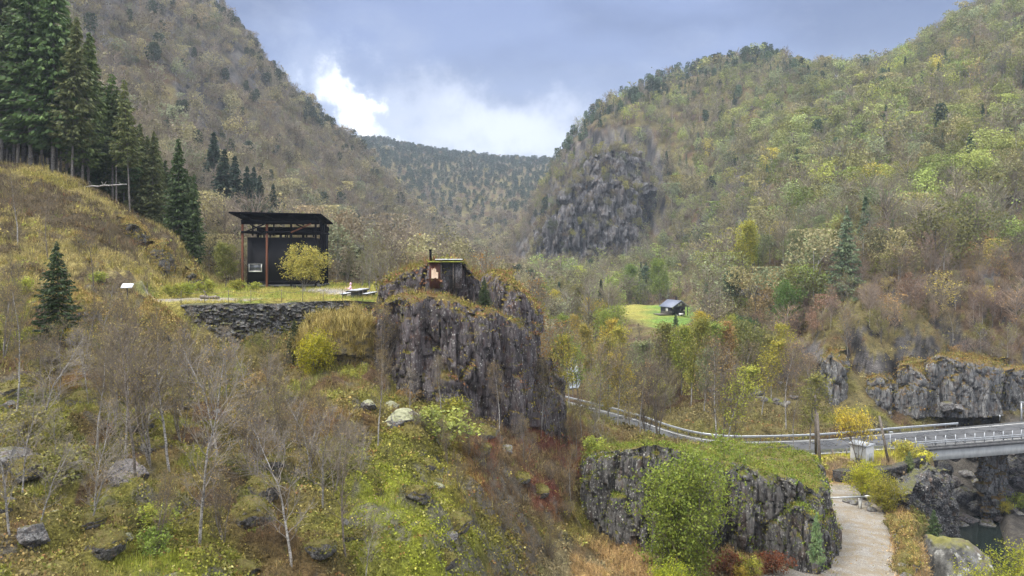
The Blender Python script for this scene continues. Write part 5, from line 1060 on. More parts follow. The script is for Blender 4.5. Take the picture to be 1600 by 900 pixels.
def forest(name, x, y, z, kinds, hts, cols, tiers, seed):
    rng = np.random.default_rng(seed); VV = []; QQ = []; CC = []; n = 0
    key = np.array([f'{t}|{k}' for t, k in zip(tiers, kinds)])
    for u in np.unique(key):
        t, k = u.split('|'); idx = np.where(key == u)[0]; var = rng.integers(0, len(TM[int(t)][k]), len(idx))
        for v in range(len(TM[int(t)][k])):
            ii = idx[var == v]
            if not len(ii): continue
            Vt, Qt, kd = TM[int(t)][k][v]; a = rng.uniform(0, 2*pi, len(ii)); ca, sa = np.cos(a)[:, None], np.sin(a)[:, None]; h = hts[ii][:, None]; wd = h*rng.uniform(0.75, 1.2, (len(ii), 1))
            X = (Vt[None, :, 0]*ca-Vt[None, :, 1]*sa)*wd+x[ii][:, None]; Y_ = (Vt[None, :, 0]*sa+Vt[None, :, 1]*ca)*wd+y[ii][:, None]; Z = Vt[None, :, 2]*h+z[ii][:, None]
            VV.append(np.stack([X, Y_, Z], -1).reshape(-1, 3)); QQ.append((Qt[None]+(np.arange(len(ii))*len(Vt))[:, None, None]+n).reshape(-1, 4)); n += len(ii)*len(Vt)
            c = np.repeat(cols[ii][:, None, :], len(Vt), 1)
            jit = rng.uniform(0.80, 1.20, (len(ii), len(Vt)//4+1)); jit = np.repeat(jit, 4, 1)[:, :len(Vt), None]; c = c*jit
            stem = rng.choice([0.42, 0.26, 0.17, 0.12], (len(ii), 1, 1), p=[0.25, 0.25, 0.25, 0.25])*np.array([1.0, 0.95, 0.88]) if k not in ('fir', 'pine') else np.array([[[0.14, 0.11, 0.09]]])
            c = np.where((kd == 1)[None, :, None], stem, c)
            tw = cols[ii][:, None, :]*0.22+np.array([0.19, 0.155, 0.135]); c = np.where((kd == 2)[None, :, None], tw*jit, c)
            CC.append(c.reshape(-1, 3))
    me = mesh(name, np.concatenate(VV), np.concatenate(QQ), None, MAT['forest'], False, np.concatenate(CC).astype(np.float32))
    return tag(link(name, me), kind='stuff')
def scatter(seed, u0, u1, Y0, Y1, dens):
    """points with a given number per square metre, as a function of depth"""
    rng = np.random.default_rng(seed); out = []
    edges = np.exp(np.arange(log(Y0), log(Y1), 0.12)); edges = np.r_[edges, Y1]
    for a, b in zip(edges[:-1], edges[1:]):
        m = (a+b)/2; n = rng.poisson(dens(m)*(u1-u0)*m*(b-a)); yy = rng.uniform(a, b, n); out.append(np.stack([rng.uniform(u0, u1, n)*yy, yy], -1))
    return np.concatenate(out)
def plant_forest(name, seed, u0, u1, Y0, Y1, dens, keep, pick):
    P = scatter(seed, u0, u1, Y0, Y1, dens); x, y = P[:, 0], P[:, 1]; m = keep(x, y); x, y = x[m], y[m]; z = ground(x, y)
    m = visible(x, y, 16); x, y, z = x[m], y[m], z[m]
    kinds, hts, cols = pick(x, y, z, np.random.default_rng(seed+1)); tiers = np.where(y < 260, 0, np.where(y < 620, 1, 2))
    print(name, len(x)); return forest(name, x, y, z-0.2, kinds, hts, cols, tiers, seed+2)
def palette(rng, n, cols, p): c = np.array(cols); return c[rng.choice(len(c), n, p=np.array(p)/sum(p))]
def pick_right(x, y, z, rng):
    n = len(x); px = 800+x/y*F; py = HZ-z/y*F; a = fbm(v3(x/45, y/45, z/45), 3, 201)*0.5+0.5; b = fbm(v3(x/25, y/25, z/25), 3, 211)*0.5+0.5
    green = sstep(px, 1120, 1300)*sstep(px-(py-100)*0.2, 1700, 1450)*0.45+sstep(a, 0.45, 0.6)*0.6-sstep(px, 1180, 1000)*0.1
    r = rng.uniform(0, 1, n); kinds = np.where(r < 0.24+green*0.6, 'leaf', np.where(r < 0.55+green*0.3, 'thin', 'bare'))
    crest = sstep(RUNTOP(x, y, z), 0.035, 0.008); con = (rng.uniform(0, 1, n) < 0.02+0.60*crest*sstep(px, 1330, 1230)+0.22*sstep(b, 0.60, 0.66)); kinds = np.where(con, np.where(rng.uniform(0, 1, n) < 0.35+0.4*crest, 'pine', 'fir'), kinds)
    cols = palette(rng, n, [YG, LG, OL, GG, YEL, OR, (0.22, 0.20, 0.10), (0.32, 0.28, 0.12)], [2.5, 2.5, 4, 4, 0.8, 0.35, 4, 4])
    gm = sstep(b, 0.5, 0.62)[:, None]*0.6; cols = cols*(1-gm)+np.array([0.34, 0.42, 0.10])*gm
    cols = np.where(con[:, None], np.array([0.075, 0.11, 0.06])*rng.uniform(0.7, 1.5, (n, 1)), cols)
    mu = (0.23+0.05*a)[:, None]*np.array([1.0, 0.93, 0.52]); cols = np.where(con[:, None], cols, cols*0.75+mu*0.25)
    cols = cols*rng.uniform(0.50, 1.30, (n, 1)); h = rng.gamma(9, 1.15, n).clip(5, 17)
    return kinds, h, cols
def pick_left(x, y, z, rng):
    n = len(x); px = 800+x/y*F; a = fbm(v3(x/50, y/50, z/50), 3, 221)*0.5+0.5; r = rng.uniform(0, 1, n); low = sstep(z, 60, 10)
    kinds = np.where(r < 0.18+0.25*low+0.35*sstep(a, 0.5, 0.62), 'leaf', np.where(r < 0.6, 'thin', 'bare'))
    cols = palette(rng, n, [(0.36, 0.34, 0.15), (0.28, 0.26, 0.13), (0.24, 0.20, 0.13), GG, (0.46, 0.40, 0.16), (0.32, 0.24, 0.13)], [4, 4, 4, 1.5, 2.5, 2])
    cols = cols*0.6+np.array([0.23, 0.20, 0.15])*0.4; cols = cols*rng.uniform(0.5, 1.3, (n, 1)); con = rng.uniform(0, 1, n) < 0.06+0.35*sstep(RUNTOP(x, y, z), 0.03, 0.005); kinds = np.where(con, 'pine', kinds); cols = np.where(con[:, None], np.array([0.06, 0.075, 0.045]), cols)
    return kinds, rng.gamma(9, 1.1, n).clip(5, 16), cols
def pick_far(x, y, z, rng):
    n = len(x); top = sstep(RUNTOP(x, y, z), 0.10, 0.03); r = rng.uniform(0, 1, n); con = r < 0.12+0.75*top; kinds = np.where(con, 'pine', np.where(rng.uniform(0, 1, n) < 0.35, 'leaf', 'bare'))
    cols = palette(rng, n, [(0.20, 0.17, 0.09), (0.17, 0.13, 0.09), (0.22, 0.20, 0.08)], [3, 4, 2]); cols = np.where(con[:, None], np.array([0.035, 0.055, 0.035])*rng.uniform(0.8, 1.5, (n, 1)), cols)
    return kinds, rng.uniform(11, 18, n), cols
COLTOP = RUN[-1]
def RUNTOP(x, y, z):
    """how far below its column's skyline a point lies, as slope"""
    a = np.clip((x/y-U[0])/(U[1]-U[0]), 0, NU-1).astype(int); return COLTOP[a]-z/y
nearby = np.array([(o.location[0], o.location[1]) for o in C.objects if o.get('category') in ('tree',) and o.location[1] > 110])
def clear_of(x, y, r=3.5):
    ok = np.ones(len(x), bool)
    for a, b in nearby: ok &= (x-a)**2+(y-b)**2 > r*r
    return ok
def keep_right(x, y):
    px = 800+x/y*F; d = poly_sd(x, y, BIGCLIFF); st = fbm(v3(x/7, y/60), 4, 231)
    bare = (d < -2) & (st+fbm(v3(x/14, y/14), 3, 233)*0.8 < 0.06)
    k = (px > 838) & ~bare & (poly_sd(x, y, MEADOW) > 2) & (poly_sd(x, y, ROAD_POLY) > 5) & (poly_sd(x, y, GORGE) > 3)
    thin = np.random.default_rng(3).uniform(0, 1, len(x)); z = ground(x, y)
    k &= ~((px < 1240) & (px > 1130) & (y < 200) & (y > 175)) & (y > np.where(px < 1100, 200, 150))
    k &= ~((px > 960) & (px < 1110) & (y < 318) & (y > 200))
    return k & clear_of(x, y)
plant_forest('mountain_forest', 701, 0.02, 0.86, 135, 720, lambda Y: 0.052 if Y < 260 else 0.040, keep_right, pick_right)
def keep_brush(x, y):
    px = 800+x/y*F; return (poly_sd(x, y, ROAD_POLY) > 11) & (poly_sd(x, y, GORGE) > 3) & (px > 1100) & (poly_sd(x, y, MEADOW) > 2) & ~((px > 1268) & (y < 126))
def pick_brush(x, y, z, rng):
    n = len(x); r = rng.uniform(0, 1, n); kinds = np.where(r < 0.62, 'bare', np.where(r < 0.93, 'thin', 'leaf')); cols = palette(rng, n, [(0.42, 0.26, 0.10), (0.30, 0.22, 0.12), (0.26, 0.24, 0.09), (0.50, 0.40, 0.10), (0.24, 0.15, 0.10)], [3, 4, 3, 1, 3])*rng.uniform(0.7, 1.1, (n, 1))
    return kinds, rng.gamma(5, 0.85, n).clip(1.6, 9), cols
rg = np.random.default_rng(99); tx, ty, tz = [], [], []
for V, Q, st in ROCKS:
    if st != 'great': continue
    a, b, c, d = (V[Q[:, i]] for i in range(4)); nn = np.cross(c-a, d-b); ar = np.linalg.norm(nn, axis=1)/2; nz = nn[:, 2]/(ar*2+1e-9); pr = np.where(nz > 0.55, 0.055, np.where(nz > 0.25, 0.02, 0.0045))*ar; s = rg.uniform(0, 1, len(Q)) < pr; ce = ((a+b+c+d)/4)[s]; tx.append(ce[:, 0]); ty.append(ce[:, 1]); tz.append(ce[:, 2])
tx, ty, tz = (np.concatenate(t) for t in (tx, ty, tz)); m_ = len(tx); print('cliff trees', m_)
forest('cliff_wood', tx, ty, tz-0.8, rg.choice(['thin', 'leaf', 'bare', 'pine'], m_, p=[0.35, 0.25, 0.3, 0.1]), rg.uniform(4, 10, m_), palette(rg, m_, [(0.26, 0.25, 0.10), (0.20, 0.15, 0.10), (0.34, 0.32, 0.10), (0.12, 0.14, 0.07)], [3, 3, 2, 2])*rg.uniform(0.6, 1.1, (m_, 1)), np.full(m_, 1), 991)
plant_forest('brushwood', 731, 0.25, 0.80, 118, 175, lambda Y: 0.16, keep_brush, pick_brush)
def pick_valley(x, y, z, rng):
    n = len(x); r = rng.uniform(0, 1, n); kinds = np.where(r < 0.35, 'bare', np.where(r < 0.75, 'thin', 'leaf')); cols = palette(rng, n, [(0.46, 0.44, 0.10), (0.30, 0.32, 0.10), (0.50, 0.42, 0.12), (0.36, 0.24, 0.10), (0.24, 0.26, 0.13)], [3, 4, 2, 1.5, 3])*rng.uniform(0.6, 1.1, (n, 1))
    return kinds, rng.gamma(6, 0.75, n).clip(1.6, 9), cols
plant_forest('brushwood', 741, 0.03, 0.27, 92, 240, lambda Y: 0.10 if Y < 150 else 0.06, lambda x, y: (poly_sd(x, y, ROAD_POLY) > 2.5) & (poly_sd(x, y, MEADOW) > 4) & ~((y > 145) & (x/y > 0.12) & (x/y < 0.26)) & (np.abs(x/y-0.08) > 0.018+0.0*y), pick_valley)
def keep_left(x, y):
    px = 800+x/y*F; return (px < 850) & ~((poly_sd(x, y, PLATEAU) < 6)) & (y > np.where(px < 320, 135, 118)) & ((px < 640) | (y > 140)) & clear_of(x, y)
plant_forest('mountain_forest', 711, -0.86, 0.06, 112, 860, lambda Y: 0.045 if Y < 300 else 0.034, keep_left, pick_left)
plant_forest('far_forest', 721, -0.42, 0.16, 860, 1600, lambda Y: 0.011, lambda x, y: y > 0, pick_far)

# ------------------------------------------------------------------ ground cover: grass, heather, moss cushions, leaves (one mass each)
def cover_mesh(name, P, kind, col, size, rng):
    """P points; kind 0 tuft of blades, 1 twiggy heather, 2 leaf rosette / moss cushion"""
    VV = []; CC = []
    for k in (0, 1, 2):
        ii = np.where(kind == k)[0]
        if not len(ii): continue
        p = P[ii]; s = size[ii]; c = col[ii]
        nb = (9, 11, 12)[k]
        for j in range(nb):
            n = len(ii); az = rng.uniform(0, 2*pi, n); e = rng.uniform(0.5, 1.4, n) if k == 0 else rng.uniform(0.2, 1.5, n)
            d = np.stack([np.cos(az)*np.cos(e), np.sin(az)*np.cos(e), np.sin(e)], -1); side = np.stack([-np.sin(az), np.cos(az), np.zeros(n)], -1)
            if k == 2:
                b = p+rng.normal(size=(n, 3))*s[:, None]*np.array([0.5, 0.5, 0.16])+np.array([0, 0, 1])*s[:, None]*0.16; w = s*0.17; L = s*0.3; side = np.cross(d, rng.normal(size=(n, 3))); side /= np.linalg.norm(side, axis=1)[:, None]
                V = np.stack([b-d*L[:, None]*0.5, b+side*w[:, None], b+d*L[:, None]*0.5, b-side*w[:, None]], 1)
            else:
                w = s*(0.03 if k == 0 else 0.022); L = s*rng.uniform(0.7, 1.3, n)*(1.0 if k == 0 else 1.1); b = p+rng.normal(size=(n, 3))*s[:, None]*np.array([0.22, 0.22, 0.0]); tip = b+d*L[:, None]; tip[:, 2] -= L*0.12*(k == 0)
                V = np.stack([b-side*w[:, None], b+side*w[:, None], tip+side*w[:, None]*0.4, tip-side*w[:, None]*0.4], 1)
            VV.append(V.reshape(-1, 3)); cc = c*rng.uniform(0.4, 1.55, (n, 1)); CC.append(np.repeat(cc, 4, 0))
    V = np.concatenate(VV); o = link(name, mesh(name, V, np.arange(len(V)).reshape(-1, 4), None, MAT['cover'], False, np.concatenate(CC).astype(np.float32))); return tag(o, kind='stuff')
rng = np.random.default_rng(77)
P = scatter(78, -0.80, 0.80, 19, 175, lambda Y: 30.0*(30/Y)**1.45 if Y < 110 else 0.9)
x, y = P[:, 0], P[:, 1]; ok = visible(x, y, 0.5) & (poly_sd(x, y, ROAD_POLY) > 0.3) & (poly_sd(x, y, GORGE) > -0.5)
dpath, _ = line_d(x, y, PATH_C); ok &= (dpath > 2.6) & ~((dpath < 4) & (rng.uniform(0, 1, len(x)) < 0.7))
gp, _ = line_d(x, y, [W(215, 66), W(300, 68.5), W(380, 70)]); ok &= gp > 3.0
x, y = x[ok], y[ok]; z = ground(x, y); col, go = zone_colour(x, y, z); n = len(x); print('cover', n)
a = fbm(v3(x/3, y/3), 3, 301)*0.5+0.5; b = fbm(v3(x/1.2, y/1.2), 2, 303)*0.5+0.5; red = col[:, 0] > col[:, 1]*1.35; grassy = (y > 50) & (x/y < -0.40) | (poly_sd(x, y, PLATEAU) < 0)
kind = np.where(grassy, 0, np.where(red, 1, np.where(a > 0.56, 1, 2))); kind = np.where(rng.uniform(0, 1, n) < 0.22, rng.integers(0, 3, n), kind)
acc = np.array([(0.60, 0.52, 0.12), (0.30, 0.12, 0.06), (0.44, 0.30, 0.12), (0.22, 0.28, 0.04), (0.56, 0.52, 0.22)])[rng.integers(0, 5, n)]; f = (rng.uniform(0, 1, n) < 0.13)[:, None]*0.6
cc = col*1.25*(1-f)+acc*f; size = np.where(kind == 2, 0.32, 0.30)*rng.uniform(0.6, 1.5, n)*np.clip(y/40, 0.8, 2.0)*np.where(poly_sd(x, y, PLATEAU) < 0, 0.6, 1)
cover_mesh('undergrowth', np.stack([x, y, z-0.03], -1), kind, cc, size, rng)
# turf, ferns and heather rooted on the rocks
PP = []; KK = []; CL = []; SZ = []
for V, Q, st in ROCKS:
    if st == 'great': continue
    a, b, c, d = (V[Q[:, i]] for i in range(4)); nn = np.cross(c-a, d-b); ar = np.linalg.norm(nn, axis=1)/2; nz = nn[:, 2]/(ar*2+1e-9); cen = (a+b+c+d)/4
    dens = {'crag': 5, 'great': 0.0, 'straw': 34, 'tower': 10, 'outcrop': 13, 'cut': 3.0, 'knoll': 22}[st]; w = np.where(nz > 0.5, 1.0, np.where(nz > 0.12, 0.35, 0.035 if st != 'knoll' else 0.2)); k = rng.poisson(ar*dens*w); i = np.repeat(np.arange(len(Q)), k)
    t = rng.uniform(0, 1, (len(i), 2)); p = (a[i]*(1-t[:, :1])+b[i]*t[:, :1])*(1-t[:, 1:])+(d[i]*(1-t[:, :1])+c[i]*t[:, :1])*t[:, 1:]; m = len(i)
    pal = {'straw': [(0.42, 0.33, 0.11), (0.34, 0.26, 0.09), (0.48, 0.40, 0.17), (0.24, 0.20, 0.06)], 'crag': [(0.24, 0.21, 0.05), (0.26, 0.13, 0.07), (0.2, 0.17, 0.07), (0.17, 0.17, 0.04)], 'tower': [(0.24, 0.21, 0.05), (0.26, 0.13, 0.07), (0.34, 0.27, 0.09), (0.17, 0.17, 0.04)], 'outcrop': [(0.17, 0.24, 0.035), (0.22, 0.25, 0.04), (0.14, 0.17, 0.03), (0.24, 0.21, 0.05)], 'cut': [(0.20, 0.15, 0.05), (0.26, 0.15, 0.05), (0.17, 0.17, 0.05), (0.30, 0.24, 0.06)], 'knoll': [(0.34, 0.25, 0.08), (0.22, 0.20, 0.05), (0.42, 0.32, 0.12), (0.26, 0.16, 0.07)]}[st]
    PP.append(p); CL.append(np.array(pal)[rng.integers(0, 4, m)]); KK.append(rng.choice([0, 0, 0, 1] if st == 'straw' else [0, 1, 2, 2], m)); SZ.append(rng.uniform(0.18, 0.5, m)*(1.0 if st in ('outcrop', 'knoll') else 1.15 if st == 'tower' else 1.8))
cover_mesh('rock_turf', np.concatenate(PP), np.concatenate(KK), np.concatenate(CL), np.concatenate(SZ), rng)
# fallen leaves
P = scatter(88, -0.7, 0.62, 22, 80, lambda Y: 6.0*(30/Y)); x, y = P[:, 0], P[:, 1]; ok = (poly_sd(x, y, ROAD_POLY) > 0) & (poly_sd(x, y, GORGE) > 0) & visible(x, y, 0.3); dp, _ = line_d(x, y, PATH_C); ok &= (dp > 1.6) | (rng.uniform(0, 1, len(x)) < 0.6)
x, y = x[ok], y[ok]; z = ground(x, y); V, Q = leaf_quads(np.stack([x, y, z+0.12+rng.uniform(0, 0.25, len(x))*(dp[ok] > 4)], -1), 0.075, rng, 0.5)
cc = np.repeat(np.array([(0.45, 0.38, 0.10), (0.38, 0.22, 0.09), (0.46, 0.38, 0.18), (0.32, 0.27, 0.08)])[rng.integers(0, 4, len(x))], 4, 0)
tag(link('fallen_leaves', mesh('fallen_leaves', V, Q, None, MAT['cover'], False, cc.astype(np.float32))), kind='stuff')
# ------------------------------------------------------------------ black timber building on its posts
def building():
    ox, oy = W(379, 91.0); rz = radians(4.0); zb = -4.1
    t = thing('museum_building', 'tall black box building on reddish posts under wide dark shed roof', 'building', (ox, oy, zb), rz)
    w, dp = 9.25, 7.0; zt = 8.6; bw, rw = MAT['black_wood'], MAT['red_wood']
    # local x along the front, y into the depth
    xs = [0, 2.95, 5.9, 8.9]
    for i, x in enumerate(xs):
        MB().box(x-0.115, x+0.115, -0.14, 0.14, 0, zt).build('post', rw if i < 2 else bw, t, bevel=0.02)
        MB().box(x-0.14, x+0.14, dp-0.14, dp+0.14, 0, zt-0.6).build('post', bw, t)
    for y in (1.6, 3.2, 4.8, 5.9): MB().box(w-0.13, w+0.13, y-0.13, y+0.13, 0, zt-0.1*y).build('post', bw, t)
    # hanging box, its lower rim and the floor deck on concrete stubs
    box = MB().box(0.42, 8.35, 0.55, dp-0.9, 0.95, 6.42).build('wall', m_plain('black_canvas_cladding', (0.016, 0.016, 0.019), 0.9, 0.12, 0.8), t)
    MB().box(0.36, 8.41, 0.49, dp-0.84, 0.62, 0.95).build('plinth_band', bw, t)
    MB().box(-0.1, w+0.1, 0.25, dp+0.1, 0.28, 0.52).build('deck', MAT['dark_concrete'], t)
    for x in (1.2, 2.4, 3.3, 3.8, 4.3, 5.0, 6.2, 7.4): MB().box(x-0.12, x+0.12, 0.5, 0.8, 0, 0.28).build('footing', rw, t)
    for k in range(3): MB().box(6.0, 7.4, -0.75+k*0.33, -0.42+k*0.33, -0.02, 0.16+k*0.14).build('step', bw, t)
    # window with a pale frame
    fr = MB(); x0, x1, z0, z1 = 0.62, 2.22, 2.12, 3.12
    fr.box(x0, x1, 0.42, 0.55, z0, z0+0.14); fr.box(x0, x1, 0.42, 0.55, z1-0.03, z1); fr.box(x0, x0+0.07, 0.42, 0.55, z0+0.14, z1-0.03); fr.box(x1-0.09, x1, 0.42, 0.55, z0+0.14, z1-0.03)
    wo = fr.build('window', m_plain('pale_frame', (0.75, 0.75, 0.70), 0.5, 0.05), t)
    gl = NT('window_glass'); gl.col((0.09, 0.10, 0.11)); gl.rough(0.08); gl.b.inputs['Specular IOR Level'].default_value = 0.9
    MB().box(x0+0.07, x1-0.09, 0.50, 0.545, z0+0.14, z1-0.03).build('pane', gl.m, wo)
    # trusses over the box, front and back
    for y in (0.0, dp):
        MB().bar((-0.1, y-0.20, 7.05), (w+0.1, y-0.20, 7.05), 0.16, 0.30).build('beam', bw, t)
        MB().bar((-0.1, y-0.20, zt-0.30-0.09*y), (w+0.1, y-0.20, zt-0.30-0.09*y), 0.16, 0.56).build('beam', bw, t)
        zt2 = zt-0.5-0.09*y
        for a, b in (((0.1, 6.95), (2.9, zt2)), ((1.0, zt2-0.1), (3.0, 7.0)), ((5.95, 7.0), (8.4, zt2)), ((6.6, zt2-0.1), (9.0, 6.9))):
            MB().bar((a[0], y-0.34, a[1]), (b[0], y-0.34, b[1]), 0.13, 0.16).build('brace', rw if y == 0 and a[0] > 5 and a[0] < 6 else bw, t)
        for x in ((0.7, 1.5, 3.5, 4.3, 6.3, 7.2) if y else (1.15, 3.7)): MB().box(x-0.08, x+0.08, y+0.25, y+0.42, 6.62, zt2).build('stud', bw, t)
    for y in (1.0, 2.4, 3.8, 5.2, 6.4): MB().bar((w, y, 7.05), (w, y, zt-0.3-0.09*y), 0.14).build('stud', bw, t)
    MB().bar((w+0.05, -0.2, 7.05), (w+0.05, dp, 7.05), 0.16, 0.2).build('beam', bw, t)
    MB().bar((-0.05, -0.2, 7.05), (-0.05, dp, 7.05), 0.16, 0.2).build('beam', bw, t)
    for x in np.arange(0.6, 8.4, 0.36): MB().box(x-0.06, x+0.06, 0.6, 0.75, 6.425, 6.8).build('hanger', bw, t) if int(x*10) % 4 == 0 else None
    # shed roof, higher at the front
    za, zb2 = 9.35, 8.55; x0, x1, y0, y1 = -1.35, 9.75, -1.15, dp+0.5
    V = [(x0, y0, za), (x1, y0, za-0.2), (x1, y1, zb2-0.2), (x0, y1, zb2), (x0, y0, za+0.17), (x1, y0, za-0.03), (x1, y1, zb2-0.03), (x0, y1, zb2+0.17)]
    rf = MB().add(V, [(0, 3, 2, 1), (4, 5, 6, 7), (0, 1, 5, 4), (1, 2, 6, 5), (2, 3, 7, 6), (3, 0, 4, 7)]).build('roof', MAT['roof_dark'], t)
    for x in xs: MB().bar((x, y0+0.1, za-0.16-0.018*x), (x, y1-0.1, zb2-0.16-0.018*x), 0.14, 0.24).build('rafter', bw, rf)
building()

# ------------------------------------------------------------------ dry stone wall and mound before the plateau
# rope fence on the wall head
fx = thing('rope_fence', 'thin dark post and rope fence along the wall head', 'fence', (0, 0, 0)); pts = []
for px in (283, 320, 357, 392, 440, 473, 505, 535, 567):
    Y = 63.9+(px-283)*0.0105; x, y = W(px, Y); MB().tube([(0, 0, 0), (0, 0, 1.15)], 0.025, 6).build('post', MAT['dark_bark'], fx).location = (x, y, -4.15); pts.append((x, y))
rp = []
for (a, b), (c, d) in zip(pts[:-1], pts[1:]):
    for k in range(6): t = k/6; rp.append((a+(c-a)*t, b+(d-b)*t, -3.06-0.22*4*t*(1-t)))
MB().tube(rp, 0.012, 4).build('rope', MAT['dark_bark'], fx)
# railing behind the building
rl = thing('railing', 'low dark railing running behind the building towards the birches', 'railing', (0, 0, 0)); a = W(500, 101); b = W(602, 97); za = -4.1
for k in range(9):
    t = k/8; MB().box(-0.04, 0.04, -0.04, 0.04, 0, 1.1).build('post', MAT['dark_bark'], rl).location = (a[0]+(b[0]-a[0])*t, a[1]+(b[1]-a[1])*t, za)
for h in (1.1, 0.6): MB().bar((*a, za+h), (*b, za+h), 0.06).build('rail', MAT['grey_bark'], rl)

# ------------------------------------------------------------------ picnic table, benches, visitor
wetp = m_plain('wet_pale_planks', (0.50, 0.52, 0.56), 0.25, 0.15, 3, stretch=(6, 0.4, 1)); dk = MAT['dark_concrete']
def slabset(name, label, cat, x, y, L, w, h, th):
    t = thing(name, label, cat, (x, y, -4.05), radians(-3))
    n = 5 if name == 'picnic_table' else 2; mb = MB()
    for k in range(n): a = -w/2+k*w/n; mb.box(a+0.008, a+w/n-0.008, 0, L, h-0.05, h)
    mb.build('table_top' if n == 5 else 'seat', wetp, t, bevel=0.005)
    MB().box(-w/2+0.06, w/2-0.06, 0.10, L-0.1, h-th, h-0.052).build('frame', dk, t)
    for q in (0.45, L-0.95): MB().box(-w/2+0.14, w/2-0.14, q, q+0.5, 0, h-th-0.002).build('leg', dk, t, bevel=0.02)
    return t
slabset('picnic_table', 'long dark picnic table with pale wet top at the plateau edge', 'picnic table', -15.1, 70.0, 4.4, 0.98, 0.80, 0.17)
slabset('bench', 'left bench of the picnic table, nearer the black building', 'bench', -16.15, 70.2, 4.2, 0.55, 0.47, 0.12)
slabset('bench', 'right bench of the picnic table, nearer the rock tower', 'bench', -14.05, 70.2, 4.2, 0.55, 0.47, 0.12)

def person():
    t = thing('person', 'person in pale pink hooded jacket sitting at the picnic table', 'person', (-16.1, 73.6, -4.05), radians(-75))
    skin = m_plain('skin', (0.55, 0.34, 0.26), 0.6, 0.05, 5, bump=0); pink = m_plain('pink_jacket', (0.80, 0.50, 0.56), 0.8, 0.10, 3); dark = m_plain('dark_trousers', (0.03, 0.03, 0.04), 0.8, 0.2, 4)
    def skinned(name, pts, edges, rad, mat, parent, root=0):
        me = bpy.data.meshes.new(name); me.from_pydata(pts, edges, []); me.materials.append(mat); o = link(name, me, parent)
        m = o.modifiers.new('skin', 'SKIN'); m.use_smooth_shade = True
        sv = me.skin_vertices[0] if me.skin_vertices else None
        if sv is None:
            import bmesh
            bm = bmesh.new(); bm.from_mesh(me); bm.verts.layers.skin.verify(); bm.to_mesh(me); bm.free(); sv = me.skin_vertices[0]
        for i, r in enumerate(rad): sv.data[i].radius = (r, r*0.9) if isinstance(r, float) else r; sv.data[i].use_root = (i == root)
        o.modifiers.new('sub', 'SUBSURF').levels = 1; o.modifiers['sub'].render_levels = 2; return o
    # local: faces -y ; pelvis at seat height
    pts = [(0, 0, .56), (0, -.02, .74), (0, -.04, .92), (0, -.05, 1.04), (0, -.06, 1.12), (0, -.08, 1.22), (0, -.085, 1.31),
           (-.17, -.05, .99), (-.23, -.14, .80), (-.17, -.36, .82), (-.13, -.46, .83), (.17, -.05, .99), (.23, -.14, .80), (.17, -.36, .82), (.13, -.46, .83),
           (-.10, -.02, .53), (-.12, -.42, .52), (-.12, -.42, .10), (-.12, -.56, .05), (.10, -.02, .53), (.12, -.42, .52), (.12, -.42, .10), (.12, -.56, .05)]
    ed = [(0, 1), (1, 2), (2, 3), (3, 4), (4, 5), (5, 6), (3, 7), (7, 8), (8, 9), (9, 10), (3, 11), (11, 12), (12, 13), (13, 14), (0, 15), (15, 16), (16, 17), (17, 18), (0, 19), (19, 20), (20, 21), (21, 22)]
    rad = [.14, .12, .13, .10, .055, .085, .07, .06, .048, .032, .035, .06, .048, .032, .035, .085, .065, .042, .04, .085, .065, .042, .04]
    skinned('body', pts, ed, rad, skin, t)
    jp = pts[:4]+[(0, -.055, 1.10)]+[pts[7], pts[8], pts[9], pts[11], pts[12], pts[13]]; je = [(0, 1), (1, 2), (2, 3), (3, 4), (3, 5), (5, 6), (6, 7), (3, 8), (8, 9), (9, 10)]
    skinned('jacket', jp, je, [.18, .16, .165, .14, .08, .085, .072, .055, .085, .072, .055], pink, t)
    skinned('trousers', [pts[0]]+pts[15:18]+pts[19:22], [(0, 1), (1, 2), (2, 3), (0, 4), (4, 5), (5, 6)], [.15, .10, .08, .058, .10, .08, .058], dark, t)
    mb = MB(); 
    for r in range(7):
        a = -pi/2+pi*r/6
        for k in range(12): b = 2*pi*k/12; mb.V.append(np.array([[0.115*cos(a)*cos(b), 0.02+0.12*cos(a)*sin(b)-0.06, 1.26+0.145*sin(a)]])); mb.n += 1
    Qs = [(r*12+k, r*12+(k+1) % 12, (r+1)*12+(k+1) % 12, (r+1)*12+k) for r in range(6) for k in range(12) if not (1 <= r <= 4 and 8 <= k <= 9)]
    mb.Q.append(np.array(Qs)); mb.build('hood', pink, t, smooth=True)
    for s in (-1, 1): MB().box(s*0.032-0.01, s*0.032+0.01, -0.172, -0.16, 1.265, 1.28).build('eye', dk, t)
    MB().box(-0.012, 0.012, -0.19, -0.165, 1.225, 1.262).build('nose', skin, t); MB().box(-0.025, 0.025, -0.172, -0.16, 1.195, 1.203).build('mouth', m_plain('lips', (0.4, 0.15, 0.14), 0.5, 0.05), t)
    for s in (-1, 1):     # hands: palm, four unequal fingers and a thumb resting on the table
        pm = (s*.13, -.50, .835); h = MB(); h.box(pm[0]-.04, pm[0]+.04, -.54, -.46, .815, .845)
        for k, L in enumerate((.065, .075, .07, .055)): fx_ = pm[0]-.03+k*.02; h.tube([(fx_, -.535, .835), (fx_, -.535-L*.55, .838), (fx_, -.535-L, .822)], .0085, 5)
        h.tube([(pm[0]-s*.035, -.49, .832), (pm[0]-s*.06, -.525, .828), (pm[0]-s*.062, -.55, .82)], .010, 5); h.build('hand', skin, t)
person()

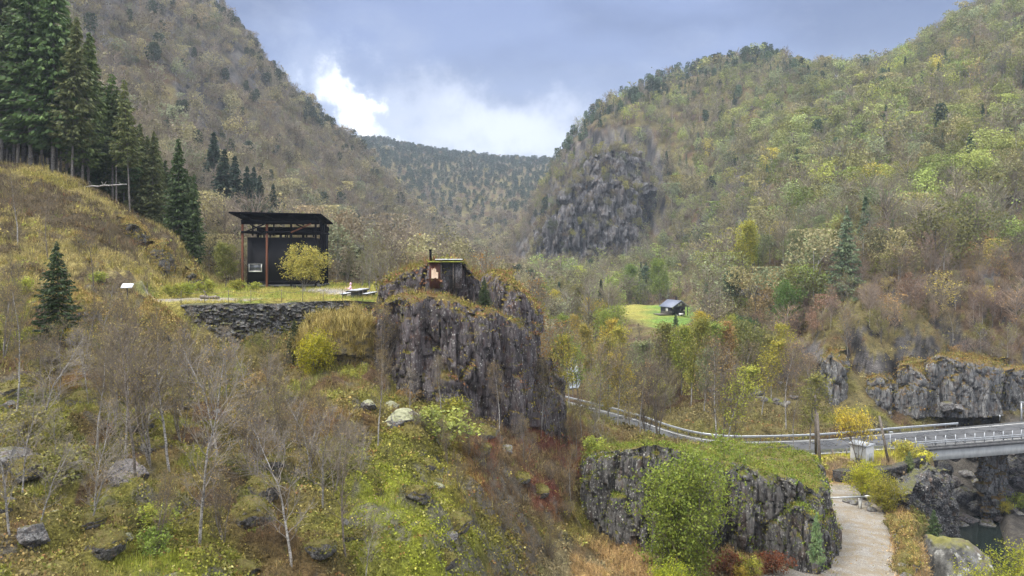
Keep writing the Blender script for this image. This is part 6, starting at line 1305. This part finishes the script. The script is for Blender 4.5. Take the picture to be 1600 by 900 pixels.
# ------------------------------------------------------------------ shelter on the tower
def shelter():
    x0, y0 = W(668, 60.9); t = thing('rock_shelter', 'small rusty-walled shelter with mossy flat roof on the rock tower', 'shelter', (x0+0.15, y0, -1.95), radians(2)); t.scale = (0.86, 0.9, 0.82)
    rust = m_plain('rusty_boards', (0.085, 0.035, 0.025), 0.85, 0.4, 4, stretch=(3, 3, 0.2)); st = MAT['rubble']
    MB().box(0, 1.03, 0, 2.2, -0.9, 1.72).build('wall', rust, t)
    MB().box(1.035, 2.4, 0.55, 2.4, -0.9, 1.70).build('back_wall', MAT['dark_concrete'], t)
    MB().box(2.42, 3.1, 0.15, 2.4, -0.9, 1.70).build('side_wall', st, t)
    for x in (1.12, 2.3): MB().box(x-0.05, x+0.05, 0.05, 0.15, -0.9, 1.69).build('post', MAT['dark_bark'], t)
    for z in (0.35, 0.75): MB().box(1.2, 2.2, 0.45, 0.545, z, z+0.08).build('ledge', MAT['dark_bark'], t)
    moss = m_plain('mossy_roof', (0.20, 0.21, 0.04), 0.95, 0.45, 2.5, bump=0.8)
    r = MB().box(-0.12, 3.22, -0.25, 2.6, 1.73, 1.86).build('roof', moss, t, bevel=0.03)
    MB().box(0.55, 3.15, -0.1, 2.5, 2.0, 2.07).build('cover_slab', m_plain('pale_slab', (0.70, 0.72, 0.74), 0.5, 0.15, 2), t, bevel=0.01)
    for x in (0.7, 1.9, 3.0): MB().box(x-0.06, x+0.06, 0.1, 0.25, 1.861, 1.999).build('roof_block', MAT['dark_concrete'], r)
    # pale panel with its notched corner
    P = [(0.20, 0.02), (0.84, 0.0), (0.86, 0.62), (0.66, 0.66), (0.64, 0.98), (0.46, 1.06), (0.36, 0.98), (0.22, 1.04)]
    V = [(x, -0.06, z+0.10) for x, z in P]+[(x, -0.01, z+0.10) for x, z in P]; me = bpy.data.meshes.new('panel'); n = len(P)
    me.from_pydata(V, [], [list(range(n)), list(range(2*n-1, n-1, -1))]+[(i, n+i, n+(i+1) % n, (i+1) % n) for i in range(n)]); me.materials.append(m_plain('pale_ochre_panel', (0.78, 0.58, 0.42), 0.7, 0.18, 3)); link('panel', me, t)
    ch = MB().tube([(0.04, 0.9, 1.86), (0.04, 0.9, 2.95)], 0.12, 12).build('chimney', MAT['black_wood'], t)
    MB().tube([(0.04, 0.9, 2.951), (0.04, 0.9, 3.05)], 0.16, 12).build('cap', MAT['black_wood'], ch)
shelter()

# ------------------------------------------------------------------ cabin on the meadow
def cabin():
    cx, cy_ = W(1063.5, 262); t = thing('cabin', 'small black cabin with pale grey roof at the edge of the meadow', 'cabin', (cx, cy_, g1(cx, cy_)+0.1), radians(24)); t.scale = (1.15, 1.15, 1.1)
    wall = m_plain('black_boarding', (0.035, 0.036, 0.042), 0.7, 0.25, 2, stretch=(5, 5, 0.2)); w2, L, h, r = 2.9, 6.4, 3.0, 4.9
    MB().box(-w2, w2, 1.6, L, 0, h).build('wall', wall, t)
    V = [(-w2, 0.1, h), (w2, 0.1, h), (w2, L, h), (-w2, L, h), (0, 0.1, r-0.15), (0, L, r-0.15)]
    V = [(x, y, z+0.005) for x, y, z in V]; MB().add(V, [(0, 4, 5, 3), (1, 2, 5, 4), (0, 3, 2, 1)], [(0, 1, 4), (2, 3, 5)]).build('gable', m_plain('grey_boarding', (0.10, 0.105, 0.12), 0.7, 0.2, 2, stretch=(5, 5, 0.2)), t)
    rm = m_plain('pale_roof_sheet', (0.17, 0.19, 0.25), 0.4, 0.1, 2)
    for s in (-1, 1):
        a, b = (s*(w2+0.5), h-0.28), (0, r+0.02); th = 0.12
        V = [(a[0], -0.4, a[1]), (b[0], -0.4, b[1]), (b[0], L+0.4, b[1]), (a[0], L+0.4, a[1])]; V += [(x, y, z+th) for x, y, z in V]
        MB().add(V, [(0, 1, 2, 3), (7, 6, 5, 4), (0, 4, 5, 1), (1, 5, 6, 2), (2, 6, 7, 3), (3, 7, 4, 0)]).build('roof', rm, t)
    wf = m_plain('white_paint', (0.82, 0.82, 0.80), 0.5, 0.05, 2)
    gw = MB().box(-0.1, 0.55, 0.02, 0.095, 3.45, 4.1).build('window', wf, t); MB().box(0.0, 0.45, 0.0, 0.018, 3.55, 4.0).build('pane', MAT['steel_white'], gw)
    sw = MB().box(-w2-0.08, -w2-0.002, 2.6, 3.6, 1.2, 2.5).build('window', wf, t)
    for x in (-w2+0.1, 0.4, w2-0.1): MB().box(x-0.09, x+0.09, 0.2, 0.38, 0, h).build('post', wall, t)
    MB().box(0.9, 1.7, 1.52, 1.598, 0.1, 2.1).build('door', MAT['dark_bark'], t)
    MB().tube([(1.0, 3.6, 4.0), (1.0, 3.6, 6.1)], 0.25, 10).build('chimney', MAT['black_wood'], t)
    d = MB().box(-w2-4.2, -w2-0.1, 0.6, 4.5, 0.5, 0.65).build('deck', MAT['dark_bark'], t)
    for k in range(9): MB().box(-w2-4.2+k*0.5, -w2-4.12+k*0.5, 0.55, 0.62, -0.3, 1.6).build('railing_post', MAT['grey_bark'], d)
    for z in (1.1, 1.5): MB().box(-w2-4.2, -w2-0.1, 0.50, 0.548, z, z+0.14).build('rail', MAT['grey_bark'], d)
    tt = thing('garden_table', 'white garden table under the front gable of the black cabin', 'garden table', (cx+0.2, cy_-0.9, g1(cx, cy_)+0.1), radians(24))
    MB().box(-0.9, 0.9, -0.45, 0.45, 0.68, 0.74).build('table_top', wf, tt)
    for a in (-0.8, 0.7):
        for b in (-0.38, 0.3): MB().box(a, a+0.08, b, b+0.08, 0, 0.68).build('leg', wf, tt)
    MB().box(-0.85, 0.85, 0.5, 0.56, 0.3, 1.0).build('side_panel', wf, tt)
    c = thing('garden_chair', 'white garden chair left of the white table by the cabin', 'garden chair', (cx-1.7, cy_-1.3, g1(cx, cy_)+0.1), radians(60))
    MB().box(-0.3, 0.3, -0.3, 0.3, 0.4, 0.46).build('seat', wf, c); MB().box(-0.3, 0.3, 0.25, 0.31, 0.46, 1.0).build('backrest', wf, c)
    for a in (-0.28, 0.22):
        for b in (-0.28, 0.22): MB().box(a, a+0.06, b, b+0.06, 0, 0.4).build('leg', wf, c)
cabin()

# ------------------------------------------------------------------ roadside things
def kiosk():
    x, y = W(1347, 87.5); t = thing('transformer_kiosk', 'small white windowless kiosk with low roof beside the road', 'kiosk', (x, y, -24.47), radians(38))
    wm = m_plain('kiosk_wall', (0.68, 0.68, 0.66), 0.7, 0.1, 2); MB().box(-0.95, 0.95, -0.95, 0.95, 0.12, 2.1).build('wall', wm, t, bevel=0.02)
    MB().box(-1.0, 1.0, -1.0, 1.0, -0.1, 0.118).build('base', MAT['dark_concrete'], t)
    V = [(-1.1, -1.1, 2.11), (1.1, -1.1, 2.11), (1.1, 1.1, 2.11), (-1.1, 1.1, 2.11), (-1.1, -1.1, 2.2), (1.1, -1.1, 2.2), (1.1, 1.1, 2.2), (-1.1, 1.1, 2.2), (0, -1.1, 2.42), (0, 1.1, 2.42)]
    MB().add(V, [(0, 3, 2, 1), (1, 2, 6, 5), (3, 0, 4, 7), (4, 8, 9, 7), (5, 6, 9, 8), (0, 1, 5, 4), (2, 3, 7, 6)], [(4, 5, 8), (6, 7, 9)]).build('roof', m_plain('kiosk_roof', (0.42, 0.44, 0.46), 0.5, 0.1, 2), t)
    d = MB().box(-0.98, -0.955, -0.55, 0.35, 0.25, 1.85).build('door', m_plain('kiosk_door', (0.60, 0.61, 0.60), 0.5, 0.05), t); MB().box(-1.0, -0.982, 0.18, 0.26, 1.0, 1.2).build('handle', MAT['black_wood'], d)
    MB().box(-1.0, -0.982, -0.5, 0.3, 0.32, 0.62).build('vent', MAT['dark_concrete'], d)
    MB().box(-0.3, 0.5, -0.98, -0.955, 0.3, 1.2).build('vent', m_plain('grey_panel', (0.42, 0.44, 0.45), 0.6, 0.05), t)
kiosk()
pw = [W(1298, 83.3), W(1322, 82.6), W(1350, 82.6), W(1378, 83.2), W(1405, 84.4), W(1430, 86.5), W(1450, 89.5)]
o, _a, _b = rock_mass('retaining_wall', pw+[(x, y+0.5) for x, y in pw[::-1]], [-24.28]*14, [-27.2]*14, m_rock('dark_masonry', (0.045, 0.045, 0.047), (0.12, 0.118, 0.115), (0.1, 0.1, 0.03), 0.0, 0.25, 2.0, streak=False), step=0.14, amp=0.12, seed=171, colw=0.7, crack=0.1, zscale=0.35, round_=0.02, lean=0.02, cap_noise=0.02)
tag(o, 'low curved dark masonry wall in front of the white kiosk', 'retaining wall')
def barrier():
    x, y = W(1344, 73.3); z = g1(x, y); t = thing('road_barrier', 'pale horizontal barrier bar across the end of the gravel path', 'barrier', (x, y, z), radians(2))
    MB().box(-0.12, 0.12, -0.12, 0.12, -0.2, 1.15).build('post', MAT['concrete'], t); MB().bar((-3.1, -0.2, 1.2), (0.5, -0.2, 1.27), 0.11, 0.13).build('bar', MAT['steel_white'], t)
    MB().box(0.42, 0.95, -0.32, -0.08, 1.18, 1.38).build('counterweight', MAT['concrete'], t); MB().box(-3.12, -3.0, -0.28, -0.12, -0.2, 1.13).build('rest', MAT['grey_bark'], t)
barrier()
def pole(name, label, cat, a, b, r, mat, extra=None):
    t = thing(name, label, cat, a); d = [b[i]-a[i] for i in range(3)]
    MB().tube([(0, 0, -0.3), (d[0]*0.5, d[1]*0.5, d[2]*0.5), tuple(d)], r, 10, r*0.8).build('pole', mat, t)
    if extra: extra(t, d)
    return t
def arms(t, d):
    MB().bar((d[0]-0.7, d[1], d[2]-0.5), (d[0]+0.7, d[1], d[2]-0.5), 0.1).build('crossarm', MAT['dark_bark'], t)
    for s in (-0.6, 0.6): MB().tube([(d[0]+s, d[1], d[2]-0.45), (d[0]+s, d[1], d[2]-0.2)], 0.05, 8).build('insulator', MAT['dark_concrete'], t)
a = WZ(1389, 723, 87.0); b = WZ(1374, 650, 87.6); pole('utility_pole', 'leaning dark wooden pole right of the yellow rowan', 'pole', (a[0], a[1], -24.5), b, 0.16, MAT['dark_bark'])
a = WZ(1282, 737, 84.5); b = WZ(1277, 645, 84.5); pole('utility_pole', 'shorter dark pole at the end of the turf-capped outcrop', 'pole', a, b, 0.17, MAT['dark_bark'])
a = WZ(1275, 705, 90.5); b = WZ(1274, 618, 90.5); pole('utility_pole', 'taller dark pole with crossarm at the near road edge', 'pole', a, b, 0.17, MAT['dark_bark'], arms)
def lamp(t, d):
    h = MB().box(-0.12, 0.32, -0.12, 0.12, d[2]+0.001, d[2]+0.13).build('lamp_head', MAT['steel_white'], t, bevel=0.02); MB().box(-0.06, 0.26, -0.08, 0.08, d[2]-0.03, d[2]-0.001).build('lens', MAT['concrete'], h)
a = (*W(1596, 110.5), ROAD_Z); b = WZ(1596, 629, 110.5); pole('street_lamp', 'grey lamp post at the far road edge before the rusty cliff', 'street lamp', a, b, 0.12, MAT['steel_white'], lamp)
a = (*W(1391, 91.2), ROAD_Z); b = WZ(1391, 676, 91.2); pole('street_lamp', 'slim lamp post between leaning pole and bridge railing', 'street lamp', a, b, 0.06, MAT['steel_white'], lamp)
def plate(t, d): MB().box(-0.10, 0.10, -0.09, -0.07, d[2]-0.55, d[2]-0.05).build('marker', MAT['steel_white'], t)
a = (*W(1562, 112), ROAD_Z); b = WZ(1562, 648, 112); pole('marker_post', 'short thin marker post at the end of the far guardrail', 'post', a, b, 0.07, MAT['steel_white'], plate)
x, y = W(199, 60.0); zz = g1(x, y); t = thing('information_board', 'small white tilted information board on a thin post above the knoll', 'sign', (x, y, zz), 0.2)
top = (HZ-449)/F*60-zz; MB().box(-0.04, 0.04, -0.04, 0.04, -0.5, top).build('post', MAT['dark_bark'], t); V = [(-.42, -.3, top-.05), (.42, -.3, top-.05), (.42, .28, top+.26), (-.42, .28, top+.26)]; V += [(p, q-0.02, r+.05) for p, q, r in V]
MB().add(V, [(0, 3, 2, 1), (4, 5, 6, 7), (0, 1, 5, 4), (1, 2, 6, 5), (2, 3, 7, 6), (3, 0, 4, 7)]).build('panel', m_plain('board_face', (0.75, 0.78, 0.80), 0.3, 0.08, 6), t)
def log_(name, label, cat, a, b, r, mat='dark_bark', stubs=4, seed=1):
    t = thing(name, label, cat, a); d = np.array(b)-np.array(a); rg = np.random.default_rng(seed); n = 9
    P_ = [d*i/n+rg.normal(size=3)*r*0.35*(0 < i < n) for i in range(n+1)]; MB().tube(P_, r, 9, r*0.6).build('trunk', MAT[mat], t, True)
    for k in range(stubs): i = rg.integers(2, n); q = P_[i]+rg.normal(size=3)*np.array([0.4, 0.4, 0.2])+np.array([0, 0, 0.35]); MB().tube([P_[i], q], r*0.3, 5, r*0.12).build('branch_stub', MAT[mat], t)
log_('log', 'dark log lying at the gravel edge on the plateau', 'log', (*W(313, 68.6), -3.85), (*W(343, 68.2), -3.85), 0.2, stubs=1)
log_('log', 'short weathered log at the foot of the straw-coloured hill', 'log', (W(250, 76)[0], 76, g1(*W(250, 76))+0.2), (W(267, 76)[0], 76.3, g1(*W(267, 76))+0.2), 0.17, 'grey_bark', 0)
log_('fallen_trunk', 'thin pale fallen trunk caught between the spruce stems', 'fallen tree', WZ(116, 293, 94), WZ(198, 288, 95), 0.13, 'birch_bark', 5, 4)
log_('fallen_trunk', 'dark fallen trunk across the mossy blocks below the wall', 'fallen tree', (*W(372, 46), g1(*W(372, 46))+0.5), (*W(412, 47), g1(*W(412, 47))+0.9), 0.15, 'dark_bark', 6, 5)
log_('fallen_trunk', 'white fallen birch stem near the left end of the outcrop', 'fallen tree', (*W(932, 64), -17.0), (*W(955, 65), -17.3), 0.09, 'birch_bark', 3, 6)
log_('fallen_trunk', 'pale broken stem leaning on the brown scrub below the wall', 'fallen tree', (*W(238, 44), g1(*W(238, 44))+0.2), (*W(262, 45), g1(*W(262, 45))+1.6), 0.07, 'birch_bark', 4, 7)

# ------------------------------------------------------------------ boulders, each its own
def boulder_mesh(name, seed, mat, angular=0.5):
    import bmesh
    bm = bmesh.new(); bmesh.ops.create_icosphere(bm, subdivisions=5, radius=1.0); me = bpy.data.meshes.new(name); bm.to_mesh(me); bm.free()
    co = np.empty(len(me.vertices)*3, np.float32); me.vertices.foreach_get('co', co); P = co.reshape(-1, 3).astype(float); r = np.random.default_rng(seed); N_ = P.copy()
    for k in range(14):      # cut facets
        d = r.normal(size=3); d /= np.linalg.norm(d); lim = r.uniform(0.62, 0.9); s = P@d; P -= np.outer(np.clip(s-lim, 0, None)*angular*1.6, d)
    f1, f2, c = worley(P*1.3, seed); P = P*(1+0.16*fbm(P*1.2+seed, 3, seed)+0.05*fbm(P*5, 3, seed+2))[:, None]-N_*(0.07*np.exp(-(f2-f1)/0.05))[:, None]
    P[:, 2] *= 0.8; me.vertices.foreach_set('co', P.astype(np.float32).ravel()); me.materials.append(MAT[mat]); me.polygons.foreach_set('use_smooth', np.ones(len(me.polygons), bool)); me.update()
    return me
BM = {m: [boulder_mesh(m+'_mesh', s+i*7, m, a) for i in range(4)] for m, s, a in (('boulder', 11, 0.5), ('boulder_bare', 12, 0.7), ('boulder_lichen', 13, 0.6), ('rubble', 14, 0.85))}
MAT['gorge_big'] = m_rock('mottled_gorge_rock', (0.09, 0.088, 0.08), (0.21, 0.205, 0.19), (0.20, 0.19, 0.05), 0.25, 0.7, 0.9, streak=False)
BM['gorge_big'] = [boulder_mesh('gorge_big_mesh', 31, 'gorge_big', 0.4)]*4
def boulder(px, Y, size, mat, label, group=None, z=None, sz=None, sink=0.25):
    x, y = W(px, Y); r = random.Random(int(px*13+Y*7)); o = link('boulder', BM[mat][r.randrange(4)]); tag(o, label, 'boulder', group)
    s = size/2; o.scale = (s*r.uniform(0.9, 1.25), s*r.uniform(0.8, 1.1), s*(sz or r.uniform(0.7, 1.0))); o.rotation_euler = (r.uniform(-.25, .25), r.uniform(-.25, .25), r.uniform(0, 6.28))
    o.location = (x, y, (g1(x, y) if z is None else z)+s*(0.5-sink)); return o
boulder(632, 46.5, 2.6, 'boulder_lichen', 'largest lichen-capped boulder below the tower, beside pale bush'); boulder(577, 47, 1.2, 'boulder_lichen', 'small lichen-capped boulder left of the largest one')
boulder(682, 51, 1.1, 'boulder_lichen', 'round lichen-topped rock right of the largest lichen-capped boulder'); boulder(612, 50, 1.3, 'boulder_lichen', 'lichen-topped rock just above the largest lichen-capped boulder')
boulder(52, 24, 1.25, 'boulder_bare', 'bare grey rock in the bottom left corner'); boulder(18, 31, 1.9, 'boulder_bare', 'dark purplish rock half sunk in moss at the left edge'); boulder(72, 26, 0.9, 'rubble', 'broken dark rock just above the bare corner rock')
boulder(200, 30.5, 1.7, 'rubble', 'black wet rock between mossy mounds behind the birches'); boulder(815, 52, 1.7, 'boulder', 'mossy boulder in the red-brown hollow'); boulder(845, 53, 1.3, 'boulder', 'brown mossy boulder right of the hollow boulder'); boulder(790, 54, 1.5, 'boulder_bare', 'grey boulder at the top of the red-brown hollow')
boulder(733, 33, 1.5, 'boulder', 'mossy broken boulder at the lower end of the green patch'); boulder(770, 34.5, 0.6, 'boulder_bare', 'single pale grey stone at the lower end of the green patch'); boulder(700, 33, 0.8, 'boulder_bare', 'grey stone left of the mossy broken boulder')
boulder(650, 36, 0.75, 'boulder_bare', 'small grey stone in the middle of the green moss'); boulder(683, 38, 0.7, 'boulder_lichen', 'pale-topped stone on the upper green moss'); boulder(1480, 118.3, 2.6, 'boulder_bare', 'pale block fallen at the foot of the broad road cliff', z=-24.6); boulder(1497, 118.2, 1.8, 'boulder_bare', 'smaller pale block beside the one under the road cliff', z=-24.6)
boulder(1470, 106, 3.2, 'boulder_bare', 'large light slab on top of the gorge rubble', z=-31.0); boulder(1490, 107, 2.6, 'rubble', 'second large slab in the gorge rubble near the girder', z=-29.4)
boulder(880, 44.5, 2.6, 'rubble', 'low flat dark rock beside the leaf-strewn path', sz=0.5)
Rb = random.Random(9)
for i in range(80):
    px = Rb.uniform(0, 760); Y = Rb.uniform(24, 54)
    if px > 560 and Y < 40: px = Rb.uniform(560, 780)
    m = Rb.choices(['boulder', 'boulder_bare', 'boulder_lichen'], [8, 2, 1])[0]; s = Rb.uniform(0.6, 2.3) if m == 'boulder' else Rb.uniform(0.35, 0.8)
    wh = 'on the left slope among the bare birches' if px < 380 else 'on the middle slope' if px < 640 else 'in the hollow below the tower'
    boulder(px, Y, s, m, {'boulder': 'moss-covered boulder ', 'boulder_bare': 'small bare grey stone ', 'boulder_lichen': 'pale lichen-topped stone '}[m]+wh, 'boulders scattered over the slope', sink=0.45)
for i in range(26):
    t = i/25; px = 1388+Rb.uniform(-6, 6)+t*30; Y = 70-t*19; boulder(px+Rb.uniform(0, 6), Y, Rb.uniform(0.6, 1.1), Rb.choice(['boulder', 'boulder_bare', 'boulder']), 'edge stone between gravel path and gorge bank', 'edge stones of the gravel path')
for px, Y, s in [(1322, 75.5, 1.0), (1334, 75, 1.2), (1362, 72.5, 1.0), (1356, 74.6, 0.8)]: boulder(px, Y, s, 'boulder_bare', 'grey stone under the path barrier', 'stones at the barrier')
boulder(1480, 67, 8.4, 'gorge_big', 'big rounded grey rock beside the dark river pool', z=-30.6, sz=1.3)
for i in range(130):
    px = Rb.uniform(1440, 1640); Y = Rb.uniform(101.5, 115); x, y = W(px, Y)
    boulder(px, Y, Rb.uniform(1.3, 4.2)*Rb.uniform(0.5, 1), Rb.choice(['rubble', 'rubble', 'boulder_bare']), 'angular block in the rubble heap under the bridge', 'rubble blocks in the gorge')
for i in range(30):
    px = Rb.uniform(1110, 1290); Y = Rb.uniform(113, 124); boulder(px, Y, Rb.uniform(0.6, 1.8), Rb.choice(['rubble', 'boulder_bare']), 'grey block on the stony bank beyond the guardrail', 'blocks on the stony road bank')
# moss and heather rooted on the mossy boulders
rb_ = np.random.default_rng(5); PP = []
bpy.context.view_layer.update()
for o in C.objects:
    if o.name.split('.')[0] == 'boulder' and o.data.materials[0].name.startswith('mossy_boulder'):
        me = o.data; n_ = len(me.polygons); ce = np.empty(n_*3, np.float32); me.polygons.foreach_get('center', ce); no = np.empty(n_*3, np.float32); me.polygons.foreach_get('normal', no); ce = ce.reshape(-1, 3); no = no.reshape(-1, 3)
        M_ = np.array(o.matrix_world); up_n = (no@np.linalg.inv(M_[:3, :3]))[:, 2]; ids = np.where(up_n > 0.15)[0]; k = min(len(ids), int(45*o.scale[0]**1.6)+12); s = rb_.choice(ids, k); PP.append(ce[s]@M_[:3, :3].T+M_[:3, 3])
PP = np.concatenate(PP); m_ = len(PP); cover_mesh('boulder_moss', PP, rb_.choice([0, 2, 2, 2], m_), np.array([(0.20, 0.19, 0.04), (0.15, 0.16, 0.03), (0.25, 0.21, 0.06), (0.13, 0.11, 0.04)])[rb_.integers(0, 4, m_)], rb_.uniform(0.14, 0.30, m_), rb_)
# small shrubs one can pick out
SH = [(270, 70, 1.6, YG), (295, 72, 1.7, YG), (320, 76, 1.8, YG), (372, 84, 1.6, YG), (395, 84, 1.3, YG), (150, 62, 1.2, YG), (35, 55, 1.4, YG), (120, 47, 1.3, YEL), (60, 39, 1.6, OL), (250, 27, 1.3, YG), (235, 25, 1.1, LG), (30, 33, 2.0, OL), (90, 30, 1.8, OL), (715, 55, 2.2, YG), (640, 57, 1.6, OR), (700, 57.5, 1.3, OR), (1170, 50.8, 1.5, YG), (1130, 51, 1.8, (0.22, 0.09, 0.05)), (1215, 50.8, 1.8, (0.24, 0.08, 0.04)), (1155, 50.3, 1.0, YEL), (930, 61, 1.8, YG), (1420, 88, 2.6, YEL), (1590, 103, 2.6, YG), (1575, 102, 1.8, YEL), (365, 56, 1.6, OL), (400, 55, 1.5, OR), (420, 57, 1.4, OL), (545, 55, 1.2, YG)]
for px, Y, h, c in SH:
    cn = {YG: 'pale yellow-green', YEL: 'bright yellow', OL: 'olive', OR: 'orange-brown', LG: 'fresh green'}.get(c, 'rust-red'); wh = 'on the straw-coloured hill foot' if px < 330 and Y > 54 else 'before the black building' if Y > 80 and px < 420 else 'on the mossy slope' if px < 600 else 'at the tower foot' if px < 760 else 'at the outcrop foot' if Y < 56 else 'beside the gorge'
    if (px, Y) == (930, 61): wh = 'on the left end of the outcrop top'
    z = -16.6 if (px, Y) == (930, 61) else None
    T('shrub', px, Y, h, f'{cn} shrub {wh}', 'shrub', 'low shrubs', color=c, name='shrub', z=z, wide=1.2)
for i in range(24):
    px = Rb.uniform(640, 900); Y = Rb.uniform(42, 60)
    T('bare_shrub', px, Y, Rb.uniform(0.9, 1.9), 'leafless reddish shrub in the hollow below the tower', 'shrub', 'leafless shrubs of the hollow', color=OR, name='shrub')

# ------------------------------------------------------------------ haze
def haze():
    me = bpy.data.meshes.new('haze'); x0, x1, y0, y1, z0, z1 = -2700, 2700, -60, 2330, -60, HAZE_TOP
    me.from_pydata([(x, y, z) for z in (z0, z1) for y in (y0, y1) for x in (x0, x1)], [], [(0, 2, 3, 1), (4, 5, 7, 6), (0, 1, 5, 4), (2, 6, 7, 3), (0, 4, 6, 2), (1, 3, 7, 5)])
    m = bpy.data.materials.new('haze'); m.use_nodes = True; N = m.node_tree.nodes; N.clear(); o = N.new('ShaderNodeOutputMaterial'); v = N.new('ShaderNodeVolumePrincipled')
    v.inputs['Color'].default_value = (0.72, 0.84, 1.0, 1); v.inputs['Density'].default_value = 0.00019; v.inputs['Anisotropy'].default_value = 0.2
    m.node_tree.links.new(v.outputs[0], o.inputs['Volume']); me.materials.append(m); tag(link('haze', me), kind='stuff')
HAZE_TOP = float(GZ.max())+30
haze()
